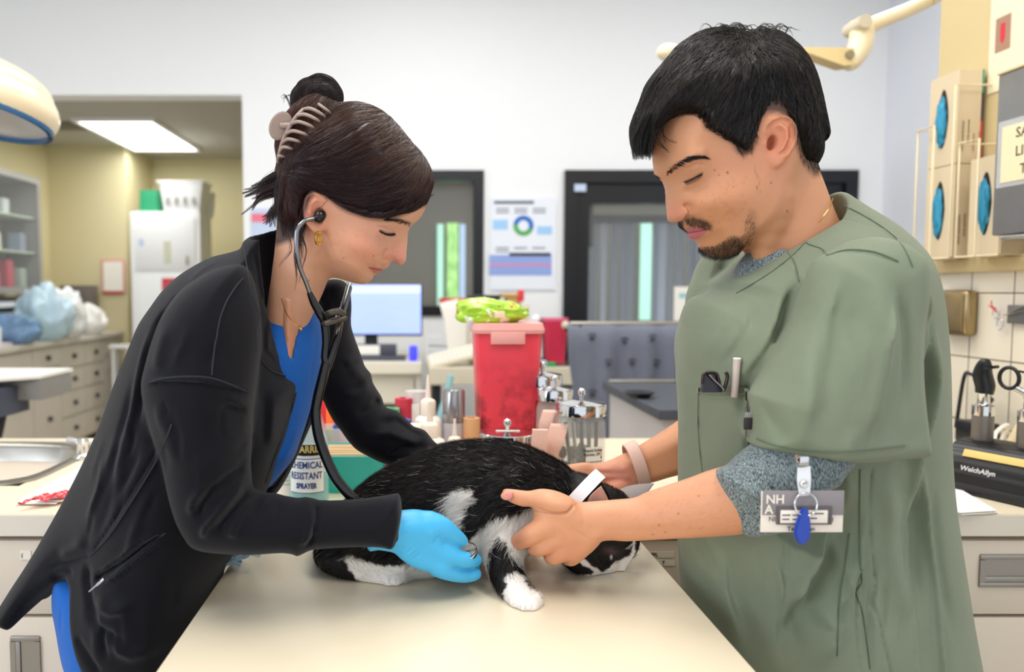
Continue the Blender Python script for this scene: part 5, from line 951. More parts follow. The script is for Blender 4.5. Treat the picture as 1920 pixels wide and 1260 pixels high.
    w_ = MB(); d = P(526, 236, yc - .004); w_.add(*disc_ell(d, .0125, .0175, .0028, rotm(0, 28, 0) @ rotm(0, 0, 18))); w_.tube([d, P(545, 236, yc - .005)], .004, 8); w_.build('clip_wing', mc, cl, 60, True)
    # earring, three fine gold hoops
    mg = mat('gold', 'd9a548', .18, 1); e = MB()
    for k in range(3):
        c_ = P(596 + (k - 1) * 1.6, 447, YW - .071 - .0015 * k); e.tube([c_ + Vector((.0022 * math.sin(t) * (1.2 + .3 * (k - 1)), .004 * math.sin(t) * .6, .0072 * math.cos(t))) for t in np.linspace(0, 6.2832, 20)], .0008, 6, False)
    e.build('hoop_earring', mg, root, 60, True, 'triple gold hoop earring')
    nk = MB(); nk.tube([P(528, 560, YW - .038), P(536, 585, YW - .044), P(550, 605, YW - .045), P(561, 612, YW - .042), P(567, 606, YW - .032)], .0005, 5, smooth=6); nk.ball(P(564, 618, YW - .043), .0022, 6); nk.build('necklace', mg, root, 60, True)
    return hair
def disc_ell(c, rx, rz, th, M):
    n = 36; vs = []; fs = []
    for s_, k in ((-.5, .86), (-.2, 1), (.2, 1), (.5, .86)):
        for i in range(n): t = 6.28318 * i / n; vs.append((M @ Vector((rx * k * math.cos(t), th * s_, rz * k * math.sin(t)))) + Vector(c))
    for j in range(3):
        for i in range(n): a = j * n + i; b = j * n + (i + 1) % n; fs.append((a, b, b + n, a + n))
    fs.append(tuple(range(n))); fs.append(tuple(3 * n + i for i in range(n))); return vs, fs
m_jacket = cloth_mat('black_fleece', '0e0e15', .92, .12, 2200, .35, .12)
m_blue_cloth = cloth_mat('royal_blue_cotton', '1f62b8', .75, .1)
m_glove = mat('blue_nitrile', '45aee0', .42, bump=.08, bscale=300, spec=.4, sss=.05, sssr=(.3, .6, 1))
woman = thing('person', 'woman with clipped-up dark hair, black jacket and blue gloves leaning over the cat', 'person', (-.36, .95, 0))
def jacket_woman():
    global FG; FG = -1.0
    s = Solid(); Yc = .965
    o = [(526, 424), (508, 422), (484, 437), (461, 452), (455, 466), (432, 474), (400, 482), (370, 497), (340, 516), (312, 542), (290, 572), (268, 605), (252, 645), (238, 680), (222, 722), (205, 770), (188, 810), (165, 858), (135, 915), (100, 978), (62, 1045), (30, 1095), (8, 1132), (6, 1143), (18, 1155), (42, 1162), (66, 1158), (74, 1132, -.03), (96, 1112, -.05), (118, 1103, -.07), (120, 1130, -.08), (128, 1180, -.08), (142, 1225, -.08), (162, 1262, -.08), (185, 1300, -.08), (230, 1320), (330, 1320), (380, 1290), (392, 1200), (402, 1130), (412, 1085), (430, 1050), (460, 1015), (480, 960), (492, 935), (512, 895), (532, 845), (550, 792), (563, 735), (564, 712), (550, 696), (542, 665), (540, 620), (533, 582), (526, 549)]
    W = [(515, 440, .052), (480, 470, .07), (520, 520, .060), (534, 600, .060), (550, 700, .07), (560, 720, .07), (400, 510, .125), (330, 560, .12), (280, 620, .12), (450, 560, .14), (470, 700, .125), (300, 700, .14), (250, 800, .14), (500, 850, .10), (400, 850, .14), (180, 950, .12), (300, 1000, .15), (420, 1050, .08), (60, 1120, .07), (100, 1090, .08), (200, 1150, .14), (300, 1200, .14), (380, 1200, .10)]
    Rr = [(520, 440, .012), (535, 580, .010), (545, 680, .010), (560, 740, .012), (530, 840, .015), (480, 450, .03), (400, 490, .10), (280, 600, .11), (200, 800, .10), (100, 980, .08), (40, 1140, .02), (90, 1115, .02), (125, 1150, .02), (160, 1250, .03), (400, 1120, .05), (430, 1040, .05), (300, 800, .10)]
    b = [FL([(458, 455), (466, 500), (476, 556), (492, 590), (496, 600), (487, 628), (487, 660), (498, 682), (525, 700), (561, 709)], 1.4, .0028, .02), FL([(453, 462), (462, 505), (470, 552), (484, 590), (480, 625), (482, 662), (494, 688), (522, 706), (562, 716)], 1.5, -.0035, .02), FL([(470, 470), (500, 520), (515, 590), (520, 660), (545, 700)], 12, -.008, .25),
         FL([(456, 522), (444, 535), (425, 565), (412, 600), (404, 650), (398, 700)], 1.2, -.003, .05), FL([(445, 524), (455, 522), (463, 528)], 1.2, -.002, .1), FL([(474, 555), (462, 570), (450, 620)], 4, -.003, .3), FL([(455, 560), (470, 600), (480, 640)], 5, -.004, .3),
         FL([(290, 575), (272, 620), (262, 680), (262, 740), (270, 800)], 5, -.011, .2), FL([(262, 610), (255, 680), (252, 760), (246, 840)], 5, .007, .25), FL([(300, 560), (284, 640), (283, 700)], 5, .006, .3), FL([(310, 545), (285, 590), (268, 650)], 3, -.004, .3),
         FL([(240, 700), (234, 780), (215, 860), (200, 920)], 6, -.006, .3), FL([(222, 800), (200, 870), (170, 940), (140, 1000)], 6, .005, .3), FL([(180, 860), (182, 920), (150, 1000)], 5, .005, .3), FL([(250, 780), (230, 850), (215, 900)], 5, .004, .4),
         FL([(325, 790), (300, 850), (250, 930), (200, 1000), (160, 1046)], 1.3, -.0035, .05), FL([(330, 800), (306, 860), (256, 940), (204, 1010)], 1.5, .0016, .1),
         FL([(318, 990), (280, 1014), (235, 1050), (190, 1080), (175, 1092)], 2.6, -.009, .06), FL([(312, 985), (270, 1006), (226, 1042), (186, 1072)], 1.4, .003, .1), FL([(322, 996), (285, 1025), (240, 1062), (200, 1088)], 1.3, .003, .1), FL([(325, 1002), (285, 1034), (240, 1070), (200, 1098)], 1.0, -.0018, .1),
         FL([(30, 1110), (70, 1092), (110, 1075), (140, 1060), (165, 1050)], 2.2, -.003, .2), FL([(60, 1080), (110, 1050), (150, 1020)], 7, .006, .3), FL([(40, 1130), (80, 1112), (110, 1095)], 5, -.005, .3), FL([(152, 1060), (150, 1100), (170, 1140), (200, 1165)], 6, -.008, .3), FL([(180, 1120), (220, 1130), (270, 1120)], 7, .008, .3), FL([(150, 1150), (200, 1170), (260, 1190)], 5, -.005, .3), FL([(135, 1200), (160, 1220), (200, 1262)], 5, -.004, .2), FL([(200, 1180), (260, 1210), (320, 1200)], 8, .006, .4),
         FL([(540, 760), (520, 820), (500, 870), (482, 920)], 4, -.006, .2), FL([(510, 740), (500, 800), (490, 860)], 6, .006, .3), FL([(490, 720), (488, 800), (484, 860)], 5, -.007, .3), FL([(380, 480), (350, 500), (320, 530)], 4, .002, .3), FL([(402, 500), (380, 520), (360, 560)], 10, .003, .4)]
    b += rnd_folds(13, 14, 150, 330, 760, 960, -.45, 60, 170, .0040) + rnd_folds(14, 10, 180, 350, 1080, 1180, .1, 50, 100, .0035) + rnd_folds(15, 10, 300, 450, 500, 620, -.3, 50, 120, .002)
    s.add(Relief(o, Yc, W, Rr, b, Yb=.84, res=.0012, sub=3), 0)
    # near sleeve: drop shoulder, bent elbow, forearm with turned cuff
    o2 = [(455, 500), (420, 498), (380, 515), (340, 545), (310, 590), (292, 640), (280, 690), (276, 715), (280, 745), (292, 785), (303, 820), (318, 855), (326, 890), (335, 930), (346, 965), (360, 992), (372, 1008), (392, 1018), (430, 1024), (480, 1028), (530, 1028), (552, 1032), (562, 1037), (575, 1032), (592, 1027), (640, 1028), (700, 1031), (735, 1032), (742, 1026), (749, 1000), (752, 970), (750, 950), (744, 941), (720, 942), (680, 944), (640, 944), (605, 942), (585, 937), (572, 933), (558, 934), (540, 930), (520, 924), (500, 920), (483, 916), (476, 900), (474, 870), (475, 830), (474, 780), (478, 740), (482, 700), (486, 650), (484, 600), (475, 550)]
    W2 = [(440, 520, .05), (350, 570, .06), (300, 700, .05), (380, 700, .065), (460, 700, .055), (340, 850, .048), (420, 850, .058), (470, 860, .045), (380, 960, .044), (450, 970, .046), (560, 985, .040), (650, 985, .038), (740, 985, .035)]
    R2 = [(440, 520, .05), (350, 560, .06), (300, 700, .05), (470, 700, .05), (330, 880, .045), (470, 870, .045), (390, 1000, .04), (560, 985, .038), (740, 1000, .012), (725, 985, .03), (748, 950, .01)]
    b2 = [FL([(277, 716), (310, 708), (350, 705), (392, 707), (430, 720), (470, 738), (482, 746)], 1.8, .0034, .03), FL([(278, 722), (310, 714), (350, 711), (392, 713), (430, 727), (470, 745)], 1.3, -.003, .05), FL([(420, 752), (440, 770), (470, 785)], 4, -.007, .25), FL([(425, 740), (450, 756), (476, 765)], 4, .005, .3), FL([(404, 640), (398, 680), (396, 706)], 1.2, -.0025, .1),
          FL([(462, 878), (435, 888), (405, 910), (385, 940), (378, 965)], 4.5, -.008, .2), FL([(472, 885), (450, 915), (420, 950), (395, 980), (385, 1005)], 4, .007, .2), FL([(478, 905), (455, 935), (430, 965), (410, 990)], 3.5, -.008, .2), FL([(480, 925), (460, 955), (445, 985), (440, 1005)], 4, .005, .25), FL([(400, 900), (375, 930), (365, 960)], 5, .005, .3), FL([(492, 925), (485, 950), (470, 975)], 3, -.005, .3), FL([(500, 922), (500, 940), (490, 960)], 3, .004, .3), FL([(516, 924), (518, 950), (512, 980)], 2.4, -.003, .3),
          FL([(572, 934), (584, 950), (588, 985), (584, 1015), (570, 1034)], 1.8, -.007, .08), FL([(565, 938), (575, 955), (578, 985), (572, 1015), (560, 1030)], 3, .004, .15), FL([(600, 942), (606, 985), (600, 1026)], 1.2, -.0018, .1), FL([(478, 800), (460, 830), (440, 850)], 4, -.004, .3), FL([(476, 860), (462, 868), (440, 872)], 3, -.005, .3), FL([(320, 760), (330, 820), (350, 880)], 10, .003, .4), FL([(390, 760), (400, 820), (395, 870)], 12, -.003, .4), FL([(315, 600), (300, 660), (296, 700)], 8, .004, .3)]
    b2 += rnd_folds(16, 14, 300, 460, 730, 860, .1, 40, 110, .003) + rnd_folds(17, 10, 420, 700, 940, 990, .2, 20, 50, .002, 2.5, 5) + rnd_folds(18, 6, 330, 440, 600, 660, -.2, 40, 80, .0022)
    s.add(Relief(o2, .835, W2, R2, b2, C=[(440, 520, .015), (350, 600, 0), (300, 720, -.01), (450, 720, -.005), (400, 900, -.02), (380, 990, -.02), (500, 980, -.01), (620, 985, .008), (740, 985, .028)], Yb=.79, res=.001, sub=3), .010)
    # far collar, shoulder and sleeve reaching behind the cat
    o3 = [(588, 548), (596, 538), (608, 530), (629, 524), (648, 528), (658, 545), (660, 575), (658, 608), (664, 634), (677, 672), (683, 690), (694, 704), (698, 722), (714, 748), (722, 768), (743, 775), (764, 794), (776, 806), (797, 814), (812, 832), (826, 846), (850, 872), (862, 892), (850, 915), (810, 900), (775, 890), (738, 877), (712, 868), (690, 856), (668, 842), (652, 824), (640, 806), (628, 790), (616, 768), (605, 745), (596, 770), (583, 800), (566, 840), (548, 880), (528, 912), (505, 920), (500, 890), (530, 820), (550, 700), (560, 620), (572, 570)]
    b3 = [FL([(613, 532), (618, 560), (624, 600)], 1.2, .0018, .2), FL([(650, 620), (668, 650), (690, 690)], 4, -.004, .3), FL([(640, 660), (665, 700), (700, 735)], 6, .005, .3), FL([(690, 760), (720, 765), (745, 785)], 4, -.006, .2), FL([(700, 800), (740, 800), (770, 820), (800, 835)], 4, -.006, .2), FL([(690, 820), (730, 818), (765, 835), (790, 850)], 4, .006, .25), FL([(720, 860), (760, 845), (800, 850)], 3.5, -.005, .2), FL([(660, 780), (690, 770), (716, 756)], 4, -.005, .3), FL([(640, 740), (670, 742), (700, 730)], 5, .004, .3), FL([(735, 870), (770, 862), (812, 862)], 3, .004, .2), FL([(672, 680), (650, 690), (636, 686)], 3, -.004, .3)]
    s.add(Relief(o3, 1.09, [(600, 560, .03), (640, 540, .035), (630, 640, .055), (560, 800, .04), (520, 900, .03), (650, 740, .055), (700, 800, .048), (840, 880, .036)], [(600, 540, .015), (650, 540, .02), (640, 650, .05), (540, 880, .015), (600, 760, .03), (700, 800, .045), (840, 890, .03)], b3, C=[(600, 560, -.03), (620, 650, 0), (560, 800, -.02), (660, 760, .01), (840, 880, .03)], Yb=1.04, res=.0012, sub=3), .01)
    s.cut(Caps([P(545, 430, YW), P(552, 520, YW), P(556, 600, YW), P(575, 680, YW + .02)], [.046, .052, .050, .035], .01, 3), .003)
    # the open front between the panels
    s.cut(Relief([(600, 560), (606, 640), (600, 720), (588, 745), (560, 830), (527, 893), (508, 912), (480, 905), (500, 860), (540, 700), (536, 600), (560, 560)], 1.03, .055, .02, res=.002), .003)
    # the drooping back hem is hollow
    s.cut(Relief([(20, 1175), (22, 1148), (45, 1140), (70, 1125), (100, 1110), (118, 1112), (110, 1180)], .965, .055, .02, res=.002), .004)
    V, Q = carve(s, .0023); jk = mesh_obj('jacket', V, Q, m_jacket, woman, 180, True, label='black fleece jacket worn open')
    seam(s, [[(279, 717), (310, 709), (350, 706), (392, 708), (430, 720), (466, 736)], [(404, 640), (399, 680), (397, 704)], [(456, 522), (444, 535), (425, 565), (412, 600), (405, 640)], [(456, 460), (464, 505), (472, 552), (486, 590), (482, 625), (482, 655)], [(322, 795), (298, 855), (250, 935), (202, 1008), (165, 1045)], [(310, 1000), (280, 1020), (240, 1052), (205, 1082)]], .0008, mat('charcoal_thread', '2a2a33', .8), 'seams', jk, .0007)
    # zips
    mz = mat('steel', 'c9c9cc', .25, 1); z = MB(); M_ = align(P(192, 1088, .808), P(168, 1108, .806))
    z.box((0, 0, .004), (.006, .003, .008), .001, M_); z.box((0, 0, .0125), (.0045, .0014, .012), .0006, M_); z.ball((0, 0, .0), .0032, 8, (1, .6, 1), M_)
    z.build('zip_pull', mz, jk, 40, True, 'silver zip pull')
    fz = MB(); fz.tube([P(x, y, onto(s, x, y) - .0006) for x, y in [(490, 674), (497, 685), (512, 697), (535, 705), (553, 709), (559, 716), (556, 735), (544, 778), (530, 815), (511, 866), (497, 905)]], .0012, 6, smooth=6); fz.build('front_zip', mat('dark_zip', '2c2c33', .4, .3), jk, 60, True)
    return s
def build_woman():
    hs = head_woman(); V1, Q1 = carve(hs, .0012); c1 = paint_woman(V1); N1 = normals(V1, Q1)
    ch = Solid().add(Relief([(528, 540), (577, 545), (575, 566), (569, 600), (563, 650), (556, 704), (545, 715), (538, 690), (530, 640), (525, 580)], YW, .040, .03, [FL([(560, 610), (556, 660), (552, 700)], 4, -.003, .3), FL([(540, 600), (556, 612), (566, 600)], 4, .002, .3)], res=.0012), 0)
    ch.add(Caps([P(520, 700, .96), P(400, 850, .96), P(310, 1000, .95), P(290, 1150, .95)], [.03, .05, .055, .05], .02, 2), .02)
    ch.add(Caps([P(470, 660, .95), P(400, 640, .88), P(380, 740, .84), P(400, 900, .815), P(450, 985, .815), P(600, 985, .845), P(712, 988, .860)], [.04, .03, .028, .026, .024, .022, .019], .01, 3), .01)
    ch.add(Caps([P(540, 680, 1.0), P(600, 660, 1.08), P(650, 740, 1.09), P(740, 830, 1.11), P(840, 880, 1.125), P(880, 897, 1.11)], [.035, .026, .024, .022, .020, .018], .01, 3), .01)
    for sx, Y in ((0, .90), (.0, 1.02)): ch.add(Caps([Vector((-.345, Y, .86)), Vector((-.40 + sx, Y, .5)), Vector((-.44 + sx, Y, .08)), Vector((-.37 + sx, Y - .01, .035))], [.06, .05, .035, .03], .02, 2), .03)
    V2, Q2 = carve(ch, .003); p2 = Paint(V2, 'd49a78'); p2.blob(545, 640, 18, 50, 0, 'd58f74', .4)
    V, Q = merge([(V1, Q1), (V2, Q2)]); body = mesh_obj('body', V, Q, m_skin, woman, 180, True, cols=np.concatenate([c1, p2.c]))
    hair_woman(woman, hs, V1, N1)
    # blue top
    t = Solid(); bo = [(578, 557), (588, 575), (600, 606), (605, 645), (599, 690), (588, 738), (577, 783), (563, 826), (550, 860), (527, 890), (510, 908), (480, 935), (400, 1000), (330, 1150), (300, 1300), (180, 1300), (120, 1200), (120, 1200), (110, 1150), (120, 1105), (220, 1000), (300, 850), (420, 700), (480, 600), (522, 568), (545, 560)]
    bb = [FL([(590, 590), (586, 650), (578, 700), (572, 760)], 1.1, -.003, .1), FL([(583, 580), (577, 640), (566, 700)], 1.6, .0016, .1), FL([(572, 780), (580, 776), (592, 774)], 1.0, -.002, .1), FL([(560, 800), (545, 840), (520, 880)], 4, .004, .3), FL([(98, 1120), (92, 1160), (90, 1202)], 1.2, -.002, .1)]
    t.add(Relief(bo, .985, [(580, 590, .05), (600, 660, .055), (560, 800, .065), (500, 900, .06), (400, 800, .10), (200, 1100, .10), (90, 1150, .05)], [(590, 600, .03), (580, 750, .04), (520, 880, .04), (300, 900, .08), (85, 1150, .06)], bb, Yb=.93, res=.0014, sub=3), 0)
    t.cut(Relief([(512, 540), (536, 582), (548, 608), (554, 632), (556, 665), (557.5, 698), (561, 675), (568, 636), (572, 603), (579, 556), (600, 520), (560, 500)], .985, .12, .008, res=.0014, sub=2), .0015)
    V, Q = carve(t, .0026); mesh_obj('scrub_top', V, Q, m_blue_cloth, woman, 180, True, label='royal blue scrub top under the jacket')
    # blue trousers
    p = Solid(); po = [(70, 1150, -.05), (76, 1095, -.05), (130, 1050), (300, 1100), (330, 1260), (300, 1500), (180, 1500), (120, 1330, -.05), (94, 1262, -.05), (80, 1205, -.05)]
    p.add(Relief(po, .95, [(100, 1150, .07), (250, 1200, .10), (150, 1350, .09), (250, 1450, .10)], .07, [FL([(98, 1100), (93, 1150), (93, 1205)], 1.3, -.003, .1), FL([(93, 1205), (86, 1203), (80, 1200)], 1.2, -.0025, .1)], Yb=.86, res=.002), 0)
    for Y in (.90, 1.01): p.add(Caps([P(255, 1400, Y), Vector((-.40, Y, .5)), Vector((-.42, Y, .1))], [.075, .07, .06], .02, 2), .04)
    V, Q = carve(p, .004); mesh_obj('trousers', V, Q, m_blue_cloth, woman, 180, True, label='royal blue trousers')
    sh = Solid()
    for Y in (.89, 1.02): sh.add(Ell((-.37, Y, .045), (.13, .045, .045)), 0).add(Ell((-.43, Y, .065), (.05, .042, .05)), .02)
    sh.isect(Box3((-.4, 1, .1), (.4, .4, .1), 0)); V, Q = carve(sh, .005); mesh_obj('shoes', V, Q, mat('black_rubber', '18181a', .5), woman, 180, True)
def gloves():
    Pt = lambda *a: [P(x, y, Y) for x, y, Y in a]
    g = Solid(); go = [(700, 958), (752, 957), (781, 957.5), (801, 963), (820, 972), (833, 984), (832, 1000), (838, 1014), (850, 1026), (860, 1036), (858, 1052), (850, 1060), (845, 1072), (838, 1080), (828, 1078.5), (808, 1070), (787, 1064), (766, 1053), (751, 1042), (738, 1031), (712, 1026), (690, 1024), (688, 970)]
    gb = [FL([(815, 1000), (820, 998), (826, 1003), (834, 1012)], 1.2, -.003, .1), FL([(822, 1006), (817, 1015), (812, 1022)], 1.4, -.0016, .2), FL([(762, 1040), (772, 1032), (780, 1026)], 1.2, .0012, .2), FL([(752, 1034), (764, 1026), (772, 1018)], 1.2, .0012, .2), FL([(748, 1012), (757, 1000), (766, 990)], 1.2, -.001, .2), FL([(770, 1050), (782, 1042), (790, 1034)], 1.1, -.001, .2), FL([(754, 978), (768, 972), (775, 964)], 1.2, .0009, .2), FL([(846, 1046), (852, 1038), (858, 1030)], 1.4, -.0010, .3), FL([(800, 990), (822, 1012), (846, 1034)], 6, .0018, .3), FL([(800, 1020), (830, 1044), (850, 1060)], 5, .0012, .3)]
    FGs = FG
    g.add(Relief(go, .872, [(690, 990, .024), (745, 990, .024), (790, 1000, .021), (830, 1010, .014), (850, 1045, .011), (830, 1065, .012), (780, 1040, .017)], [(745, 990, .024), (790, 965, .018), (850, 1045, .010), (800, 1060, .014), (830, 1075, .010)], gb, C=[(740, 990, -.006), (850, 1040, .004), (830, 1070, .0), (830, 990, .006)], Yb=.855, res=.0006), 0)
    g.add(Caps(Pt((806, 984, .874), (828, 990, .874), (850, 1004, .878), (868, 1015, .884)), [.016, .0125, .0095, .0062], .003, 3), .005)
    g.add(Caps(Pt((834, 1032, .874), (858, 1046, .874), (878, 1050, .880), (893, 1050, .892)), [.0125, .0092, .0085, .0070], .003, 3), .004)
    g.add(Caps(Pt((822, 1062, .872), (848, 1074, .876), (872, 1078, .884), (892, 1076, .892)), [.0125, .0092, .0082, .0070], .003, 3), .004)
    g.add(Caps(Pt((812, 1052, .882), (846, 1066, .892), (872, 1066, .902), (890, 1062, .914)), [.0115, .0090, .0082, .0068], .003, 3), .003)
    g.add(Caps(Pt((800, 1040, .888), (832, 1050, .905), (862, 1052, .920), (880, 1050, .93)), [.0110, .0088, .0078, .0066], .003, 3), .003)
    V, Q = carve(g, .0011); mesh_obj('glove', V, Q, m_glove, woman, 180, True)
    f = Solid(); f.add(Ell(P(884, 898, 1.11), (.035, .016, .022), (0, 20, 0)), 0)
    for k in range(4): f.add(Caps(Pt((895, 892 + 8 * k, 1.10), (925, 896 + 9 * k, 1.095), (948, 908 + 8 * k, 1.08)), [.0105, .0095, .008], .003, 3), .004)
    f.add(Caps(Pt((860, 885, 1.115), (880, 900, 1.11)), [.022, .022], 0, 1), .006)
    V, Q = carve(f, .002); mesh_obj('glove', V, Q, m_glove, woman, 180, True)
build_woman(); jacket_fn = jacket_woman(); gloves()
# ================================================================== the cat
m_cat = mat('cat_coat', '111111', .55, attr='Col', spec=.35)
m_fur = mat('cat_fur', '111111', .45, attr='Col', spec=.16)
cat = thing('cat', 'black and white cat crouching on the exam table with a paper collar', 'cat', (.06, .98, .92))
ZT = .92
def build_cat():
    rng = np.random.default_rng(8); Yc = 1.0
    body = [(648, 941), (672, 918), (702, 895), (744, 873), (780, 857), (822, 840), (872, 831), (932, 829), (978, 836), (1020, 852), (1056, 870), (1091, 895), (1120, 915), (1130, 950), (1110, 985), (1070, 1002), (1040, 1006), (1004, 1008), (985, 1024), (960, 1035), (930, 1040), (880, 1052), (830, 1066), (770, 1072), (700, 1070), (640, 1062), (606, 1050), (594, 1026), (602, 1000), (622, 970)]
    s = Solid()
    s.add(Relief(body, Yc, [(650, 1000, .055), (720, 960, .078), (820, 930, .085), (900, 930, .082), (980, 930, .078), (1040, 930, .055), (1100, 940, .040), (760, 1040, .065), (900, 1020, .06), (1000, 990, .045)], [(650, 960, .055), (820, 850, .075), (930, 850, .075), (1060, 890, .05), (1120, 930, .035), (1040, 1000, .03), (900, 1040, .045), (700, 1065, .045), (610, 1030, .03)],
                 [FL([(905, 880), (890, 930), (880, 980)], 10, -.004, .3), FL([(960, 900), (950, 960), (930, 1010)], 16, .006, .3), ('b', 700, 1000, 60, 45, -10, .010)], Yb=.93, res=.0016, C=[(650, 1000, .0), (900, 940, 0), (1000, 950, -.01), (1100, 940, -.02)]), 0)
    head = [(1091, 893), (1120, 904), (1150, 915), (1176, 932), (1190, 956), (1198, 985), (1200, 1012), (1197, 1029), (1189, 1043), (1178, 1056), (1172, 1068), (1170, 1078), (1166, 1083), (1157, 1086), (1148, 1091), (1136, 1095), (1116, 1094), (1092, 1081), (1064, 1062), (1046, 1032), (1040, 990), (1050, 930)]
    s.add(Relief(head, .972, [(1070, 930, .040), (1120, 970, .046), (1160, 980, .040), (1190, 1010, .020), (1185, 1040, .014), (1172, 1065, .010), (1160, 1078, .013), (1130, 1084, .020), (1145, 1060, .024), (1120, 1040, .042), (1080, 1040, .044), (1060, 1000, .042), (1150, 1020, .038), (1165, 1045, .024)], [(1120, 910, .03), (1190, 980, .024), (1195, 1030, .014), (1172, 1070, .007), (1140, 1092, .012), (1080, 1070, .02), (1050, 1000, .03)],
                 [('b', 1146, 1034, 12, 7, -25, -.005), ('b', 1148, 1036, 8, 5, -25, .0035), FL([(1157, 1083), (1147, 1084), (1132, 1080)], 1.4, -.0035, .1), ('b', 1148, 1074, 12, 8, 0, .004), FL([(1132, 1026), (1146, 1024), (1160, 1030)], 2.5, .0015, .2)], Yb=.935, res=.0007), .010)
    Pt = lambda *a: [P(x, y, Y) for x, y, Y in a]
    g = lambda x, y, z=ZT: PZ(x, y, z)
    # near front leg, stretched forward to the camera
    pw = g(985, 1138, ZT + .012)
    s.add(Caps([P(965, 975, .955), P(945, 1020, .925), P(945, 1060, .905), P(956, 1090, .890), P(968, 1112, .880)], [.036, .0245, .0185, .0155, .0165], .006, 3), .012)
    s.add(Ell(P(984, 1124, .868), (.0225, .022, .0150), (0, 18, -22)), .006)
    for k, (x, y, Y) in enumerate([(968, 1134, .862), (983, 1138, .853), (998, 1136, .853), (1004, 1126, .860)]): s.add(Ell(P(x, y, Y), (.0078, .011, .0095), (0, 0, -14)), .0022)
    # far front leg, hidden behind it
    s.add(Caps([P(960, 1000, 1.03), Vector((.115, 1.03, .975)), Vector((.118, 1.02, .935)), Vector((.122, .995, .932))], [.032, .02, .015, .015], .006, 3), .012)
    # near hind leg: thigh, hock and white foot lying along the table
    s.add(Ell(P(700, 1010, .955), (.062, .036, .045), (0, 12, 0)), .018)
    s.add(Caps([P(620, 1038, .955), P(650, 1058, .948), P(690, 1068, .942), P(722, 1078, .937)], [.020, .0175, .0150, .0158], .006, 3), .008)
    s.add(Ell(P(736, 1080, .932), (.0190, .0150, .0125)), .005)
    for x, y, Y in [(729, 1088, .921), (742, 1087, .921), (750, 1081, .927), (751, 1074, .934)]: s.add(Ell(P(x, y, Y), (.0085, .0075, .0078)), .002)
    s.add(Caps([P(745, 1040, .945), P(762, 1060, .944), P(756, 1072, .946)], [.018, .013, .010], .006, 3), .008)
    s.add(Caps([P(640, 1030, 1.03), Vector((-.05, 1.06, .945)), Vector((.0, 1.05, .935))], [.035, .022, .014], .006, 3), .012)
    s.add(Caps([P(640, 980, 1.04), P(690, 990, 1.10), P(770, 1010, 1.115), P(850, 1022, 1.11)], [.018, .014, .012, .008], .006, 4), .012)
    s.isect(Box3((.1, 1, ZT + .5), (1, 1, .4995), 0), 0)
    V, Q = carve(s, .0014, 1); N = normals(V, Q)
    white = 'efe9e2'
    def paint(V, near=True):
        c = Paint(V, '0b0a0b'); nr = V[:, 1] < 1.0 if near else None
        c.poly([(800 + 43, 928), (880, 918), (890, 941), (872, 960), (862, 1000), (846, 990), (836, 960)], 4, white, 1, nr, 2.5)
        c.poly([(1006, 948), (1000, 972), (982, 1002), (990, 1024), (962, 1030), (944, 1014), (934, 1008), (918, 1030), (912, 1075), (905, 1062), (893, 1040), (884, 1018), (898, 998), (928, 975), (968, 968)], 4, white, 1, nr, 2)
        c.poly([(1004, 958), (1060, 990), (1070, 1056), (1000, 1050), (960, 1036), (985, 1000)], 5, white, 1, nr, 2)
        c.poly([(752, 1058), (800, 1056), (830, 1068), (815, 1090), (760, 1090)], 4, white, .9, nr, 2)
        c.poly([(648, 1042), (680, 1050), (712, 1061), (746, 1062), (762, 1078), (755, 1105), (700, 1105), (662, 1078)], 2.5, white, 1, nr, 1.2)
        c.poly([(948, 1080), (974, 1073), (990, 1100), (1016, 1116), (1018, 1155), (960, 1155), (944, 1118), (950, 1100)], 2.5, white, 1, nr, 1.5)
        # face: white stripe, muzzle and chin
        c.poly([(1186, 1006), (1189, 1006), (1191, 1032), (1187, 1048), (1176, 1062), (1174, 1090), (1140, 1098), (1092, 1086), (1088, 1078), (1108, 1078), (1112, 1070), (1098, 1062), (1081, 1052), (1080, 1046), (1092, 1045), (1106, 1058), (1128, 1071), (1140, 1068), (1150, 1056), (1166, 1048), (1180, 1041), (1186, 1028)], 1.5, white, 1, nr, .8)
        c.blob(1146, 1033, 10, 4.5, 12, '55383f', .9); c.line([(1134, 1028), (1146, 1026), (1160, 1034)], 1.2, '2a1a20', .9); c.blob(1146, 1045, 1.3, 2.6, 0, 'f4f2f2', 1); c.blob(1157, 1054, 3, 2, 0, '8a5f58', .5)
        c.line([(1156, 1084), (1164, 1082)], 2.5, '20181a', .95); c.line([(1156, 1084), (1146, 1086), (1130, 1083)], 1.2, '2a2224', .8)
        for x, y in ((976, 1146), (984, 1148), (997, 1145)): c.line([(x, y - 12), (x - 1, y)], .8, 'a89a90', .6)  # shade between the toes, painted as thin grey lines
        for x, y in ((730, 1092), (742, 1092)): c.line([(x, y - 8), (x, y)], .8, '9a8c84', .6)  # likewise on the hind foot
        return c.c
    cols = paint(V); me = mesh_obj('body', V, Q, m_cat, cat, 180, True, cols=cols)
    # coat
    def flow(q):
        x, y = q[:, 0], q[:, 1]; d = np.stack([-np.ones(len(x)), .25 + .45 * np.clip((y - 900) / 120, -.5, 1)], 1)
        leg = (x > 905) & (x < 1020) & (y > 1030); d[leg] = (.25, 1); ch = (x > 890) & (x < 1010) & (y > 960) & (y <= 1040); d[ch] = (-.5, .9)
        hd = (x > 1060); d[hd] = np.stack([-.6 - 0 * x[hd], -.8 + 0 * x[hd]], 1); ft = (x > 600) & (x < 760) & (y > 1050); d[ft] = (1, .35)
        d = d + .18 * np.stack([np.sin(y * .09 + x * .05), np.sin(x * .07 + y * .04)], 1); return d
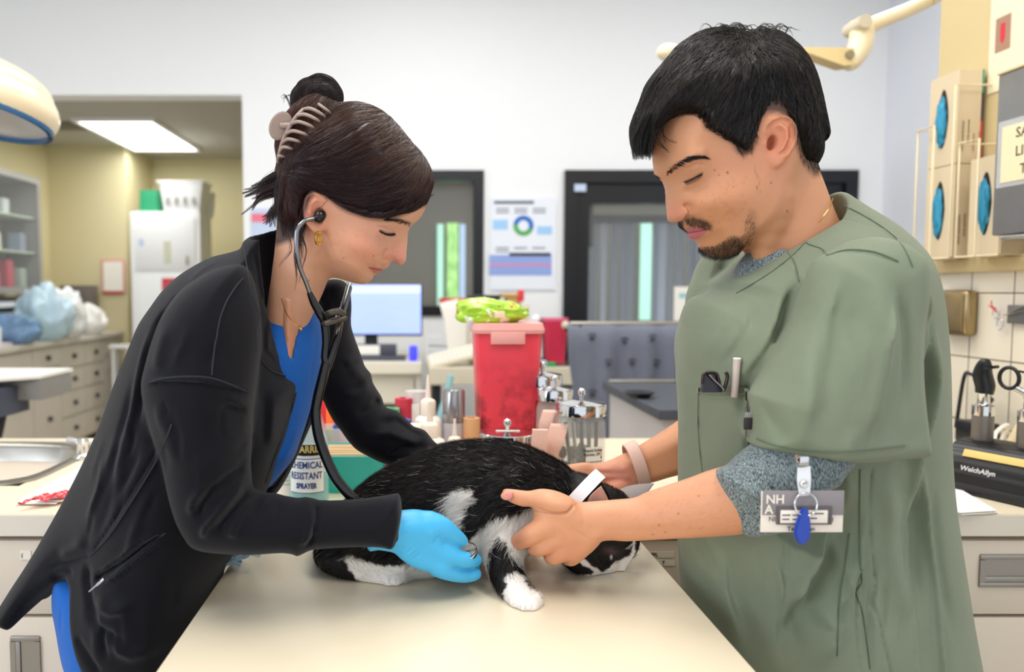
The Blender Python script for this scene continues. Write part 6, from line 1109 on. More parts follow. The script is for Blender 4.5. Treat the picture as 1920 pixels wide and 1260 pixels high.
    A_ = V[Q]; ar = np.linalg.norm(np.cross(A_[:, 2] - A_[:, 0], A_[:, 3] - A_[:, 1]), axis=1); n = 52000
    qi = rng.choice(len(Q), n, p=ar / ar.sum()); w_ = rng.random((n, 4)); w_ /= w_.sum(1, keepdims=True); p0 = (V[Q[qi]] * w_[..., None]).sum(1); nn = N[Q[qi, 0]]; ci = cols[Q[qi, 0]]; q0 = project(p0)
    short = ((q0[:, 0] > 1075) | ((q0[:, 1] > 1075) & (q0[:, 0] > 930)) | ((q0[:, 0] < 765) & (q0[:, 1] > 1045)))
    isw = ci[:, 0] > .4; L = np.where(short, rng.uniform(.0025, .005, n), rng.uniform(.009, .018, n)); tuft = isw & ~short; L[tuft] *= 1.5; p0 = p0.astype(np.float32)
    keep = (p0[:, 2] > ZT + .002); 
    eye = (np.abs(q0[:, 0] - 1147) < 15) & (np.abs(q0[:, 1] - 1034) < 10); keep &= ~eye
    p0, L, ci, short, isw = p0[keep], L[keep], ci[keep], short[keep], isw[keep]; n = len(p0)
    pts = comb(s, p0, pxdir(flow), L / 4, 4, .0002, .0026, .30, rng); tipl = np.where(short, .0008, .0030)[:, None]
    pts[:, -1] += N[Q[qi[keep], 0]] * tipl * rng.random((n, 1)); pts[:, :, 2] = np.maximum(pts[:, :, 2], ZT + .0005)
    k = rng.random((n, 1)); fc = np.where(isw[:, None], np.array([.92, .89, .84]) * (.8 + .2 * k), ci * (.4 + .6 * k) + (k ** 8) * np.array([.08, .05, .04])); stray = (rng.random(n) < .010) & ~short; fc[stray] = (.75, .73, .70)
    blades(pts, np.where(short, .00013, .00019), 'fur', m_fur, me, fc, rng)
    # ears
    mi = mat('ear_pink', 'd9b3a4', .6, sss=.2); mo = mat('ear_back_grey', '8f8582', .7)
    def ear(name, base, tip, wd, nrm, m, label, cup):
        base = Vector(base); tip = Vector(tip); ax = tip - base; L_ = ax.length; ax.normalize(); nrm = Vector(nrm).normalized(); nrm = (nrm - ax * nrm.dot(ax)).normalized(); sd = ax.cross(nrm); vs = []; fs = []; nu, nv = 11, 13
        for th in (0, .0016):
            for j in range(nv):
                t = j / (nv - 1); w2 = wd * (1 - t ** 1.7) * (1 + .15 * math.sin(t * 3))
                for i in range(nu): u = (i / (nu - 1) - .5) * 2; vs.append(base + ax * L_ * t + sd * u * w2 + nrm * (cup * (u * u) * (1 - t) - th))
        o = nu * nv
        for j in range(nv - 1):
            for i in range(nu - 1): a = j * nu + i; fs.append((a, a + 1, a + nu + 1, a + nu)); fs.append((o + a, o + a + nu, o + a + nu + 1, o + a + 1))
        ed = [i for i in range(nu)] + [j * nu + nu - 1 for j in range(1, nv)] + [(nv - 1) * nu + i for i in range(nu - 2, -1, -1)] + [j * nu for j in range(nv - 2, 0, -1)]
        for a in range(len(ed)): b = (a + 1) % len(ed); fs.append((ed[a], ed[b], o + ed[b], o + ed[a]))
        mb = MB(); mb.add(vs, fs); return mb.build(name, m, cat, 60, True, label), (base, ax, sd, nrm, L_)
    e1, (b0, ax, sd, nr, L_) = ear('ear', P(1122, 950, .932), P(1127, 912, .918), .0135, (-.35, -1, .2), mi, 'pink inside of the near ear', .006)
    hp = []
    for j in range(260):
        u = -.95 + rng.random() * .5; t = rng.random() * .5; st = b0 + sd * u * .0135 * (1 - t) + ax * t * L_ * .6 + nr * .001; d = (ax * 1.0 + sd * rng.uniform(.2, 1.0) + nr * .4).normalized() * rng.uniform(.006, .012); hp.append([st + d * k_ / 3 for k_ in range(4)])
    blades(np.array([[q[:] for q in a] for a in hp]), .00014, 'ear_tufts', m_fur, e1, np.full((260, 3), .75), rng)
    rim = []
    for j in range(300):
        t = rng.random(); st = b0 + ax * L_ * t + sd * .0135 * (1 - t ** 1.7) * 1.02 - nr * .001; d = (ax * .9 + sd * .5 + Vector(rng.normal(size=3)) * .2).normalized() * .004; rim.append([st + d * k_ / 3 for k_ in range(4)])
    blades(np.array([[q[:] for q in a] for a in rim]), .0002, 'ear_rim_fur', m_fur, e1, np.full((300, 3), .008), rng)
    ear('ear', P(1172, 925, 1.0), P(1226, 906, 1.01), .0150, (-.25, -.5, 1), mo, 'grey back of the far ear', -.005)
    # whiskers
    wk = []
    for j in range(16):
        x = 1134 + rng.uniform(0, 16); y = 1078 + rng.uniform(-4, 5); p = Vector(P(x, y, .955)[:]); t = rng.uniform(-.6, .35); d = Vector((t, -.5, -.45)); L2 = rng.uniform(.03, .05); pp = [p + d * L2 * k_ / 7 + Vector((t * .006 * k_ * k_ / 20, 0, -.0002 * k_ * k_)) for k_ in range(8)]
        wk.append([(q.x, q.y, max(q.z, ZT + .0008)) for q in pp])
    for j in range(6):
        p = P(1168, 1070 + j * 2, .965); wk.append([(p.x + .0045 * k_, p.y - .001 * k_, p.z + .0003 * k_ * (2 - j) - .00006 * k_ * k_) for k_ in range(8)])
    for j in range(5):
        p = P(1180 - j * 2, 1030, .952); wk.append([(p.x + .0009 * k_ * (1 + j * .3), p.y - .002 * k_, p.z + .0030 * k_ - .00004 * k_ * k_) for k_ in range(8)])
    blades(np.array(wk), .00022, 'whiskers', m_fur, me, np.full((len(wk), 3), .85), rng)
    # paper collar
    ax = (P(1120, 950, .97) - P(1060, 895, .99)).normalized(); v = Vector((0, 1, 0)); v = (v - ax * v.dot(ax)).normalized(); u = ax.cross(v); vs = []; fs = []; n_ = 72; wd = .0165
    cen = P(1083, 935, .982)
    for i in range(n_):
        t = 6.28318 * i / n_
        for a, h in [(-wd / 2, 0), (-wd / 2, .0008), (wd / 2, .0008), (wd / 2, 0)]: vs.append(cen + ax * a + u * (.0455 + h) * math.cos(t) + v * (.0500 + h) * math.sin(t))
    for i in range(n_):
        for j in range(4): a = i * 4 + j; b = i * 4 + (j + 1) % 4; c2 = ((i + 1) % n_) * 4; fs.append((a, b, c2 + (j + 1) % 4, c2 + j))
    cm = MB(); cm.add(vs, fs); cl = cm.build('paper_collar', mat('white_paper_band', 'f4f1f3', .5), cat, 50, True, 'white paper identity collar')
    return s
cat_fn = build_cat()
# ================================================================== things on the worktop behind the cat
ZW = .9202
def wrap_text(body, size, m, parent, Rr_, z, ang, name='lettering', bold=0, sx=1):
    def f(c): a = c.x * sx / Rr_ + ang; r_ = Rr_ + .0002 + c.z; return Vector((r_ * math.sin(a), -r_ * math.cos(a), z + c.y))
    o = glyphs(body, size, m, name, 'CENTER', bold, f); o.parent = parent; return o
def patch(Rr_, a0, a1, z0, z1, th=.0004, n=20, cr=0):       # a label wrapped on a cylinder
    m = MB(); vs = []; fs = []
    for i in range(n + 1):
        a = a0 + (a1 - a0) * i / n
        for r_, z in ((Rr_, z0), (Rr_ + th, z0), (Rr_ + th, z1), (Rr_, z1)): vs.append((r_ * math.sin(a), -r_ * math.cos(a), z))
    for i in range(n):
        for j in range(4): fs.append((i * 4 + j, i * 4 + (j + 1) % 4, (i + 1) * 4 + (j + 1) % 4, (i + 1) * 4 + j))
    fs += [(0, 1, 2, 3), tuple(n * 4 + q for q in (3, 2, 1, 0))]; return m.add(vs, fs)
gl = lambda n, c, r=.03, **k: mat(n, c, r, trans=.92, ior=1.2, **k)
m_jar = mat('jar_glass', 'e9ece6', .03, alpha=.16); m_wpl = mat('white_plastic', 'f1ebe2', .35, sss=.1); m_frost = mat('frosted_plastic', 'ecebe8', .25, alpha=.45)
def at(px, Y, z=ZW): return (P(px, 700, Y).x, Y, z)
def jar(px, Y, r, h, label, fill=None, red=False, lid='chrome'):
    t = thing('glass_jar', label, 'jar', at(px, Y)); mg = mat('red_glass', 'a81c28', .08, alpha=.9) if red else m_jar
    MB().lathe([(r * .93, 0), (r, .006), (r, h * .72), (r * .97, h * .78), (r * .88, h * .83), (r * .88, h * .86), (r * .86, h * .86), (r * .86, h * .82), (r * .95, h * .76), (r * .965, .008), (.001, .006)], 40, None, False).build('vessel', mg, t, 60)
    l = MB().lathe([(r * .99, h * .85), (r * 1.02, h * .855), (r * 1.02, h * .955), (r * .985, h * .97), (r * .55, h * .985), (.004, h)], 48).build('lid', m_chrome, t, 35)
    MB().lathe([(.004, h * .99), (.004, h + .006), (.0075, h + .011), (.0065, h + .018), (.003, h + .021)], 16).build('knob', m_chrome, l, 60)
    return t
t = jar(1091, 1.33, .0435, .175, 'glass jar with chrome lid and printed white label, rightmost on the worktop')
patch(.0437, -.02, .78, .036, .098).build('paper_label', m_paper, t, 60)
wrap_text('Heparin Sodium', .0070, m_ink, t, .0442, .092, .30, sx=.8, bold=.0001); wrap_text('Injection, USP', .0070, m_ink, t, .0442, .085, .26, sx=.8, bold=.0001)
for k in range(6): wrap_text('mmmm mmm mmm mm'[k % 3:], .0042, m_ink, t, .0442, .072 - .0055 * k, .28, 'small_print')
for k, c in enumerate(('c8323a', 'e4b13a', '3a3f9a')): patch(.0439, .66, .73, .088 - .006 * k, .093 - .006 * k, .0005, 4).build('colour_mark', mat('mark_' + c, c, .6), t, 0)
cb = MB(); rg = random.Random(2)
for k in range(70): a = rg.uniform(0, 6.28); q = rg.uniform(0, .034); cb.ball((q * math.cos(a), q * math.sin(a), rg.uniform(.012, .085)), rg.uniform(.004, .008), 5, (1, 1, 1.5))
tag(cb.build('vial_heap', mat('dark_vials', '6a6558', .25, .3), t, 60), 'small dark grey vials filling the jar', None, None, 'stuff')
for k in range(5): MB().tube([(-.02 + .011 * k, -.01, .05), (-.028 + .014 * k, .002, .135)], .0035, 6).build('instrument', m_steel if k % 2 else mat('black_plastic', '17181a', .35), t, 60)
t = jar(952, 1.36, .0505, .115, 'short glass jar with chrome lid directly behind the cat'); MB().b2((-.022, -.012, .1135), (.022, -.004, .1155), .001).build('paper_strip', m_wpl, t)
for k in range(12): MB().ball((.03 * math.cos(k * 2.4) * ((k % 3) / 2), .03 * math.sin(k * 2.4), .02 + .006 * k), .016, 8).build('cotton_ball', mat('pink_cotton', 'd98e92', .9), t, 60)
jar(1040, 1.45, .036, .185, 'glass jar with chrome lid half hidden behind the labelled jar'); t = jar(1017, 1.53, .040, .205, 'dark red jar beside the sharps container', red=True)
# sharps container with translucent lid and a green packet on it
def taper(mb, w0, d0, z0, w1, d1, z1, rad=.01, th=0):
    r0 = rr(w0 / 2, d0 / 2, 7, z0, 40); r1 = rr(w1 / 2, d1 / 2, 7, z1, 40); n = 40
    fs = [(i, (i + 1) % n, (i + 1) % n + n, i + n) for i in range(n)] + [tuple(range(n - 1, -1, -1)), tuple(range(n, 2 * n))]; return mb.add(r0 + r1, fs)
m_sharp = mat('red_translucent_plastic', 'e0303c', .3, sss=.35, sssr=(1, .1, .1), var=0)
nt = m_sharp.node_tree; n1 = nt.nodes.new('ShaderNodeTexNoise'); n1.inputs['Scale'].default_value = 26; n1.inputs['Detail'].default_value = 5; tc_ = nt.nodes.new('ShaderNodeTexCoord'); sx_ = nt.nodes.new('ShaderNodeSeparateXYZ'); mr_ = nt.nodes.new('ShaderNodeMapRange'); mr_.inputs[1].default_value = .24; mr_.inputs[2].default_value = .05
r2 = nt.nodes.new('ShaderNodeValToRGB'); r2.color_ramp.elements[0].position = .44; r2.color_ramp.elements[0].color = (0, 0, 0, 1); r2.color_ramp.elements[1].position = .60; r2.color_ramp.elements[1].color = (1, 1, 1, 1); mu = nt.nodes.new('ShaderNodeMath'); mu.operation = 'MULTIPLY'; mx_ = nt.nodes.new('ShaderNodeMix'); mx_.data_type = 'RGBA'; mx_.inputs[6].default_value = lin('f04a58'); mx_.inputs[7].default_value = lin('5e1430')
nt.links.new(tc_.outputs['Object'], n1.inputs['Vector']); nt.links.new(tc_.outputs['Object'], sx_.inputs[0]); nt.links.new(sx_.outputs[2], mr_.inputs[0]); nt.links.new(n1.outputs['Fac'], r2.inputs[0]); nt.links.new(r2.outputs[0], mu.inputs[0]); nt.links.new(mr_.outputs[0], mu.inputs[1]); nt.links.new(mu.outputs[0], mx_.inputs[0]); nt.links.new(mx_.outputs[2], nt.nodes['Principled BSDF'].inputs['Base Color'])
t = thing('sharps_container', 'large red sharps container with pale pink lid in the middle of the worktop', 'container', at(948, 1.55))
bd = MB(); taper(bd, .112, .11, 0, .136, .13, .285); bd.build('bin_body', m_sharp, t, 40)
m_lid = mat('pale_pink_lid', 'f0a9a0', .3, sss=.2)
ld = MB(); taper(ld, .145, .14, .285, .147, .142, .292); taper(ld, .147, .142, .292, .140, .135, .305); ld.b2((-.038, -.072, .264), (.030, -.066, .288), .001); ld.build('lid', m_lid, t, 40)
pk = MB(); rg = random.Random(9); b_ = bmesh.new(); bmesh.ops.create_icosphere(b_, subdivisions=5, radius=1)
from mathutils import noise as _n
for v in b_.verts:
    q = v.co.copy(); f_ = 1 + .14 * _n.noise(q * 2.3) + .07 * abs(_n.noise(q * 6)) + .05 * _n.noise(q * 11); e_ = (abs(q.x) ** 3 + abs(q.y) ** 3 + abs(q.z) ** 3) ** (-1 / 3) if q.length else 1
    v.co = Vector((q.x * .070 * f_ * e_, q.y * .042 * f_ * e_, max(-.020, q.z * .027 * f_ * e_ * (1 - .35 * q.x))))
pk.bm(b_); m_pack = mat('lime_plastic_film', 'a6d430', .22, coat=.4)
nt = m_pack.node_tree; vo = nt.nodes.new('ShaderNodeTexNoise'); vo.inputs['Scale'].default_value = 34; cr_ = nt.nodes.new('ShaderNodeValToRGB'); cr_.color_ramp.interpolation = 'CONSTANT'
cr_.color_ramp.elements[0].color = lin('e9efd2'); cr_.color_ramp.elements[1].position = .36; cr_.color_ramp.elements[1].color = lin('a6d430'); e_ = cr_.color_ramp.elements.new(.66); e_.color = lin('d8604a'); e_ = cr_.color_ramp.elements.new(.72); e_.color = lin('8dbf28')
tc_ = nt.nodes.new('ShaderNodeTexCoord'); nt.links.new(tc_.outputs['Object'], vo.inputs['Vector']); nt.links.new(vo.outputs['Fac'], cr_.inputs[0]); nt.links.new(cr_.outputs[0], nt.nodes['Principled BSDF'].inputs['Base Color'])
t = thing('treat_packet', 'crumpled lime green plastic packet lying on the red sharps container', 'packet', (at(922, 1.55)[0], 1.55, ZW + .305 + .020)); pk.build('film', m_pack, t, 180)
MB().b2((.0, -.046, -.010), (.022, -.040, .004), .002).build('seal_label', mat('pale_label', 'e9d5b4', .5), t)
# bottles
def bottle(px, Y, r, h, label, m, capm, shape='dropper', band=None, grp=None):
    t = thing('dropper_bottle' if shape == 'dropper' else 'bottle', label, 'bottle', at(px, Y), group=grp); hb = h * .60
    MB().lathe([(r * .92, 0), (r, .004), (r, hb * .86), (r * .9, hb * .94), (r * .45, hb), (r * .42, hb + .006)], 28).build('body', m, t, 50)
    c = MB().lathe([(r * .55, hb), (r * .55, hb + h * .13), (r * .46, hb + h * .15), (r * .22, hb + h * .17), (r * .10, h), (r * .04, h)], 24).build('cap', capm, t, 45)
    if band: patch(r * 1.01, -1.0, 1.0, hb * .60, hb * .66, .0003).build('blue_stripe', mat('blue_ink', '2c62a0', .5), t, 60)
    return t
grp = 'plastic bottles behind the cat'
m_milk = mat('milky_plastic', 'f3e9df', .3, sss=.2); m_clearp = mat('cloudy_clear_plastic', 'dfdbe0', .2, alpha=.6); m_cap = mat('ivory_cap', 'f0e0cf', .4)
bottle(806, 1.38, .0295, .165, 'white dropper bottle with a blue stripe, tallest nozzle cap in front of the beaker', m_milk, m_cap, band=True, grp=grp)
bottle(803, 1.50, .028, .200, 'large white bottle with conical cap behind the blue striped bottle', m_milk, m_cap, grp=grp)
bottle(853, 1.36, .0215, .135, 'small cloudy dropper bottle with pointed cap in front of the silver can', m_clearp, m_cap, grp=grp)
bottle(864, 1.30, .018, .098, 'smallest cloudy dropper bottle just left of the short jar', m_clearp, m_cap, grp=grp)
bottle(826, 1.29, .0165, .085, 'short bottle with ivory cap low behind the cat', m_milk, m_cap, grp=grp)
bottle(794, 1.27, .016, .095, 'small ivory capped bottle nearest the black sleeve', m_milk, m_cap, grp=grp)
t = thing('pill_bottle', 'squat white bottle with flat cap behind the black sleeve', 'bottle', at(777, 1.42)); MB().lathe([(.020, 0), (.021, .004), (.021, .085), (.018, .09)], 28).build('body', m_milk, t, 50); MB().lathe([(.0195, .09), (.0195, .112), (.018, .114)], 28).build('cap', m_cap, t, 50)
t = thing('beaker', 'clear plastic beaker standing upside down behind the bottles', 'beaker', at(781, 1.60)); MB().lathe([(.029, 0), (.027, .02), (.025, .155), (.001, .157)], 32, None, False).build('cup', m_frost, t, 50); MB().b2((-.012, -.028, .06), (.006, -.026, .13)).build('paper_slip', m_paper, t)
t = thing('aerosol_can', 'silver capped can with a pale label left of the sharps container', 'can', at(851, 1.50)); MB().lathe([(.0225, 0), (.0225, .10), (.0225, .105)], 32).build('body', mat('can_label', 'c9c6cf', .3, .2), t, 50); MB().lathe([(.0225, .1055), (.0228, .107), (.0225, .168), (.020, .172)], 32).build('cap', mat('silver_plastic', 'a09ea0', .22, .7), t, 50); wrap_text('S', .022, mat('blue_ink', '2c62a0', .5), t, .0228, .065, .45)
def roll(px, Y, r, h, z, col, label, cat='tape roll', name='tape_roll', grp=None):
    t = thing(name, label, cat, at(px, Y, z), group=grp); MB().lathe([(r * .55, 0), (r, 0), (r, h), (r * .55, h), (r * .55, 0)], 32, None, False).build('wrap', mat('tape_' + col, col, .6), t, 40); return t
roll(884, 1.49, .017, .075, ZW, 'e2a373', 'tan cohesive bandage roll against the sharps container'); roll(884, 1.49, .0175, .04, ZW + .0755, 'e8b27f', 'tan bandage roll stacked on the other tan roll')
roll(884, 1.41, .016, .06, ZW, 'e8a58a', 'salmon pink bandage roll in front of the tan rolls')
roll(754, 1.47, .018, .115, ZW, '27489c', 'blue tape roll standing behind the black sleeve'); roll(735, 1.55, .016, .125, ZW, '5fae7a', 'green tape roll left of the blue roll'); roll(757, 1.58, .019, .142, ZW, 'c8384a', 'red tape roll behind the blue roll')
roll(742, 1.36, .014, .07, ZW, 'b8406a', 'magenta tape roll low beside the black sleeve')
# bandages and soft things in front of the jars
m_pinkb = mat('pink_bandage', 'efc3b2', .8, bump=.3, bscale=500)
def strip(pts, wd, label, name='bandage', m=m_pinkb, grp='pink bandages by the jars'):
    t = thing(name, label, 'bandage', (pts[0][0], pts[0][1], pts[0][2]), group=grp); p = [Vector(q) - Vector(pts[0]) for q in pts]; vs = []; fs = []; p = spline(p, 5)
    for q in p: vs += [q + Vector((-wd / 2, 0, 0)), q + Vector((wd / 2, -.004, 0)), q + Vector((wd / 2, .001, .001)), q + Vector((-wd / 2, .005, .001))]
    for i in range(len(p) - 1):
        for j in range(4): a = i * 4 + j; c = i * 4 + (j + 1) % 4; fs.append((a, c, c + 4, a + 4))
    fs += [(0, 1, 2, 3), tuple(len(vs) - 4 + q for q in (3, 2, 1, 0))]; MB().add(vs, fs).build('fabric', m, t, 60)
def w3(px, py, Y): return tuple(P(px, py, Y))
x_ = P(1012, 800, 1.28).x
strip([(x_, 1.285, ZW), w3(1012, 868, 1.28), w3(1011, 838, 1.275), w3(1013, 806, 1.28)], .026, 'flat pale pink bandage tip just left of the white spool')
x_ = P(1040, 800, 1.31).x; strip([(x_, 1.315, ZW), w3(1030, 860, 1.305), w3(1040, 830, 1.30), w3(1049, 796, 1.31)], .030, 'wide pink bandage standing in front of the labelled jar')
x_ = P(1028, 800, 1.36).x; strip([(x_, 1.365, ZW), w3(1026, 830, 1.36), w3(1022, 800, 1.36), w3(1030, 770, 1.37)], .022, 'tall pale bandage end behind the wide pink one')
t = thing('cotton_wad', 'crumpled pink cotton wad behind the cat, right of the short jar', 'cotton', at(985, 1.27)); mb = MB(); rg = random.Random(3)
for k in range(40): mb.ball((rg.uniform(-.018, .018), rg.uniform(-.01, .01), .010 + rg.uniform(0, .05)), rg.uniform(.005, .010), 7, (1, 1, rg.uniform(.7, 1.3)))
mb.build('fluff', m_pinkb, t, 60)
t = thing('thread_spool', 'white plastic spool with a blue centre lying in front of the labelled jar', 'spool', (P(1036, 843, 1.27).x, 1.262, ZW + .02))
M_ = rotm(0, 25, 0) @ rotm(78, 0, 0)
MB().lathe([(.012, -.012), (.015, -.012), (.015, -.009), (.008, -.008), (.008, .008), (.015, .009), (.015, .012), (.012, .012)], 28, T(0, 0, .025) @ M_).build('bobbin', m_wpl, t, 40); MB().lathe([(.006, .0), (.006, .0135), (.005, .014)], 20, T(0, 0, .025) @ M_).build('centre', mat('spool_blue', '4f86c8', .4), t); MB().cyl((0, 0, -.02), (0, .004, .012), .013, .012, 20).build('stem', m_wpl, t)
# sprayer bottle, second bottle
m_spr = mat('aqua_clear_plastic', 'a8d8d8', .12, alpha=.55); m_lbl = mat('white_label', 'e9edee', .4); m_navy = mat('navy_ink', '1d3f86', .5); m_gold = mat('gold_ink', 'd8c778', .5); m_blk = mat('black_label', '1c1c1e', .4)
t = thing('spray_bottle', 'clear chemical resistant sprayer bottle with blue lettering beside the blue scrubs', 'bottle', at(578, 1.27)); r = .0335
MB().lathe([(r * .94, 0), (r, .006), (r, .105), (r * .93, .118), (r * .6, .145), (r * .42, .155), (r * .42, .165)], 40).build('body', m_spr, t, 50); MB().lathe([(r * .90, .004), (r * .955, .008), (r * .955, .056), (.001, .0565)], 40).build('liquid', mat('aqua_liquid', '6fc9cf', .1, alpha=.6), t, 50)
sh_ = MB().lathe([(r * .47, .163), (r * .5, .165), (r * .5, .183), (r * .3, .186)], 24); sh_.b2((-.012, -.035, .185), (.012, .03, .205), .004); sh_.build('spray_head', mat('white_plastic', 'f1ebe2', .35), t, 40)
patch(r + .0003, -1.25, 1.1, .064, .1155, .0004).build('upper_label', m_lbl, t, 60); patch(r + .0005, -.62, 1.0, .094, .1125, .0006).build('black_band', m_blk, t, 60); wrap_text('HARRIS', .0165, m_gold, t, r + .0012, .1045, .05, bold=.0004, sx=.82)
patch(r + .0005, -.95, .95, .030, .089, .0006).build('label_border', m_navy, t, 60); patch(r + .0009, -.92, .92, .0315, .0875, .0006).build('label_field', m_lbl, t, 60)
wrap_text('CHEMICAL', .0160, m_navy, t, r + .0017, .0775, -.02, bold=.0003, sx=.78); wrap_text('RESISTANT', .0165, m_navy, t, r + .0017, .0595, -.02, bold=.0003, sx=.72); wrap_text('SPRAYER', .0125, m_navy, t, r + .0017, .0425, .0, bold=.0005, sx=.72)
patch(r + .0003, -1.1, 1.1, .004, .014, .0005).build('base_band', m_navy, t, 60); MB().tube([(-.008, -.004, .15), (-.01, -.004, .06), (-.002, -.012, .006)], .002, 8).build('dip_tube', m_wpl, t, 60)
t = thing('squeeze_bottle', 'white labelled bottle left of the chemical resistant sprayer', 'bottle', at(534, 1.33)); MB().lathe([(.030, 0), (.031, .005), (.031, .10), (.012, .13), (.012, .15)], 32).build('body', m_milk, t, 50)
for k in range(9): wrap_text('mmm mm mmmm mm mmm'[k % 4:], .0042, m_ink, t, .0315, .085 - .007 * k, .25, 'small_print')
# teal tray of wooden sticks, organiser, red and orange containers
m_teal = mat('teal_plastic', '1fa8a0', .3, sss=.1)
t = thing('teal_tray', 'teal plastic tray holding wooden tongue depressors behind the sprayer', 'tray', (P(655, 900, 1.40).x, 1.40, ZW)); b = MB(); w_, d_, h_ = .140, .12, .075
def openbox(b, w0, d0, w1, d1, h, th=.003):
    o0 = rr(w0 / 2, d0 / 2, 9, 0, 40); o1 = rr(w1 / 2, d1 / 2, 9, h, 40); i1 = rr(w1 / 2 - th, d1 / 2 - th, 9, h, 40); i0 = rr(w0 / 2 - th, d0 / 2 - th, 9, th, 40); n = 40; fs = []
    for j in range(3): fs += [(j * n + i, j * n + (i + 1) % n, (j + 1) * n + (i + 1) % n, (j + 1) * n + i) for i in range(n)]
    fs += [tuple(range(n - 1, -1, -1)), tuple(3 * n + i for i in range(n))]; b.add(o0 + o1 + i1 + i0, fs)
openbox(b, .125, .105, .150, .125, .07); b.build('bin', m_teal, t, 40)
g_ = 'tongue depressors in the teal tray'; rg = random.Random(5)
for k in range(14): s_ = thing('tongue_depressor', 'one of the row of flat wooden tongue depressors in the teal tray', 'stick', (P(655, 900, 1.40).x, 1.40, ZW), group=g_); MB().box((rg.uniform(-.003, .003), -.04 + .006 * k, .058 + rg.uniform(0, .006)), (.10, .0018, .016), .0008, rotm(0, 0, rg.uniform(-2, 2))).build('wood', mat('pale_wood', 'dfc39a', .6), s_, 40)
t = thing('clear_organiser', 'clear plastic organiser of coloured caps behind the teal tray', 'organiser', (P(665, 850, 1.56).x, 1.56, ZW)); b = MB(); openbox(b, .13, .06, .135, .065, .085); b.build('case', m_frost, t, 40)
for k, c in enumerate(['3aa35c', '2a4f9e', 'e0607c', '2a4f9e', '3f8f78', '2a4f9e', 'c23a4a', '7db8d8']): MB().lathe([(.007, .004), (.007, .06), (.0085, .061), (.0085, .078 + .008 * (k % 2)), (.006, .082 + .008 * (k % 2))], 14, T(-.052 + .015 * k, -.01 + .01 * (k % 2), 0)).build('coloured_tube', mat('tube_' + c, c, .4), t, 50)
def box_thing(name, label, cat, px, Y, w_, d_, h_, col, z=ZW, grp=None, rough=.35, part='body', rz=0):
    t = thing(name, label, cat, at(px, Y, z), rz, group=grp); MB().b2((-w_ / 2, -d_ / 2, 0), (w_ / 2, d_ / 2, h_), min(w_, d_, h_) * .06).build(part, mat(name + col, col, rough), t, 30); return t
t = thing('red_canister', 'red plastic canister between the blue scrubs and the black sleeve', 'canister', at(607, 1.70)); MB().lathe([(.034, 0), (.035, .004), (.035, .20), (.03, .21)], 32).build('body', mat('red_plastic', 'd43a44', .3, sss=.2), t, 50)
t = thing('orange_vial', 'orange pill vial beside the red canister', 'vial', at(628, 1.62)); MB().lathe([(.020, 0), (.020, .125)], 28).build('body', mat('orange_plastic', 'ee6a1c', .25, sss=.3), t, 50); MB().lathe([(.022, .125), (.022, .145), (.02, .147)], 28).build('cap', m_wpl, t, 50)
t = thing('red_vial', 'small bright red vial right of the orange one', 'vial', at(647, 1.66)); MB().lathe([(.018, 0), (.018, .11), (.016, .112)], 28).build('body', mat('bright_red_plastic', 'dd2a24', .3), t, 50)
t = thing('clear_bottle', 'clear bottle with red liquid behind the sprayer head', 'bottle', at(583, 1.50)); MB().lathe([(.026, 0), (.027, .005), (.027, .10), (.012, .14), (.012, .16)], 32).build('body', mat('pink_clear', 'e8a0a0', .2, alpha=.7), t, 50)
box_thing('red_lid_box', 'little red and white box right of the teal tray', 'box', 722, 1.50, .03, .03, .03, 'c9303a')
# crumpled glove by the jacket
t = thing('crumpled_gloves', 'crumpled pale blue disposable gloves under the near sleeve', 'gloves', (PZ(436, 1058, .93).x, PZ(436, 1058, .93).y, ZW)); mb = MB(); rg = random.Random(12)
for k in range(9):
    a = rg.uniform(0, 6.28); mb.tube([(rg.uniform(-.01, .02), rg.uniform(-.02, .02), .008 + .004 * k), (.02 * math.cos(a) + .005, .02 * math.sin(a), .018 + .003 * k), (.035 * math.cos(a + .6), .03 * math.sin(a + .6), .008 + .003 * k)], [.007, .009, .005], 10, smooth=5, flat=.45)
mb.build('film', mat('pale_blue_film', '9dbccb', .4, sss=.1), t, 60)
# left worktop: paper towel, red wrapper
t = thing('paper_towel', 'folded white paper towel lying over the sink corner', 'paper towel', (0, 0, ZW)); q = [PZ(x, y, .924) for x, y in [(30, 944), (105, 944), (160, 905), (210, 860), (170, 868), (75, 918)]]; m = MB(); m.prism([(a.x, a.y) for a in q], .003, T(0, 0, .0025)); m.prism([(a.x * .97 - .01, a.y + .004) for a in q], .002, T(0, 0, .006)); m.build('sheet', m_paper, t, 20)
t = thing('red_wrapper', 'torn red and clear plastic wrapper on the paper towel', 'wrapper', tuple(PZ(100, 935, .93))); b_ = bmesh.new(); bmesh.ops.create_grid(b_, x_segments=24, y_segments=12, size=1)
for v in b_.verts: x, y = v.co.x, v.co.y; v.co = Vector((x * .028 + y * .010, y * .026 + x * .02, .006 + .006 * _n.noise(Vector((x * 2, y * 2, 0))) + .004 * _n.noise(Vector((x * 5, y * 5, 3)))))
bmesh.ops.solidify(b_, geom=b_.faces[:], thickness=.0008); m = MB(); m.bm(b_); m.build('film', mat('red_film', 'cf2430', .15, coat=.5), t, 60)
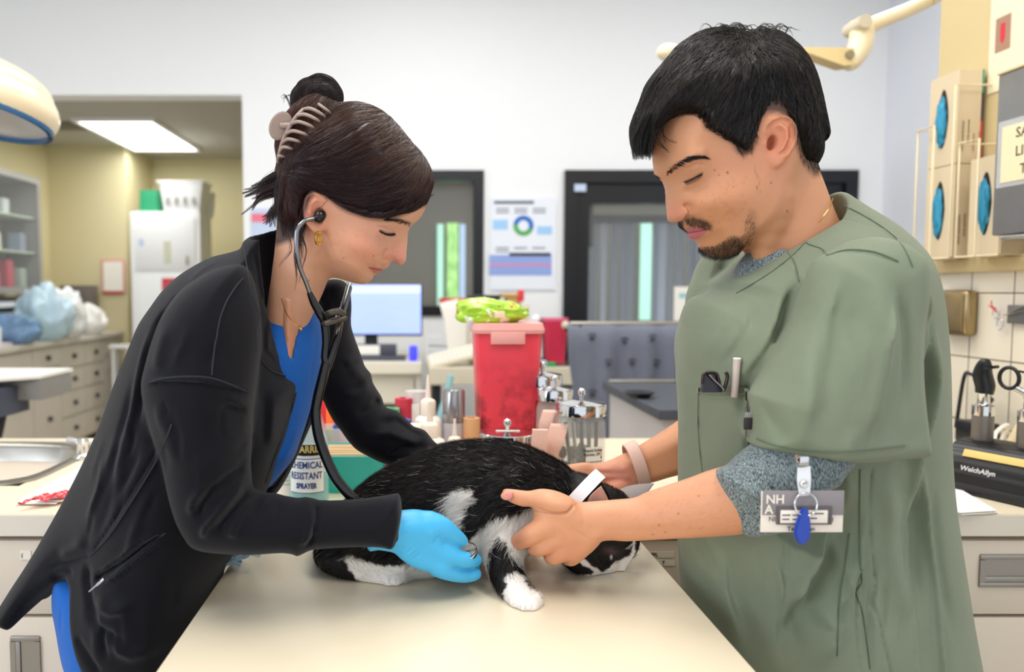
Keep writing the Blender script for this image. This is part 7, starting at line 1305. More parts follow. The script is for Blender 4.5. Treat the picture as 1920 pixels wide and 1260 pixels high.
# ================================================================== right side: glove boxes, dispenser, charger, cords
XWL = XW + .004
m_box = mat('glove_box_card', 'd8c6a6', .6); m_glovef = mat('blue_glove_film', '2f93b8', .35); m_hole = mat('hole_shade', '2a2420', .8); m_wire = mat('cream_wire', 'ecdcb8', .35)
def glove_box(y0, z0, label, torn=False):
    w_, d_, h_ = .062, .105, .232; t = thing('glove_box', label, 'box', (XWL - .012 - w_, y0, z0), group='glove boxes in the wall racks')
    b = MB(); b.b2((0, 0, 0), (w_, d_, h_), .001); b.build('carton', m_box, t, 20)
    MB().b2((w_ - .004, -.0006, .0), (w_ + .0006, .0004, h_ * .45), 0).build('red_edge', mat('red_card', 'd03a34', .6), t); MB().b2((w_ - .004, -.0006, h_ * .45), (w_ + .0006, .0004, h_ * .75), 0).build('navy_edge', mat('navy_card', '2a2c44', .6), t); MB().b2((w_ - .004, -.0006, h_ * .75), (w_ + .0006, .0004, h_), 0).build('green_edge', mat('green_card', '3f9a78', .6), t)
    # dark oval plate painted as the shaded opening towards the room, glove pulled out
    o = []; n = 36
    for i in range(n): a = 6.28318 * i / n; o.append((d_ * .5 + .020 * math.cos(a) * (1 - .25 * abs(math.sin(a))), h_ * .52 + .075 * math.sin(a)))
    M_ = Matrix(((0, 0, -1, 0), (1, 0, 0, 0), (0, 1, 0, 0), (0, 0, 0, 1)))
    MB().prism(o, .0008, M_).build('opening', m_hole, t, 0)
    b_ = bmesh.new(); bmesh.ops.create_icosphere(b_, subdivisions=4, radius=1); sd = y0 * 7 + z0 * 3
    for v in b_.verts: q = v.co.copy(); f_ = 1 + .3 * _n.noise(q * 2 + Vector((sd, 0, 0))) + .15 * _n.noise(q * 6); v.co = Vector((-.004 + q.x * .009 * f_, d_ * .5 + q.y * .015 * f_, h_ * (.50 if not torn else .30) + q.z * (.062 if not torn else .045) * f_))
    mg = MB(); mg.bm(b_); mg.build('glove_film', m_glovef, t, 60)
    for k in range(4): text('nitrile examination gloves'[:20 - 3 * k], .010 - .001 * k, mat('brown_ink', '6b5648', .6), Matrix.Translation((.014 + .014 * k, -.0007, .03 + .02 * (k % 2))) @ FACE @ rotm(0, 0, 90), t, 'lettering')
    return t
glove_box(1.90, 1.6106, 'glove box at the top left of the wall rack, blue glove showing'); glove_box(1.90, 1.377, 'torn glove box at the bottom left of the wall rack'); glove_box(1.742, 1.377, 'glove box in the right wall rack beside the steel dispenser')
def rack(y0, y1, z0, z1, label):
    t = thing('wire_rack', label, 'rack', (XWL, (y0 + y1) / 2, z0), group='wire racks on the wall'); h = (y1 - y0) / 2; H = z1 - z0; d = .092
    for i, pts in enumerate([[(-.003, -h, 0), (-d, -h, 0), (-d, -h, H), (-.003, -h, H)], [(-.003, h, 0), (-d, h, 0), (-d, h, H * .8), (-.003, h, H * .8)], [(-d, -h, 0), (-d, h, 0)], [(-d - .003, 0, 0), (-d - .003, 0, H * .8), (-d - .003, h, H * .8)], [(-.003, 0, .0), (-d, 0, 0)]]): MB().tube([Vector(p) for p in pts], .0026, 8).build('wire', m_wire, t, 60)
    return t
rack(1.885, 2.02, 1.3735, 1.80, 'cream wire rack holding the two stacked glove boxes'); rack(1.725, 1.862, 1.3735, 1.72, 'cream wire rack holding the single glove box')
t = thing('towel_dispenser', 'grey steel paper towel dispenser with a cream SAVE sign on the right wall', 'dispenser', (XWL - .001, 1.30, 1.40)); m_grey = mat('grey_steel', '8b8a88', .35, .6, var=.06, vscale=20)
MB().b2((-.15, 0, .012), (0, .371, .362), .004).build('case', m_grey, t, 30); MB().b2((-.152, -.002, .362), (0, .373, .367), .001).build('top_edge', m_cream2, t); MB().b2((-.15, .0, .0), (-.02, .345, .010), .002).build('lip', m_chrome, t); MB().b2((-.12, .02, -.062), (-.118, .30, .006), 0).build('hanging_towel', m_paper, t)
Ms = Matrix(((0, 0, -1, -.1506), (-1, 0, 0, 0), (0, 1, 0, 0), (0, 0, 0, 1)))
sg = MB().b2((-.1522, -.0, .125), (-.1506, .350, .245), 0).build('sign', mat('cream_paper', 'eedfb6', .35), t)
MB().b2((-.1515, -.0, .115), (-.1504, .362, .258), 0).build('sign_sleeve', mat('clear_sleeve', 'ffffff', .1, alpha=.25), t)
for k, (s_, yy) in enumerate([('SAVE', .312), ('LINE', .311), ('TU', .297)]): text(s_, .030, mat('pencil_ink', '4a4238', .7), Matrix.Translation((-.1526, yy, .225 - .039 * k)) @ Matrix(((0, 0, -1, 0), (-1, 0, 0, 0), (0, 1, 0, 0), (0, 0, 0, 1))), t, 'lettering', bold=.0003)
# poster of sample tubes
t = thing('tube_poster', 'clear sleeved poster picturing blood sample tubes above the glove boxes', 'poster', (XWL - .001, 1.5, 1.80)); y1 = 1.42 * 1400 / (1832 - 785) - 1.5
MB().b2((-.0025, -.5, -.02), (0, y1, .8), 0).build('sheet', mat('poster_paper', 'eee3c4', .4), t)
for (pa, pb, ya, yb, c, c2, nm) in [(1843, 1870, 30, 95, 'a8826a', 'cf3540', 'red'), (1899, 1935, -10, 70, '97765c', '24356e', 'blue')]:
    a, b2 = 1.42 * 1400 / (pa - 785) - 1.5, 1.42 * 1400 / (pb - 785) - 1.5; Ya = (a + b2) / 2 + 1.5; z1 = P(pa, ya, Ya).z - 1.80; z0 = P(pa, yb, Ya).z - 1.80
    MB().b2((-.0035, b2, z0), (-.0025, a, z1)).build('picture', mat('photo_' + nm, c, .5), t); m_ = (a + b2) / 2; MB().lathe([(.001, 0), (.008, .012), (.008, (z1 - z0) * .6)], 12, T(-.0036, m_, z0 + (z1 - z0) * .2) @ Matrix.Diagonal((.05, 1, 1, 1))).build('printed_tube', mat('tube_print_' + nm, c2, .5), t, 60)
# plate, scissors, outlet cords
t = thing('wall_plate', 'rounded brass coloured metal box on the tiles beside the man', 'plate', (XW, 1.945, 1.175)); MB().b2((-.035, -.055, 0), (-.0005, .055, .118), .012).build('cover', mat('aged_brass', 'a48f68', .3, .8), t, 50); MB().b2((-.038, -.045, .012), (-.035, .045, .106), .004).build('raised_panel', mat('aged_brass', 'a48f68', .3, .8), t, 50)
t = thing('magnet_bar', 'grey magnetic bar on the tiles at the right edge', 'bar', (XW, 1.70, 1.235)); MB().b2((-.014, -.10, -.022), (-.0005, .085, .022), .002).build('bar', m_grey, t)
t = thing('scissors', 'scissors with a red string hanging on the magnetic bar', 'scissors', (XW - .018, 1.785, 1.232)); b = MB(); b.tube([(0, 0, 0), (-.001, -.05, .022), (-.001, -.09, .035)], [.003, .003, .001], 8, flat=.5); b.tube([(-.002, 0, 0), (-.003, -.055, .012), (-.003, -.095, .02)], [.003, .003, .001], 8, flat=.5); b.build('blades', m_chrome, t, 50)
for dy, dz in ((.012, -.022), (.026, .004)): MB().tube([(-.002, dy + .010 * math.cos(a), dz + .013 * math.sin(a)) for a in np.linspace(0, 6.283, 20)], .002, 8, False).build('finger_loop', m_chrome, t, 60)
MB().tube([(-.004, .02, .006), (-.008, .032, .018), (-.006, .045, .022)], .0015, 6, smooth=4).tube([(-.004, .02, .006), (-.01, .03, .024), (-.006, .036, .034)], .0015, 6, smooth=4).build('red_string', mat('red_cord', 'd8303c', .7), t, 60)
m_bk = mat('black_plastic', '17181a', .35); m_bk2 = mat('charcoal_rubber', '24262a', .5)
t = thing('power_adapter', 'black power adapter and plug against the tiles behind the charger', 'adapter', (1.36, 1.80, ZW)); MB().b2((-.035, -.05, 0), (.02, .03, .055), .006).build('brick', m_bk, t, 40); MB().tube([(.0, -.02, .055), (.0, -.02, .10), (.002, -.03, .115)], .011, 12).build('plug', m_bk, t, 60); MB().tube([(.0, -.03, .11), (-.005, -.03, .15), (.0, .03, .165), (.02, .08, .15), (.02, .10, .02)], .0045, 8, smooth=6).build('cord', m_bk, t, 60)
t = thing('white_cable', 'white cable looped on the worktop beside the black adapter', 'cable', (1.25, 1.66, ZW)); MB().tube([(-.10, .02, .006), (-.03, -.03, .012), (.0, -.05, .025), (.03, -.02, .055), (.07, .0, .07), (.10, .04, .045), (.085, .05, .01), (.02, .02, .006), (-.05, .03, .006), (.04, .06, .006)], .0045, 8, smooth=8).build('cord', m_wpl, t, 60); MB().b2((.0, -.055, .0), (.05, -.02, .028), .006).build('connector', m_wpl, t, 40)
# diagnostic charger with two handles
t = thing('charger_base', 'black otoscope charging base with pale lettering and a strip of masking tape', 'charger', M=T(1.085, 1.29, ZW) @ rotm(0, 0, -67)); W_, Dp = .27, .125
pr = [(-Dp / 2, 0), (-Dp / 2, .024), (-Dp / 2 + .004, .045), (-Dp / 2 + .022, .078), (-Dp / 2 + .050, .092), (Dp / 2 - .012, .092), (Dp / 2, .07), (Dp / 2, 0)]; b_ = bmesh.new()
vs = [[b_.verts.new((x, y, z)) for y, z in pr] for x in (-W_ / 2, W_ / 2)]
for i in range(len(pr)): j = (i + 1) % len(pr); b_.faces.new((vs[0][i], vs[0][j], vs[1][j], vs[1][i]))
b_.faces.new(vs[0][::-1]); b_.faces.new(vs[1]); bmesh.ops.recalc_face_normals(b_, faces=b_.faces[:]); bmesh.ops.bevel(b_, geom=[e for e in b_.edges], offset=.009, segments=3, affect='EDGES'); m = MB(); m.bm(b_); m.build('housing', m_bk, t, 50)
MB().b2((-W_ / 2 - .001, -Dp / 2 - .001, 0), (W_ / 2 + .001, Dp / 2 + .001, .021), .006).build('foot', m_bk2, t, 40)
nrm = math.degrees(math.atan2(.033, .018)); Mt = T(0, -Dp / 2 + .0115, .060) @ rotm(nrm, 0, 0)
tp = MB(); tp.box((-.035, .014, .0012), (.125, .014, .0012), .0004, Mt); tp.build('masking_tape', mat('masking_tape', 'e8c276', .6), t)
text('WelchAllyn', .0125, mat('silver_ink', 'c9c9c9', .4), T(-.095, -Dp / 2 + .0055, .046) @ rotm(66, 0, 0), t, 'lettering', bold=.0003)
for hx, nm in ((-.100, 'a'), (-.024, 'b')):
    h = thing('otoscope' if nm == 'a' else 'ophthalmoscope', 'grey diagnostic instrument with a black head standing in the left well of the charger' if nm == 'a' else 'grey diagnostic instrument with a black ring head in the right well of the charger', 'instrument', M=T(1.085, 1.29, ZW) @ rotm(0, 0, -67) @ T(hx, .012, .078))
    MB().lathe([(.0165, .0), (.0175, .004), (.0175, .062), (.0165, .066)], 28).build('grip', mat('grey_grip', '77706a', .35, .3), h, 50); MB().lathe([(.0176, .060), (.0178, .062), (.0178, .078), (.015, .08), (.010, .082), (.009, .10), (.010, .101)], 28).build('collar', m_chrome, h, 50)
    if nm == 'a': MB().tube([(0, 0, .10), (0, .002, .115), (-.004, 0, .135), (.002, -.006, .155), (.008, -.010, .160)], [.014, .016, .016, .012, .007], 16, smooth=4).build('head', m_bk, h, 60); MB().cyl((.008, 0, .15), (.022, 0, .153), .003).build('eyepiece', m_bk, h)
    else: MB().tube([(-.030 + .016 * math.cos(a), -.01, .135 + .019 * math.sin(a)) for a in np.linspace(0, 6.283, 24)], .0035, 8, False).build('ring', m_bk, h, 60); MB().tube([(-.02, -.008, .118), (0, 0, .105)], .006, 10).build('arm', m_chrome, h); MB().tube([(0, 0, .1), (.004, 0, .13), (.012, 0, .15)], [.010, .009, .006], 12, smooth=4).build('head', m_chrome, h, 60); MB().tube([(-.02, 0, .148), (.02, 0, .142)], .002, 8).build('lever', m_bk, h)
t = thing('hose', 'cream hose running down the tiles behind the charger', 'hose', (1.32, 1.62, ZW)); MB().tube([(.08, -.20, .32), (.075, -.13, .27), (.07, -.03, .20), (.02, .02, .08), (-.01, .03, .01)], .0085, 12, smooth=8).build('tubing', mat('cream_rubber', 'dfcfae', .4), t, 60)
t = thing('paper_pad', 'stack of white papers on the worktop in front of the charger', 'papers', (0, 0, ZW)); q = [PZ(x, y, .925) for x, y in [(1745, 915), (1800, 918), (1868, 958), (1800, 962), (1745, 940)]]; mb = MB()
for k in range(4): mb.prism([(a.x + .002 * math.sin(k * 2), a.y + .002 * math.cos(k * 3)) for a in q], .0012, T(0, 0, .0003 + .0016 * k))
mb.build('sheets', m_paper, t, 20)
# ================================================================== the far side of the room
ZD = .92
def bx_thing(name, label, cat, px0, px1, pt, pb, Y, depth, m, part='body', grp=None, bev=.006):    # stands with its front face at Y
    a = P(px0, pt, Y); c = P(px1, pb, Y); t = thing(name, label, cat, ((a.x + c.x) / 2, Y, c.z), group=grp); MB().b2((-(c.x - a.x) / 2, 0, 0), ((c.x - a.x) / 2, depth, a.z - c.z), bev).build(part, m, t, 30); t['w'] = 0; del t['w']; return t
m_off = mat('off_white_laminate', 'e3dcca', .5); m_bg = mat('beige_plastic', 'cfc6b0', .5); m_wht = mat('white_enamel', 'eef0f2', .35); m_dk = mat('dark_plastic', '26272c', .4)
# desk with the monitor
xd0, xd1_ = P(560, 680, 3.85).x, P(790, 680, 3.85).x
t = thing('desk', 'off white desk along the back wall carrying the monitor', 'desk', (0, 3.85, 0)); MB().b2((-.95, 0, .86), (xd1_, .72, ZD), .004).build('desktop', m_off, t, 20)
for x in (-.93, -.35, xd1_ - .03): MB().b2((x, .03, 0), (x + .03, .70, .858)).build('side_panel', m_off, t)
MB().b2((-.9, .05, .70), (-.36, .07, .855)).build('drawer', m_off, t); MB().b2((-.31, .05, .70), (xd1_ - .04, .07, .855)).build('drawer', m_off, t)
t = thing('second_desk', 'beige desk behind the sharps container, right of the monitor desk', 'desk', (0, 3.55, 0)); xa, xb = P(800, 690, 3.55).x + .01, P(1075, 690, 3.55).x; MB().b2((xa, .0, .84), (xb, .62, .925), .005).build('desktop', m_bg, t, 20)
for x in (xa + .02, xb - .06): MB().b2((x, .04, 0), (x + .04, .58, .838)).build('leg', m_dk, t)
Ym = 4.05; a = P(648, 532, Ym); c = P(792, 630, Ym); W_ = .56; x1 = c.x; x0 = x1 - W_
t = thing('monitor', 'computer monitor glowing pale blue on the back desk', 'monitor', ((x0 + x1) / 2, Ym, ZD)); MB().b2((-W_ / 2, 0, c.z - ZD), (W_ / 2, .03, a.z - ZD), .004).build('bezel', m_dk, t, 30)
m_scr = mat('lit_screen', '9db0ff', .4, emit=.6); z0, z1 = c.z - ZD + .012, a.z - ZD - .006
sc_ = MB().b2((-W_ / 2 + .008, -.0015, z0), (W_ / 2 - .008, 0, z1)).build('screen', m_scr, t, 0)
H = z1 - z0; mb = MB()
MB().b2((-W_ / 2 + .008, -.0025, z1 - H * .17), (W_ / 2 - .008, -.0015, z1)).build('title_bar', mat('lit_title_bar', 'b8caff', .4, emit=.6), sc_, 0)
for k in range(9): mb.b2((-W_ / 2 + .03, -.0022, z0 + H * (.08 + .075 * k)), (W_ / 2 - .12 - .03 * (k % 3), -.0015, z0 + H * (.095 + .075 * k)))
mb.build('text_rows', mat('lit_rows', '94a6ee', .4, emit=.6), sc_, 0)
MB().b2((-.035, .03, .01), (.035, .05, .2)).b2((-.13, -.06, 0), (.13, .12, .012), .004).build('stand', m_dk, t, 20)
t = thing('laptop_dock', 'dark docking station with a silver front under the monitor', 'dock', (P(690, 650, 3.95).x, 3.95, ZD)); MB().b2((-.2, 0, 0), (.2, .10, .025), .004).b2((-.17, .03, .025), (.15, .09, .085), .004).build('case', mat('dark_grey_case', '4a4d58', .4), t, 30); MB().b2((-.10, .027, .03), (.06, .031, .08)).build('paper_note', m_paper, t)
t = thing('webcam_cube', 'small blue glowing speaker right of the dock', 'speaker', (P(775, 640, 3.95).x, 3.95, ZD)); MB().lathe([(.02, 0), (.022, .01), (.022, .075), (.018, .08)], 20).build('body', mat('blue_glow', '3a3af0', .4, emit=.8), t, 50)
# printer, centrifuge, clutter
t = thing('printer', 'beige printer on the second desk behind the sharps container', 'printer', (P(935, 600, 3.75).x, 3.75, .925)); MB().b2((-.15, 0, 0), (.155, .30, .30), .012).build('case', m_bg, t, 30); MB().b2((-.10, -.004, .10), (.10, .0, .16), 0).build('slot', m_dk, t); MB().b2((-.148, .02, .302), (.01, .2, .345), .004).build('black_tray', m_dk, t)
t = thing('tape_dispenser', 'tan and red tape dispenser on top of the printer', 'dispenser', (P(960, 540, 3.8).x, 3.83, .925 + .302)); MB().b2((-.03, -.02, 0), (.05, .05, .03), .004).b2((-.06, -.03, .03), (.06, .05, .052), .008).build('body', mat('tan_plastic', 'c29a5c', .5), t, 30); MB().b2((.03, -.034, .01), (.062, .0, .07), .006).build('red_part', mat('red_plastic', 'd43a44', .3, sss=.2), t, 30)
t = thing('paper_sheets', 'loose white sheets leaning beside the printer', 'papers', (P(885, 560, 3.9).x, 3.9, .925)); MB().b2((-.12, .02, 0), (-.005, .05, .29), 0, rotm(0, -6, 0)).b2((-.10, .06, 0), (.0, .08, .33), 0, rotm(0, -12, 0)).build('sheets', m_paper, t)
t = thing('keyboard', 'beige keyboard leaning on the second desk', 'keyboard', (P(862, 660, 3.65).x, 3.62, .925)); MB().box((0, .05, .035), (.30, .14, .018), .004, rotm(22, -14, 0)).build('case', m_bg, t, 30)
kb = MB()
for i in range(12):
    for j in range(4): kb.box((-.125 + .0225 * i, .005 + .028 * j, .047), (.018, .02, .006), .002, rotm(22, -14, 0))
kb.build('keys', mat('pale_keys', 'ece8dd', .5), t, 20)
t = thing('wire_tray', 'white wire tray on the back desk right of the monitor', 'tray', (P(835, 640, 3.95).x, 4.0, ZD)); MB().b2((-.10, 0, 0), (.10, .2, .018), .004).b2((-.09, .01, .06), (.09, .19, .066)).b2((-.095, .0, .0), (-.09, .2, .13)).b2((.09, 0, 0), (.095, .2, .13)).b2((-.09, .01, .12), (.09, .19, .126)).build('tiers', m_wht, t, 20)
t = thing('sharps_bin', 'small red sharps bin at the right end of the second desk', 'container', (P(1038, 650, 3.75).x, 3.75, .925)); bd = MB(); taper(bd, .10, .10, 0, .125, .12, .215); bd.build('bin_body', mat('red_plastic_dark', 'c2304a', .35), t, 40); ld = MB(); taper(ld, .13, .125, .215, .13, .125, .23); ld.build('lid', mat('pink_lid', 'd8587a', .4), t, 40)
t = thing('microscope', 'white and black microscope left of the small red sharps bin', 'microscope', (P(1008, 650, 3.70).x, 3.70, .925)); MB().b2((-.04, -.05, 0), (.04, .06, .03), .008).build('base', m_dk, t, 30); MB().tube([(0, .05, .03), (.01, .06, .14), (.0, .02, .22)], .014, 12, smooth=5).build('arm', m_dk, t, 60); MB().cyl((-.02, -.01, .06), (-.005, .0, .20), .020, .018).build('barrel', m_wht, t, 50); MB().ball((-.01, 0, .225), .022, 8).build('eyepiece', m_wht, t, 60)
t = thing('coiled_cord', 'black coiled cord and handle hanging at the end of the second desk', 'cord', (P(1060, 640, 3.62).x, 3.62, .925)); MB().tube([(.0, 0, .19), (.03, 0, .14), (.03, .0, .05), (.0, 0, .0), (-.06, 0, .01)], .012, 10, smooth=5).build('cord', m_dk, t, 60); MB().ball((.0, 0, .20), .02, 8).build('handle_tip', m_bg, t, 60)
t = thing('green_box', 'small green box at the foot of the red sharps bin', 'box', (P(1032, 665, 3.62).x, 3.60, .925)); MB().b2((-.02, -.02, 0), (.02, .02, .02), .002).build('body', mat('green_plastic', '1f9a55', .4), t)
t = thing('tissue_pack', 'pale blue tissue pack left of the green box', 'box', (P(1015, 665, 3.62).x, 3.60, .925)); MB().b2((-.025, -.02, 0), (.02, .02, .03), .004).build('body', mat('pale_blue_card', 'a8cfe8', .5), t)
t = thing('hanging_bag', 'clear and blue bags hanging under the end of the second desk', 'bag', (P(1035, 720, 3.6).x, 3.57, .76)); MB().b2((-.08, 0, -.1), (-.01, .02, .06), .01).b2((.0, 0, -.12), (.07, .02, .06), .01).build('film', mat('pale_blue_card', 'a8cfe8', .5), t, 30)
t = thing('teal_hose', 'pale teal tube hanging in front of the desks', 'tube', (P(838, 720, 3.4).x, 3.45, 0)); MB().tube([(.02, 0, .90), (.0, 0, .80), (-.04, 0, .62), (-.05, 0, .01)], .016, 10, smooth=5).build('tubing', mat('pale_teal', '9cc8cf', .4), t, 60)
# wall chart with ring diagram
t = thing('wall_chart', 'white laminated chart with a blue and green ring diagram on the back wall', 'poster', (P(980, 455, YB - .01).x, YB - .012, P(980, 455, YB).z)); k_ = YB / F
def cr(x0, x1, y0, y1, m, name, y=-.002): return MB().b2(((x0 - 980) * k_, y - .001, -(y1 - 455) * k_), ((x1 - 980) * k_, y, -(y0 - 455) * k_)).build(name, m, t, 0)
MB().b2((-60 * k_, -.001, -88 * k_), (62 * k_, .008, 82 * k_)).build('sheet', mat('chart_white', 'e6ebf4', .3), t, 0)
def ring(r0, r1, a0, a1, m, name):
    n = 32; vs = []; cx, cz = 1 * k_, 31 * k_
    for i in range(n + 1): a = R(a0 + (a1 - a0) * i / n); vs += [(cx + r0 * k_ * math.cos(a), -.0025, cz + r0 * k_ * math.sin(a)), (cx + r1 * k_ * math.cos(a), -.0025, cz + r1 * k_ * math.sin(a)), (cx + r1 * k_ * math.cos(a), -.001, cz + r1 * k_ * math.sin(a)), (cx + r0 * k_ * math.cos(a), -.001, cz + r0 * k_ * math.sin(a))]
    fs = [(i * 4 + j, i * 4 + (j + 1) % 4, i * 4 + 4 + (j + 1) % 4, i * 4 + 4 + j) for i in range(n) for j in range(4)] + [(0, 1, 2, 3), tuple(n * 4 + q for q in (3, 2, 1, 0))]
    mb = MB(); mb.add(vs, fs); return mb.build(name, m, t, 60)
ring(10, 19, -20, 170, mat('chart_blue', '2f6fc4', .5), 'ring_segment'); ring(10, 19, 170, 340, mat('chart_green', '58a860', .5), 'ring_segment')
lb = mat('chart_pale_blue', '9fcaf2', .5); cr(924, 952, 413, 431, lb, 'panel'); cr(1006, 1034, 425, 440, lb, 'panel'); cr(918, 1034, 478, 516, mat('chart_table', '8fa4dc', .5), 'data_table'); cr(955, 1032, 474, 480, m_dk, 'table_header', -.003); cr(918, 1034, 494, 499, mat('chart_pink', 'c88fb4', .5), 'pink_row', -.003); cr(926, 1000, 378, 384, mat('chart_grey', '6c7484', .5), 'heading')
for k in range(10): cr(930 + (k % 3) * 34, 954 + (k % 3) * 34, 392 + 6 * (k // 3) + (60 if k > 5 else 0), 394.5 + 6 * (k // 3) + (60 if k > 5 else 0), mat('chart_grey', '6c7484', .5), 'small_print')
t = thing('door_sticker', 'small pale blue sticker in the corner of the black door frame', 'sticker', tuple(P(1088, 352, YB - .04))); MB().b2((-.035, 0, -.022), (.035, .003, .022)).build('paper', mat('pale_blue_sticker', 'c2d0ea', .5), t)
t = thing('door_notice', 'white notice with a teal mark on the glass door near the man', 'notice', tuple(P(1282, 568, YB + .0165))); MB().b2((-.06, 0, -.11), (.06, .003, .10)).build('paper', m_paper, t); MB().b2((-.03, -.002, .03), (.045, 0, .06)).build('teal_mark', mat('pale_teal', '9cc8cf', .4), t)
t = thing('red_tray', 'pink and red object on the sill of the dark window', 'tray', (P(852, 575, 4.5).x, 4.55, zw1 + .061)); MB().b2((-.09, -.02, 0), (.11, .06, .05), .01).build('body', mat('red_plastic', 'd43a44', .3, sss=.2), t)
# kennel frame under the grey paw print blanket, dark topped table
ft = 3.0; a = P(1078, 600, ft); c = P(1420, 600, ft)
t = thing('blanket', 'grey fleece blanket with dark paw prints draped over a rail behind the man', 'blanket', (a.x, ft, 0)); n1_, n2_ = 60, 50; vs = []; fs = []
W2 = c.x - a.x
for j in range(n2_):
    for i in range(n1_):
        u = i / (n1_ - 1); v = j / (n2_ - 1); s_ = v * 1.9; x = u * W2; wv = .012 * math.sin(u * 31) + .008 * math.sin(u * 57 + 1)
        z = a.z - max(0, s_ - .95) * .8 if s_ > .95 else a.z - (.95 - s_) * .62; y = (-.03 if s_ > .95 else .03) * min(1, abs(s_ - .95) * 12) + wv * min(1, abs(s_ - .95) * 4); vs.append((x + .03 * (v > .5) * math.sin(v * 9) * (u < .05), y, z))
for j in range(n2_ - 1):
    for i in range(n1_ - 1): q = j * n1_ + i; fs.append((q, q + 1, q + n1_ + 1, q + n1_))
m_bl = mat('grey_fleece', '6e7280', .95, bump=.5, bscale=260, sheen=.3); m = MB(); m.add(vs, fs); o = m.build('fleece', m_bl, t, 180); md = o.modifiers.new('thickness', 'SOLIDIFY'); md.thickness = .008
rg = random.Random(17)
for k in range(26):
    x = .06 + (k % 7) * .115 + rg.uniform(-.02, .02) + (k // 7 % 2) * .05; z = a.z - .08 - (k // 7) * .105 + rg.uniform(-.015, .015); b = MB(); b.ball((0, 0, 0), .011, 6, (1, .12, .85))
    for q in range(4): b.ball((-.012 + .008 * q, 0, .013 + (.004 if q in (1, 2) else 0)), .0042, 5, (1, .3, 1))
    if x < W2 - .03: mb = MB(); mb.add(b.v, b.f, T(x, -.040 + .012 * math.sin(x / W2 * 31) + .008 * math.sin(x / W2 * 57 + 1), z)); mb.build('paw_print', mat('dark_grey_print', '43434f', .9), o, 60)
t = thing('rail_stand', 'metal rail stand carrying the grey blanket', 'stand', (a.x, ft, 0)); MB().tube([(-.02, 0, a.z - .014), (W2, 0, a.z - .014)], .009, 8).build('rail', m_steel, t); MB().tube([(.02, .0, 0), (.02, 0, a.z - .02)], .012, 8).build('post', m_dk, t); MB().tube([(W2 - .04, .0, 0), (W2 - .04, 0, a.z - .02)], .012, 8).build('post', m_dk, t)
x0 = P(1130, 716, 2.75).x; t = thing('treatment_table', 'white treatment table with a dark grey top behind the far arm of the man', 'table', (x0, 2.1, 0)); zt = P(1130, 716, 2.75).z
MB().b2((.0, .0, zt - .03), (1.1, .65, zt), .003).build('tabletop', mat('dark_grey_laminate', '4b4f57', .35), t, 20); MB().b2((.02, .02, .0), (1.08, .62, zt - .031)).build('body', mat('grey_white_panel', 'cfcac6', .5), t); MB().tube([(.02, .64, zt + .004), (1.08, .64, zt + .004)], .006, 8).build('edge_strip', m_steel, t)
t = thing('kidney_dish', 'small dark dish on the grey topped table', 'dish', (P(1225, 812, 2.2).x, 2.35, zt)); MB().lathe([(.03, 0), (.05, .018), (.047, .018), (.028, .003)], 24).build('dish', m_dk, t)
# left: grey exam table, side room counter, cabinets
A_ = P(137, 690, 2.9); t = thing('grooming_table', 'dark grey wheeled exam table with a white paper cover at the left', 'table', (A_.x, 2.9, 0)); zt = A_.z
MB().prism([(0, 0), (-.9, 0), (-.9, -.72), (-.52, -.72), (-.20, -.42), (-.0, -.25)], .012, T(0, 0, zt - .012)).build('paper_cover', m_paper, t, 20)
MB().prism([(-.08, -.18), (-.9, -.02), (-.9, -.76), (-.50, -.75), (-.17, -.47), (-.09, -.36)], .10, T(0, 0, zt - .135)).build('padded_top', mat('slate_vinyl', '4d5260', .4), t, 20); MB().prism([(.0, -.02), (-.3, -.02), (-.3, -.25), (-.0, -.25)], .075, T(0, 0, zt - .09)).build('end_extension', mat('grey_plastic', '8d8a84', .5), t, 20)
MB().tube([(-.12, -.3, zt - .13), (-.19, -.32, zt - .45), (-.2, -.32, .04)], .022, 10).build('leg', m_dk, t, 60); MB().tube([(-.75, -.3, zt - .13), (-.75, -.32, .04)], .022, 10).build('leg', m_dk, t, 60); MB().b2((-.55, -.62, zt - .33), (-.38, -.4, zt - .14), .02).build('motor_housing', m_bg, t, 30); MB().b2((-.9, -.36, .02), (-.1, -.28, .06), .01).build('foot', m_dk, t)
xc = -2.75; t = thing('long_counter', 'long off white drawer counter along the side room wall', 'counter', (xc, 4.0, 0)); MB().b2((-.64, .76, .88), (.02, 2.9, ZD), .004).build('counter_top', mat('pale_grey_laminate', 'dcd8d0', .4), t, 20); MB().b2((-.62, .78, .08), (-.02, 2.88, .878)).build('carcass', mat('off_white_drawers', 'd9d3ca', .5), t)
m_dr = mat('off_white_drawers', 'd9d3ca', .5); m_kn = mat('dark_knob', '3f424c', .4)
for (y0, y1, zs) in [(.80, 1.30, [(.10, .86)]), (1.30, 1.72, [(.10, .58), (.585, .72), (.725, .865)]), (1.72, 2.14, [(.10, .30), (.305, .50), (.505, .68), (.685, .865)]), (2.14, 2.52, [(.10, .30), (.305, .50), (.505, .68), (.685, .865)]), (2.52, 2.88, [(.10, .58), (.585, .72), (.725, .865)])]:
    for z0, z1 in zs:
        d = MB().b2((-.02, y0 + .006, z0), (-.002, y1 - .006, z1 - .006), .002).build('drawer' if z1 - z0 < .4 else 'door', m_dr, t, 20); MB().cyl((-.003, (y0 + y1) / 2, (z0 + z1) / 2), (.02, (y0 + y1) / 2, (z0 + z1) / 2), .016, .02, 16).build('knob', m_kn, d, 50)
def cnt(px, y, name, label, cat, mk):
    Y = y; x = (px - CX) / F * Y; t = thing(name, label, cat, (min(x, xc - .06), Y, ZD)); mk(t); return t
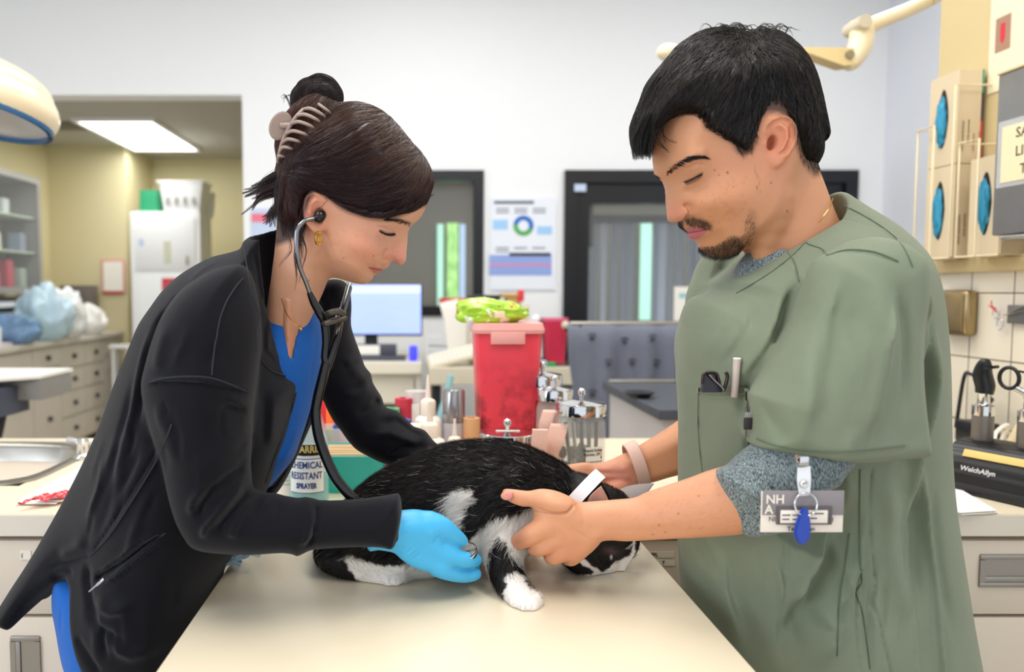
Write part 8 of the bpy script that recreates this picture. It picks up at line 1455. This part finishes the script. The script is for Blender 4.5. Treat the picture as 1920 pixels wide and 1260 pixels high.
cnt(110, 6.2, 'water_jug', 'clear water jug with a blue cap on the side room counter', 'jug', lambda t: (MB().lathe([(.09, 0), (.10, .02), (.10, .26), (.05, .36), (.035, .38)], 24).build('vessel', mat('pale_blue_plastic', 'cfe2ee', .3, alpha=.8), t, 50), MB().b2((-.02, -.105, .18), (.03, -.095, .23), .004).build('blue_label', mat('strong_blue', '2f62c4', .5), t)))
cnt(150, 6.7, 'radio', 'dark grey box behind the plastic bags on the counter', 'box', lambda t: MB().b2((-.14, -.08, 0), (.14, .08, .42), .01).build('case', mat('brown_grey', '6c625c', .5), t))
def bag(seed, sx, sy, sz, c, al=1):
    def mk(t):
        b_ = bmesh.new(); bmesh.ops.create_icosphere(b_, subdivisions=4, radius=1)
        for v in b_.verts: q = v.co.copy(); f_ = 1 + .3 * _n.noise(q * 1.8 + Vector((seed, 0, 0))) + .14 * _n.noise(q * 5); v.co = Vector((q.x * sx * f_, q.y * sy * f_, max(0, (q.z + .8) * sz * .55 * f_)))
        m = MB(); m.bm(b_); m.build('film', mat('bag_' + c, c, .3, alpha=al), t, 180)
    return mk
cnt(128, 5.6, 'plastic_bag', 'pale blue plastic bag of supplies on the side room counter', 'bag', bag(1, .20, .16, .38, 'bcd6e6')); cnt(88, 5.2, 'cloth_bundle', 'slate blue cloth bundle at the front of the side room counter', 'cloth', bag(2, .17, .12, .20, '6f8fb4')); cnt(175, 5.9, 'white_sack', 'white plastic sack beside the pale blue bag', 'bag', bag(3, .17, .15, .36, 'e9edf0')); cnt(145, 5.25, 'green_cloth', 'green surgical cloth bundle on the side room counter', 'cloth', bag(4, .13, .10, .17, '2f8f76')); cnt(212, 6.4, 'towel_stack', 'stack of white towels at the far end of the counter', 'towels', bag(5, .12, .12, .24, 'f0f0ee'))
cnt(60, 4.95, 'lotion_bottle', 'white bottle with violet label near the front of the counter', 'bottle', lambda t: (MB().lathe([(.035, 0), (.035, .12), (.014, .15), (.014, .18)], 20).build('body', m_wht, t, 50), MB().b2((-.02, -.037, .04), (.02, -.033, .09)).build('label_patch', mat('violet_label', '8f9ae0', .5), t)))
cnt(20, 4.85, 'ink_bottle', 'small bottle with deep blue label at the left end of the counter', 'bottle', lambda t: (MB().lathe([(.03, 0), (.03, .10), (.02, .12)], 20).build('body', m_wht, t, 50), MB().b2((-.02, -.032, .02), (.02, -.029, .08)).build('label_patch', mat('deep_blue_label', '2a34a8', .5), t)))
for k, (px, y, w_, c) in enumerate([(100, 4.9, .12, 'dfe9f2'), (125, 5.05, .10, 'e8d8dc'), (150, 5.3, .09, 'f0f0ea')]): cnt(px, y, 'paper_packet', ['pale blue packet lying flat on the counter edge', 'pink tinted packet lying on the counter edge', 'white packet at the far end of the counter edge'][k], 'packet', lambda t, w_=w_, c=c: MB().b2((-w_, -.06, 0), (w_ * .3, .06, .02), .005).build('wrap', mat('packet_' + c, c, .5), t))
# glass front cabinet and wall dispensers in the side room
t = thing('glass_cabinet', 'steel framed glass front wall cabinet at the far left', 'cabinet', (-3.4, 5.2, 1.27)); H = .93
MB().b2((.003, -.5, 0), (.03, .95, H)).b2((.03, -.5, H - .03), (.30, .95, H)).b2((.03, -.5, 0), (.30, .95, .03)).b2((.03, .92, .03), (.30, .95, H - .03)).b2((.03, -.5, .03), (.30, -.47, H - .03)).build('carcass', mat('grey_frame', 'a9a8a6', .4, .3), t); MB().b2((.30, -.5, 0), (.315, -.45, H)).b2((.30, .90, 0), (.315, .95, H)).b2((.30, .2, .05), (.315, .25, H - .05)).b2((.30, -.45, H - .05), (.315, .90, H)).b2((.30, -.45, 0), (.315, .90, .05)).build('door_frame', mat('grey_frame', 'a9a8a6', .4, .3), t); MB().b2((.304, -.45, .05), (.308, .90, H - .05)).build('pane', m_glass, t)
for z in (.32, .6): MB().b2((.03, -.47, z), (.28, .92, z + .012)).build('shelf', mat('pale_green_glass', 'c8d8c8', .3), t)
rg = random.Random(8); g_ = 'packs and bottles in the glass cabinet'
for k in range(20):
    c = ['e8e6d8', 'cfd8dc', '9fb0a4', 'd8d4b8', 'c04a5c', '8794a8', 'eceff0'][k % 7]; hh = rg.uniform(.12, .24); s_ = thing('supply_pack', 'small pack on a shelf of the glass front cabinet', 'pack', (-3.4 + rg.uniform(.14, .22), 4.80 + (k % 10) * .128, 1.27 + [.031, .333, .613][k % 3]), group=g_); MB().b2((-.05, -.045, 0), (.05, .045, hh), .006).build('carton', mat('pack_' + c, c, .5), s_, 20)
t = thing('black_shelf', 'black appliance under the glass cabinet', 'appliance', (-3.39, 5.2, 1.13)); MB().b2((.0, -.5, 0), (.35, .7, .12), .01).build('case', m_dk, t); MB().b2((.35, -.4, .04), (.352, .6, .08)).build('white_strip', m_wht, t)
t = thing('drawer_tower', 'white drawer tower under the black appliance at the left edge', 'drawers', (-3.39, 5.0, ZD)); MB().b2((.0, -.3, 0), (.45, .3, .2), .01).build('case', m_wht, t)
for k, z in enumerate((1.22, 1.42, 1.62, 1.82)): t = thing('wall_dispenser', ['lowest', 'second lowest', 'third', 'top'][k] + ' white dispenser in the column beside the glass cabinet', 'dispenser', (-3.395, 6.42, z), group='white dispensers on the side room wall'); MB().b2((0, -.09, 0), (.10, .09, .175), .01).build('case', m_wht, t, 30); MB().b2((.10, -.05, .05), (.102, .05, .12)).build('front_mark', m_kn if k % 2 else mat('pale_green_glass', 'c8d8c8', .3), t)
t = thing('framed_notice', 'red edged notice on the side room wall beside the white cabinet', 'notice', tuple(P(212, 515, 6.9))); MB().b2((-.11, 0, -.18), (.11, .012, .14), .004).build('frame', mat('pink_frame', 'd89a94', .5), t); MB().b2((-.09, -.002, -.15), (.09, 0, .12)).build('paper', m_paper, t); MB().b2((-.09, -.004, -.178), (.09, 0, -.15)).build('red_strip', mat('red_strip', 'b8403c', .5), t)
# tall white cabinet with baskets
Yt = 6.5; a = P(243, 396, Yt); c = P(380, 700, Yt); W_ = c.x - a.x
t = thing('tall_cabinet', 'tall white enamel cabinet in the side room', 'cabinet', ((a.x + c.x) / 2, Yt, 0)); MB().b2((-W_ / 2, 0, 0), (W_ / 2, .36, a.z), .01).build('carcass', m_wht, t, 30); z5 = P(300, 510, Yt).z
d = MB().b2((-W_ / 2 + .04, -.014, z5 + .02), (W_ / 2 - .04, -.002, a.z - .05), .006).build('upper_door', m_wht, t, 30); MB().b2((W_ / 2 - .12, -.03, z5 + .06), (W_ / 2 - .10, -.014, z5 + .14), .004).build('handle', m_steel, d); MB().b2((-W_ / 2 + .08, -.017, a.z - .30), (-W_ / 2 + .12, -.0145, a.z - .24)).build('label_mark', mat('pale_blue_sticker', 'c2d0ea', .5), d); MB().b2((-.01, -.017, a.z - .45), (.05, -.0145, a.z - .26)).build('picture_mark', mat('pale_green_mark', 'cfd2b8', .5), d)
d = MB().b2((-W_ / 2 + .04, -.014, .1), (W_ / 2 - .04, -.002, z5 - .02), .006).build('lower_door', m_wht, t, 30); q = P(316, 530, Yt - .02); MB().b2((q.x - (a.x + c.x) / 2 - .06, -.017, q.z - .07), (q.x - (a.x + c.x) / 2 + .06, -.0145, q.z + .04)).build('red_mark', mat('red_card2', 'd04a58', .6), d)
t = thing('green_bin', 'green plastic bin on the tall white cabinet', 'bin', (P(285, 393, Yt + .15).x, Yt + .16, a.z)); b = MB(); taper(b, .18, .2, 0, .16, .19, .19); b.build('body', mat('green_plastic_bin', '2f9a6c', .4), t, 40)
t = thing('laundry_basket', 'white slotted plastic basket on the tall white cabinet', 'basket', (P(347, 393, Yt + .12).x, Yt + .14, a.z)); b = MB(); openbox(b, .32, .24, .40, .28, .26, .01); b.build('basket_body', m_wht, t, 40); MB().b2((-.205, -.145, .245), (.205, .145, .262), .006).build('rim', m_wht, t, 30)
for k in range(4):
    for j in range(2): MB().b2((-.13 + .075 * k, -.137 + j * .018, .06 + .085 * j), (-.10 + .075 * k, -.128 - j * .012 + j * .01, .12 + .085 * j)).build('slot', mat('grey_slot', 'a8a8a2', .6), t)
t = thing('white_basket_stack', 'second white basket nested behind at the right', 'basket', (P(385, 393, Yt + .4).x, Yt + .34, a.z - .02)); b = MB(); openbox(b, .16, .10, .20, .14, .22, .01); b.build('basket_body', m_wht, t, 40)
t = thing('beige_locker', 'beige narrow locker right of the tall white cabinet', 'cabinet', (P(400, 500, 6.7).x + .05, 6.90, 0)); MB().b2((-.06, 0, 0), (.09, .35, 1.55), .006).build('body', mat('beige_locker_paint', 'cbbfa0', .6), t)
t = thing('low_white_shelf', 'low white shelf unit left of the tall cabinet', 'shelf', (P(225, 660, 6.3).x, 6.35, 0)); MB().b2((-.12, 0, .80), (.06, .12, .83), .004).b2((-.1, .02, 0), (-.08, .10, .80)).b2((.03, .02, 0), (.05, .10, .80)).build('unit', m_wht, t)
t = thing('wall_notices', 'pink and pale blue papers pinned beside the opening', 'papers', tuple(P(487, 410, YB - .015))); MB().b2((-.05, 0, -.12), (.09, .008, .06)).build('blue_sheet', mat('pale_blue_sticker', 'c2d0ea', .5), t); MB().b2((-.05, -.003, -.02), (.05, 0, .03)).build('pink_sheet', mat('pink_paper', 'e8788c', .5), t)
t = thing('air_vent', 'dark ceiling vent in the side room', 'vent', (-2.95, 6.1, ZS - .001)); MB().b2((-.22, -.15, -.008), (.22, .15, 0), .002).build('grille', mat('brown_vent', '6e665c', .6), t)
# surgical lamps
m_lamp = mat('cream_lamp_enamel', 'f2e2c0', .35, coat=.3)
t = thing('surgical_lamp', 'large cream surgical lamp head with a blue rim at the top left', 'lamp', M=T(P(-60, 190, 2.0).x, 2.0, P(-60, 190, 2.0).z) @ rotm(-7, 9, 0))
r_ = (P(98, 190, 2.0).x - P(-60, 190, 2.0).x)
MB().lathe([(max(.01, r_ * .90 * math.sin(k * .157)), .045 + .075 * math.cos(k * .157)) for k in range(11)] + [(r_ * .905, .042), (r_ * .93, .040)] + [(r_ * (.93 + .07 * math.sin(k * .45)), .040 - .078 * (k / 7)) for k in range(1, 8)] + [(r_ * .93, -.036)], 96, None, False).build('shade', m_lamp, t, 35)
MB().lathe([(r_ * .95, -.041), (r_ * .955, -.028), (r_ * .90, -.022), (r_ * .895, -.040)], 64, None, False).build('blue_rim', mat('blue_rubber', '2a6090', .4), t, 60); MB().lathe([(r_ * .90, -.03), (r_ * .5, -.004), (.01, .0)], 64, None, False).build('reflector', mat('grey_reflector', 'b4b0ae', .3, .4), t, 60)
MB().lathe([(.035, -.05), (.04, -.02), (.04, .0)], 24).build('hub', m_bg, t, 50); MB().tube([(-.02, 0, .11), (-.12, .03, .20), (-.36, .1, .42), (-.4, .15, ZC - 1.29 - .66)], .02, 12, smooth=4).build('arm', m_lamp, t, 60)
Yl = 2.3; t = thing('jointed_lamp', 'cream jointed ceiling lamp at the top right, its arm passing behind the man', 'lamp', tuple(P(1595, 75, Yl))); w = lambda x, y: P(x, y, Yl) - P(1595, 75, Yl)
MB().tube([w(1740, 2) + Vector((.0, 0, 0)), w(1700, 20), w(1650, 40), w(1622, 52)], [.020, .021, .022, .024], 20).build('upper_tube', m_lamp, t, 60); b = MB(); b.tube([w(1745, -1), w(1850, -60), w(2000, -200)], .020, 16); b.build('ceiling_tube', m_lamp, t, 60)
MB().tube([w(1608, 35), w(1616, 60), w(1612, 88), w(1598, 112), w(1585, 120)], [.026, .034, .034, .03, .022], 20, smooth=5).build('elbow_joint', m_lamp, t, 60); MB().prism([(w(1600, 95).x, w(1600, 95).z), (w(1500, 93).x, w(1500, 93).z), (w(1496, 100).x, w(1496, 100).z), (w(1575, 128).x, w(1575, 128).z), (w(1598, 124).x, w(1598, 124).z)], .05, Matrix(((1, 0, 0, 0), (0, 0, -1, .025), (0, 1, 0, 0), (0, 0, 0, 1)))).build('lower_arm', mat('warm_cream_plastic', 'e6cf9a', .45), t, 30)
MB().cyl(w(1583, 108) + Vector((0, -.034, 0)), w(1583, 108) + Vector((0, .03, 0)), .012).build('pivot_screw', m_steel, t); MB().cyl(w(1605, 50) + Vector((0, -.05, 0)), w(1605, 50) + Vector((0, .04, 0)), .020).build('joint_cap', m_bg, t)
MB().tube([w(1505, 96) + Vector((0, .01, 0)), w(1400, 84) + Vector((0, .1, 0)), w(1290, 70) + Vector((0, .15, 0))], .014, 12, smooth=4).build('rear_arm', m_lamp, t, 60); MB().ball(w(1284, 68) + Vector((0, .15, 0)), .036, 12, (1, 1, .75)).build('knob', m_lamp, t, 60)
# ================================================================== stethoscope, badge, glasses, pen
m_tub = mat('black_rubber_tube', '0c0c0e', .22, spec=.6); m_blks = mat('black_gloss', '101012', .2); m_ster = mat('dark_chrome', '85858a', .18, 1)
def pts(*a): return [P(x, y, Y) for x, y, Y in a]
st = thing('stethoscope', 'black stethoscope worn by the woman, its tube running down to her gloved hand', 'stethoscope', tuple(P(600, 405, .873)))
MB().tube(pts((597, 407, .876), (588, 410, .868), (572, 414, .862), (561, 425, .858), (556, 440, .857), (557, 470, .858), (562, 500, .862), (574, 530, .868), (583, 555, .874)), .0026, 12, smooth=8).build('near_ear_tube', m_ster, st, 60, True)
MB().tube(pts((656, 527, 1.02), (654, 545, 1.0), (645, 568, .96), (636, 585, .925), (632, 598, .905)), .0026, 12, smooth=8).build('far_ear_tube', m_ster, st, 60, True)
MB().ball(tuple(P(598, 406, .872)), .0062, 12).build('ear_tip', m_blks, st, 60, True); b = MB().tube(pts((602, 402, .878), (598, 407, .872), (590, 409, .869)), [.0068, .0072, .004], 14, smooth=3); b.build('ear_tip', m_blks, st, 60, True)
MB().tube(pts((580, 548, .872), (588, 566, .876), (600, 588, .880), (608, 604, .884), (611, 640, .884), (609, 672, .884), (616, 684, .884)), [.0030, .0048, .0052, .0052, .0046, .0046, .0046], 14, smooth=6).build('binaural_tube', m_tub, st, 60, True)
MB().tube(pts((654, 540, 1.0), (648, 562, .965), (640, 590, .925), (634, 622, .900), (624, 660, .888), (614, 690, .884)), .0046, 14, smooth=6).build('binaural_tube', m_tub, st, 60, True)
MB().tube(pts((612, 680, .884), (604, 712, .884), (596, 745, .886), (592, 775, .886), (596, 812, .880), (608, 850, .872), (626, 890, .866), (646, 918, .863), (668, 940, .866), (690, 960, .885), (740, 985, .905), (800, 1012, .902), (850, 1028, .893)), [.0062] * 10 + [.0055] * 3, 16, smooth=8).build('main_tube', m_tub, st, 60, True)
M_ = align(P(612, 606, .876), P(652, 594, .885)); k = MB(); k.box((0, 0, .010), (.016, .007, .030), .003, M_); k.tube([P(613, 590, .878), P(622, 586, .872), P(634, 584, .874), P(645, 590, .88)], .004, 10, smooth=4); k.build('tube_clip', mat('bronze_plastic', '4a443c', .3, .4), st, 50, True)
Mc = align(P(872, 1036, .886), P(868, 1022, .882)) @ Matrix.Diagonal((.8, .8, .8, 1)); MB().lathe([(.006, -.006), (.018, -.004), (.0195, -.001), (.0195, .003), (.018, .0045), (.0175, .003)], 36, Mc).build('chest_piece', m_blks, st, 40, True); MB().lathe([(.0196, .0), (.0200, .001), (.0200, .0026), (.0196, .0036)], 36, Mc).build('diaphragm_ring', m_chrome, st, 40, True)
# badge hanging from the sleeve hem
Yb_ = .738; k_ = Yb_ / F
bd = thing('id_badge', 'clear and white staff badge clipped to the green sleeve hem', 'badge', tuple(P(1504, 858, Yb_)))
def bp(x, y, Y=Yb_): return P(x, y, Y)
def rect(x0, x1, y0, y1, Y, th, m, name, parent, bev=.001, sk=0):
    a = P(x0, y0, Y); c = P(x1, y1, Y); return MB().b2((a.x, Y, c.z), (c.x, Y + th, a.z), bev).build(name, m, parent, 30, True)
rect(1500, 1517, 856, 874, Yb_ - .003, .012, m_chrome, 'metal_clip', bd, .0008)
a = P(1500, 873, Yb_); sp_ = MB(); q = [(1496, 877), (1519, 874), (1520, 900), (1518, 928), (1499, 930), (1495, 900)]; pq = [P(x, y, Yb_) for x, y in q]; sp_.prism([(v.x, v.z) for v in pq], .0016, Matrix(((1, 0, 0, 0), (0, 0, -1, Yb_ + .001), (0, 1, 0, 0), (0, 0, 0, 1)))); s1 = sp_.build('vinyl_strap', mat('white_vinyl', 'eceef2', .3), bd, 30, True)
c = P(1507, 908, Yb_ - .0012); MB().lathe([(.0042, 0), (.0042, .0008), (.003, .0018), (.0015, .0012)], 24, Matrix.Translation(c) @ rotm(90, 0, 0)).build('snap_button', m_chrome, s1, 50, True)
c = P(1511, 946, Yb_ - .003); MB().tube([c + Vector((.0112 * math.cos(t), .0015 * math.sin(t), .0112 * math.sin(t))) for t in np.linspace(0, 6.283, 36)], .0009, 8, False).build('split_ring', m_chrome, bd, 60, True)
m_clr = mat('clear_badge_holder', 'cfc8c8', .12, alpha=.5); m_bgy = mat('badge_grey', '8c8588', .35); m_bwh = mat('badge_white', 'ece2d6', .35)
card = rect(1428, 1580, 921, 998, Yb_ + .0035, .0012, m_bwh, 'card', bd, .0004); rect(1431, 1582, 920, 966, Yb_ + .0022, .0010, m_bgy, 'grey_band', card, .0003)
def tx(s_, x, y, size, m, bold=0, sx=1, Y=Yb_ + .0012): text(s_, size, m, Matrix.Translation(P(x, y, Y)) @ FACE, card, world=True, bold=bold, sx=sx)
tx('NH', 1436, 937, .0125, m_bwh, .0003); tx('A', 1434, 956, .0125, m_bwh, .0003); tx('NI', 1441, 974, .0070, m_ink); tx('1', 1558, 975, .0070, m_ink); tx('Technician', 1476, 992, .0068, m_ink, .0001, .95)
mg = rect(1457, 1560, 950, 984, Yb_ + .0002, .0018, mat('dark_badge_frame', '5a5355', .3), 'name_tag', bd, .0004); rect(1464, 1552, 957, 981, Yb_ - .0008, .0010, m_bwh, 'name_tag_card', mg, .0004)
for x0, x1, y in [(1467, 1482, 966), (1486, 1502, 966), (1467, 1480, 974), (1486, 1502, 974), (1520, 1545, 963), (1520, 1532, 972)]: rect(x0, x1, y - 1, y + 1, Yb_ - .0012, .0004, m_ink, 'printed_line', mg, 0)
fb = MB(); q = [(1505, 956), (1512, 953), (1517, 958), (1521, 985), (1519, 1008), (1512, 1019), (1502, 1021), (1494, 1012), (1491, 996), (1498, 972)]; pq = [P(x, y, Yb_ - .006) for x, y in q]; po = smooth_poly([(v.x, v.z) for v in pq], 4); b_ = bmesh.new(); vv = [[b_.verts.new((x, Yb_ - .006 + d, z)) for x, z in po] for d in (0, .0045)]
n = len(po); b_.faces.new(vv[0]); b_.faces.new(vv[1][::-1])
for i in range(n): b_.faces.new((vv[0][i], vv[1][i], vv[1][(i + 1) % n], vv[0][(i + 1) % n]))
bmesh.ops.recalc_face_normals(b_, faces=b_.faces[:]); bmesh.ops.bevel(b_, geom=[e for e in b_.edges if abs(e.verts[0].co.y - e.verts[1].co.y) < 1e-6], offset=.0014, segments=2, affect='EDGES'); fb.bm(b_); fb.build('key_fob', mat('blue_fob_plastic', '2b48a8', .35), bd, 50, True)
# things in the chest pocket
Yp = .862
gs = thing('glasses', 'folded dark framed glasses in the chest pocket', 'glasses', tuple(P(1333, 712, Yp))); b = MB(); q = [(1317, 702), (1328, 698), (1345, 700), (1350, 715), (1352, 735), (1316, 735), (1316, 715)]; pq = [P(x, y, Yp) for x, y in q]; b.prism([(v.x, v.z) for v in pq], .006, Matrix(((1, 0, 0, 0), (0, 0, -1, Yp + .003), (0, 1, 0, 0), (0, 0, 0, 1)))); b.build('lens', mat('dark_lens', '26222c', .12), gs, 30, True)
MB().tube([P(x, y, Yp - .005) for x, y in [(1317, 720), (1319, 703), (1328, 698), (1344, 701), (1348, 716)]], .0016, 8, smooth=5).build('frame', mat('dark_brown_frame', '2a1618', .25), gs, 60, True); MB().tube([P(x, y, Yp - .007) for x, y in [(1330, 702), (1340, 713), (1352, 724), (1358, 732)]], .0014, 8, smooth=5).build('temple', m_ster, gs, 60, True); MB().tube([P(x, y, Yp - .002) for x, y in [(1361, 698), (1364, 706), (1360, 724), (1356, 734)]], .0022, 8, smooth=5).build('temple', mat('dark_brown_frame', '2a1618', .25), gs, 60, True)
pn = thing('pen', 'pale pink grey pen cap sticking out of the chest pocket', 'pen', tuple(P(1381, 700, Yp))); MB().cyl(P(1377, 745, Yp), P(1382, 673, Yp), .0039, .0042, 24, .0006).build('barrel', mat('pale_grey_plastic', 'b9a9a2', .35), pn, 50, True); MB().cyl(P(1382, 674, Yp), P(1382, 671, Yp), .0044, .0044, 24, .0005).build('end_cap', m_wpl, pn, 50, True)
tg = thing('pocket_tag', 'dark folded tag with a grey loop on the side of the chest pocket', 'tag', tuple(P(1405, 790, .845))); yy = onto(scrub_fn, 1406, 780) - .008; rect(1398, 1415, 774, 783, yy - .002, .003, mat('grey_plastic', '8d8a84', .5), 'loop', tg, .001); rect(1396, 1414, 784, 806, yy - .001, .003, mat('dark_tag', '33292c', .5), 'tag_body', tg, .001)
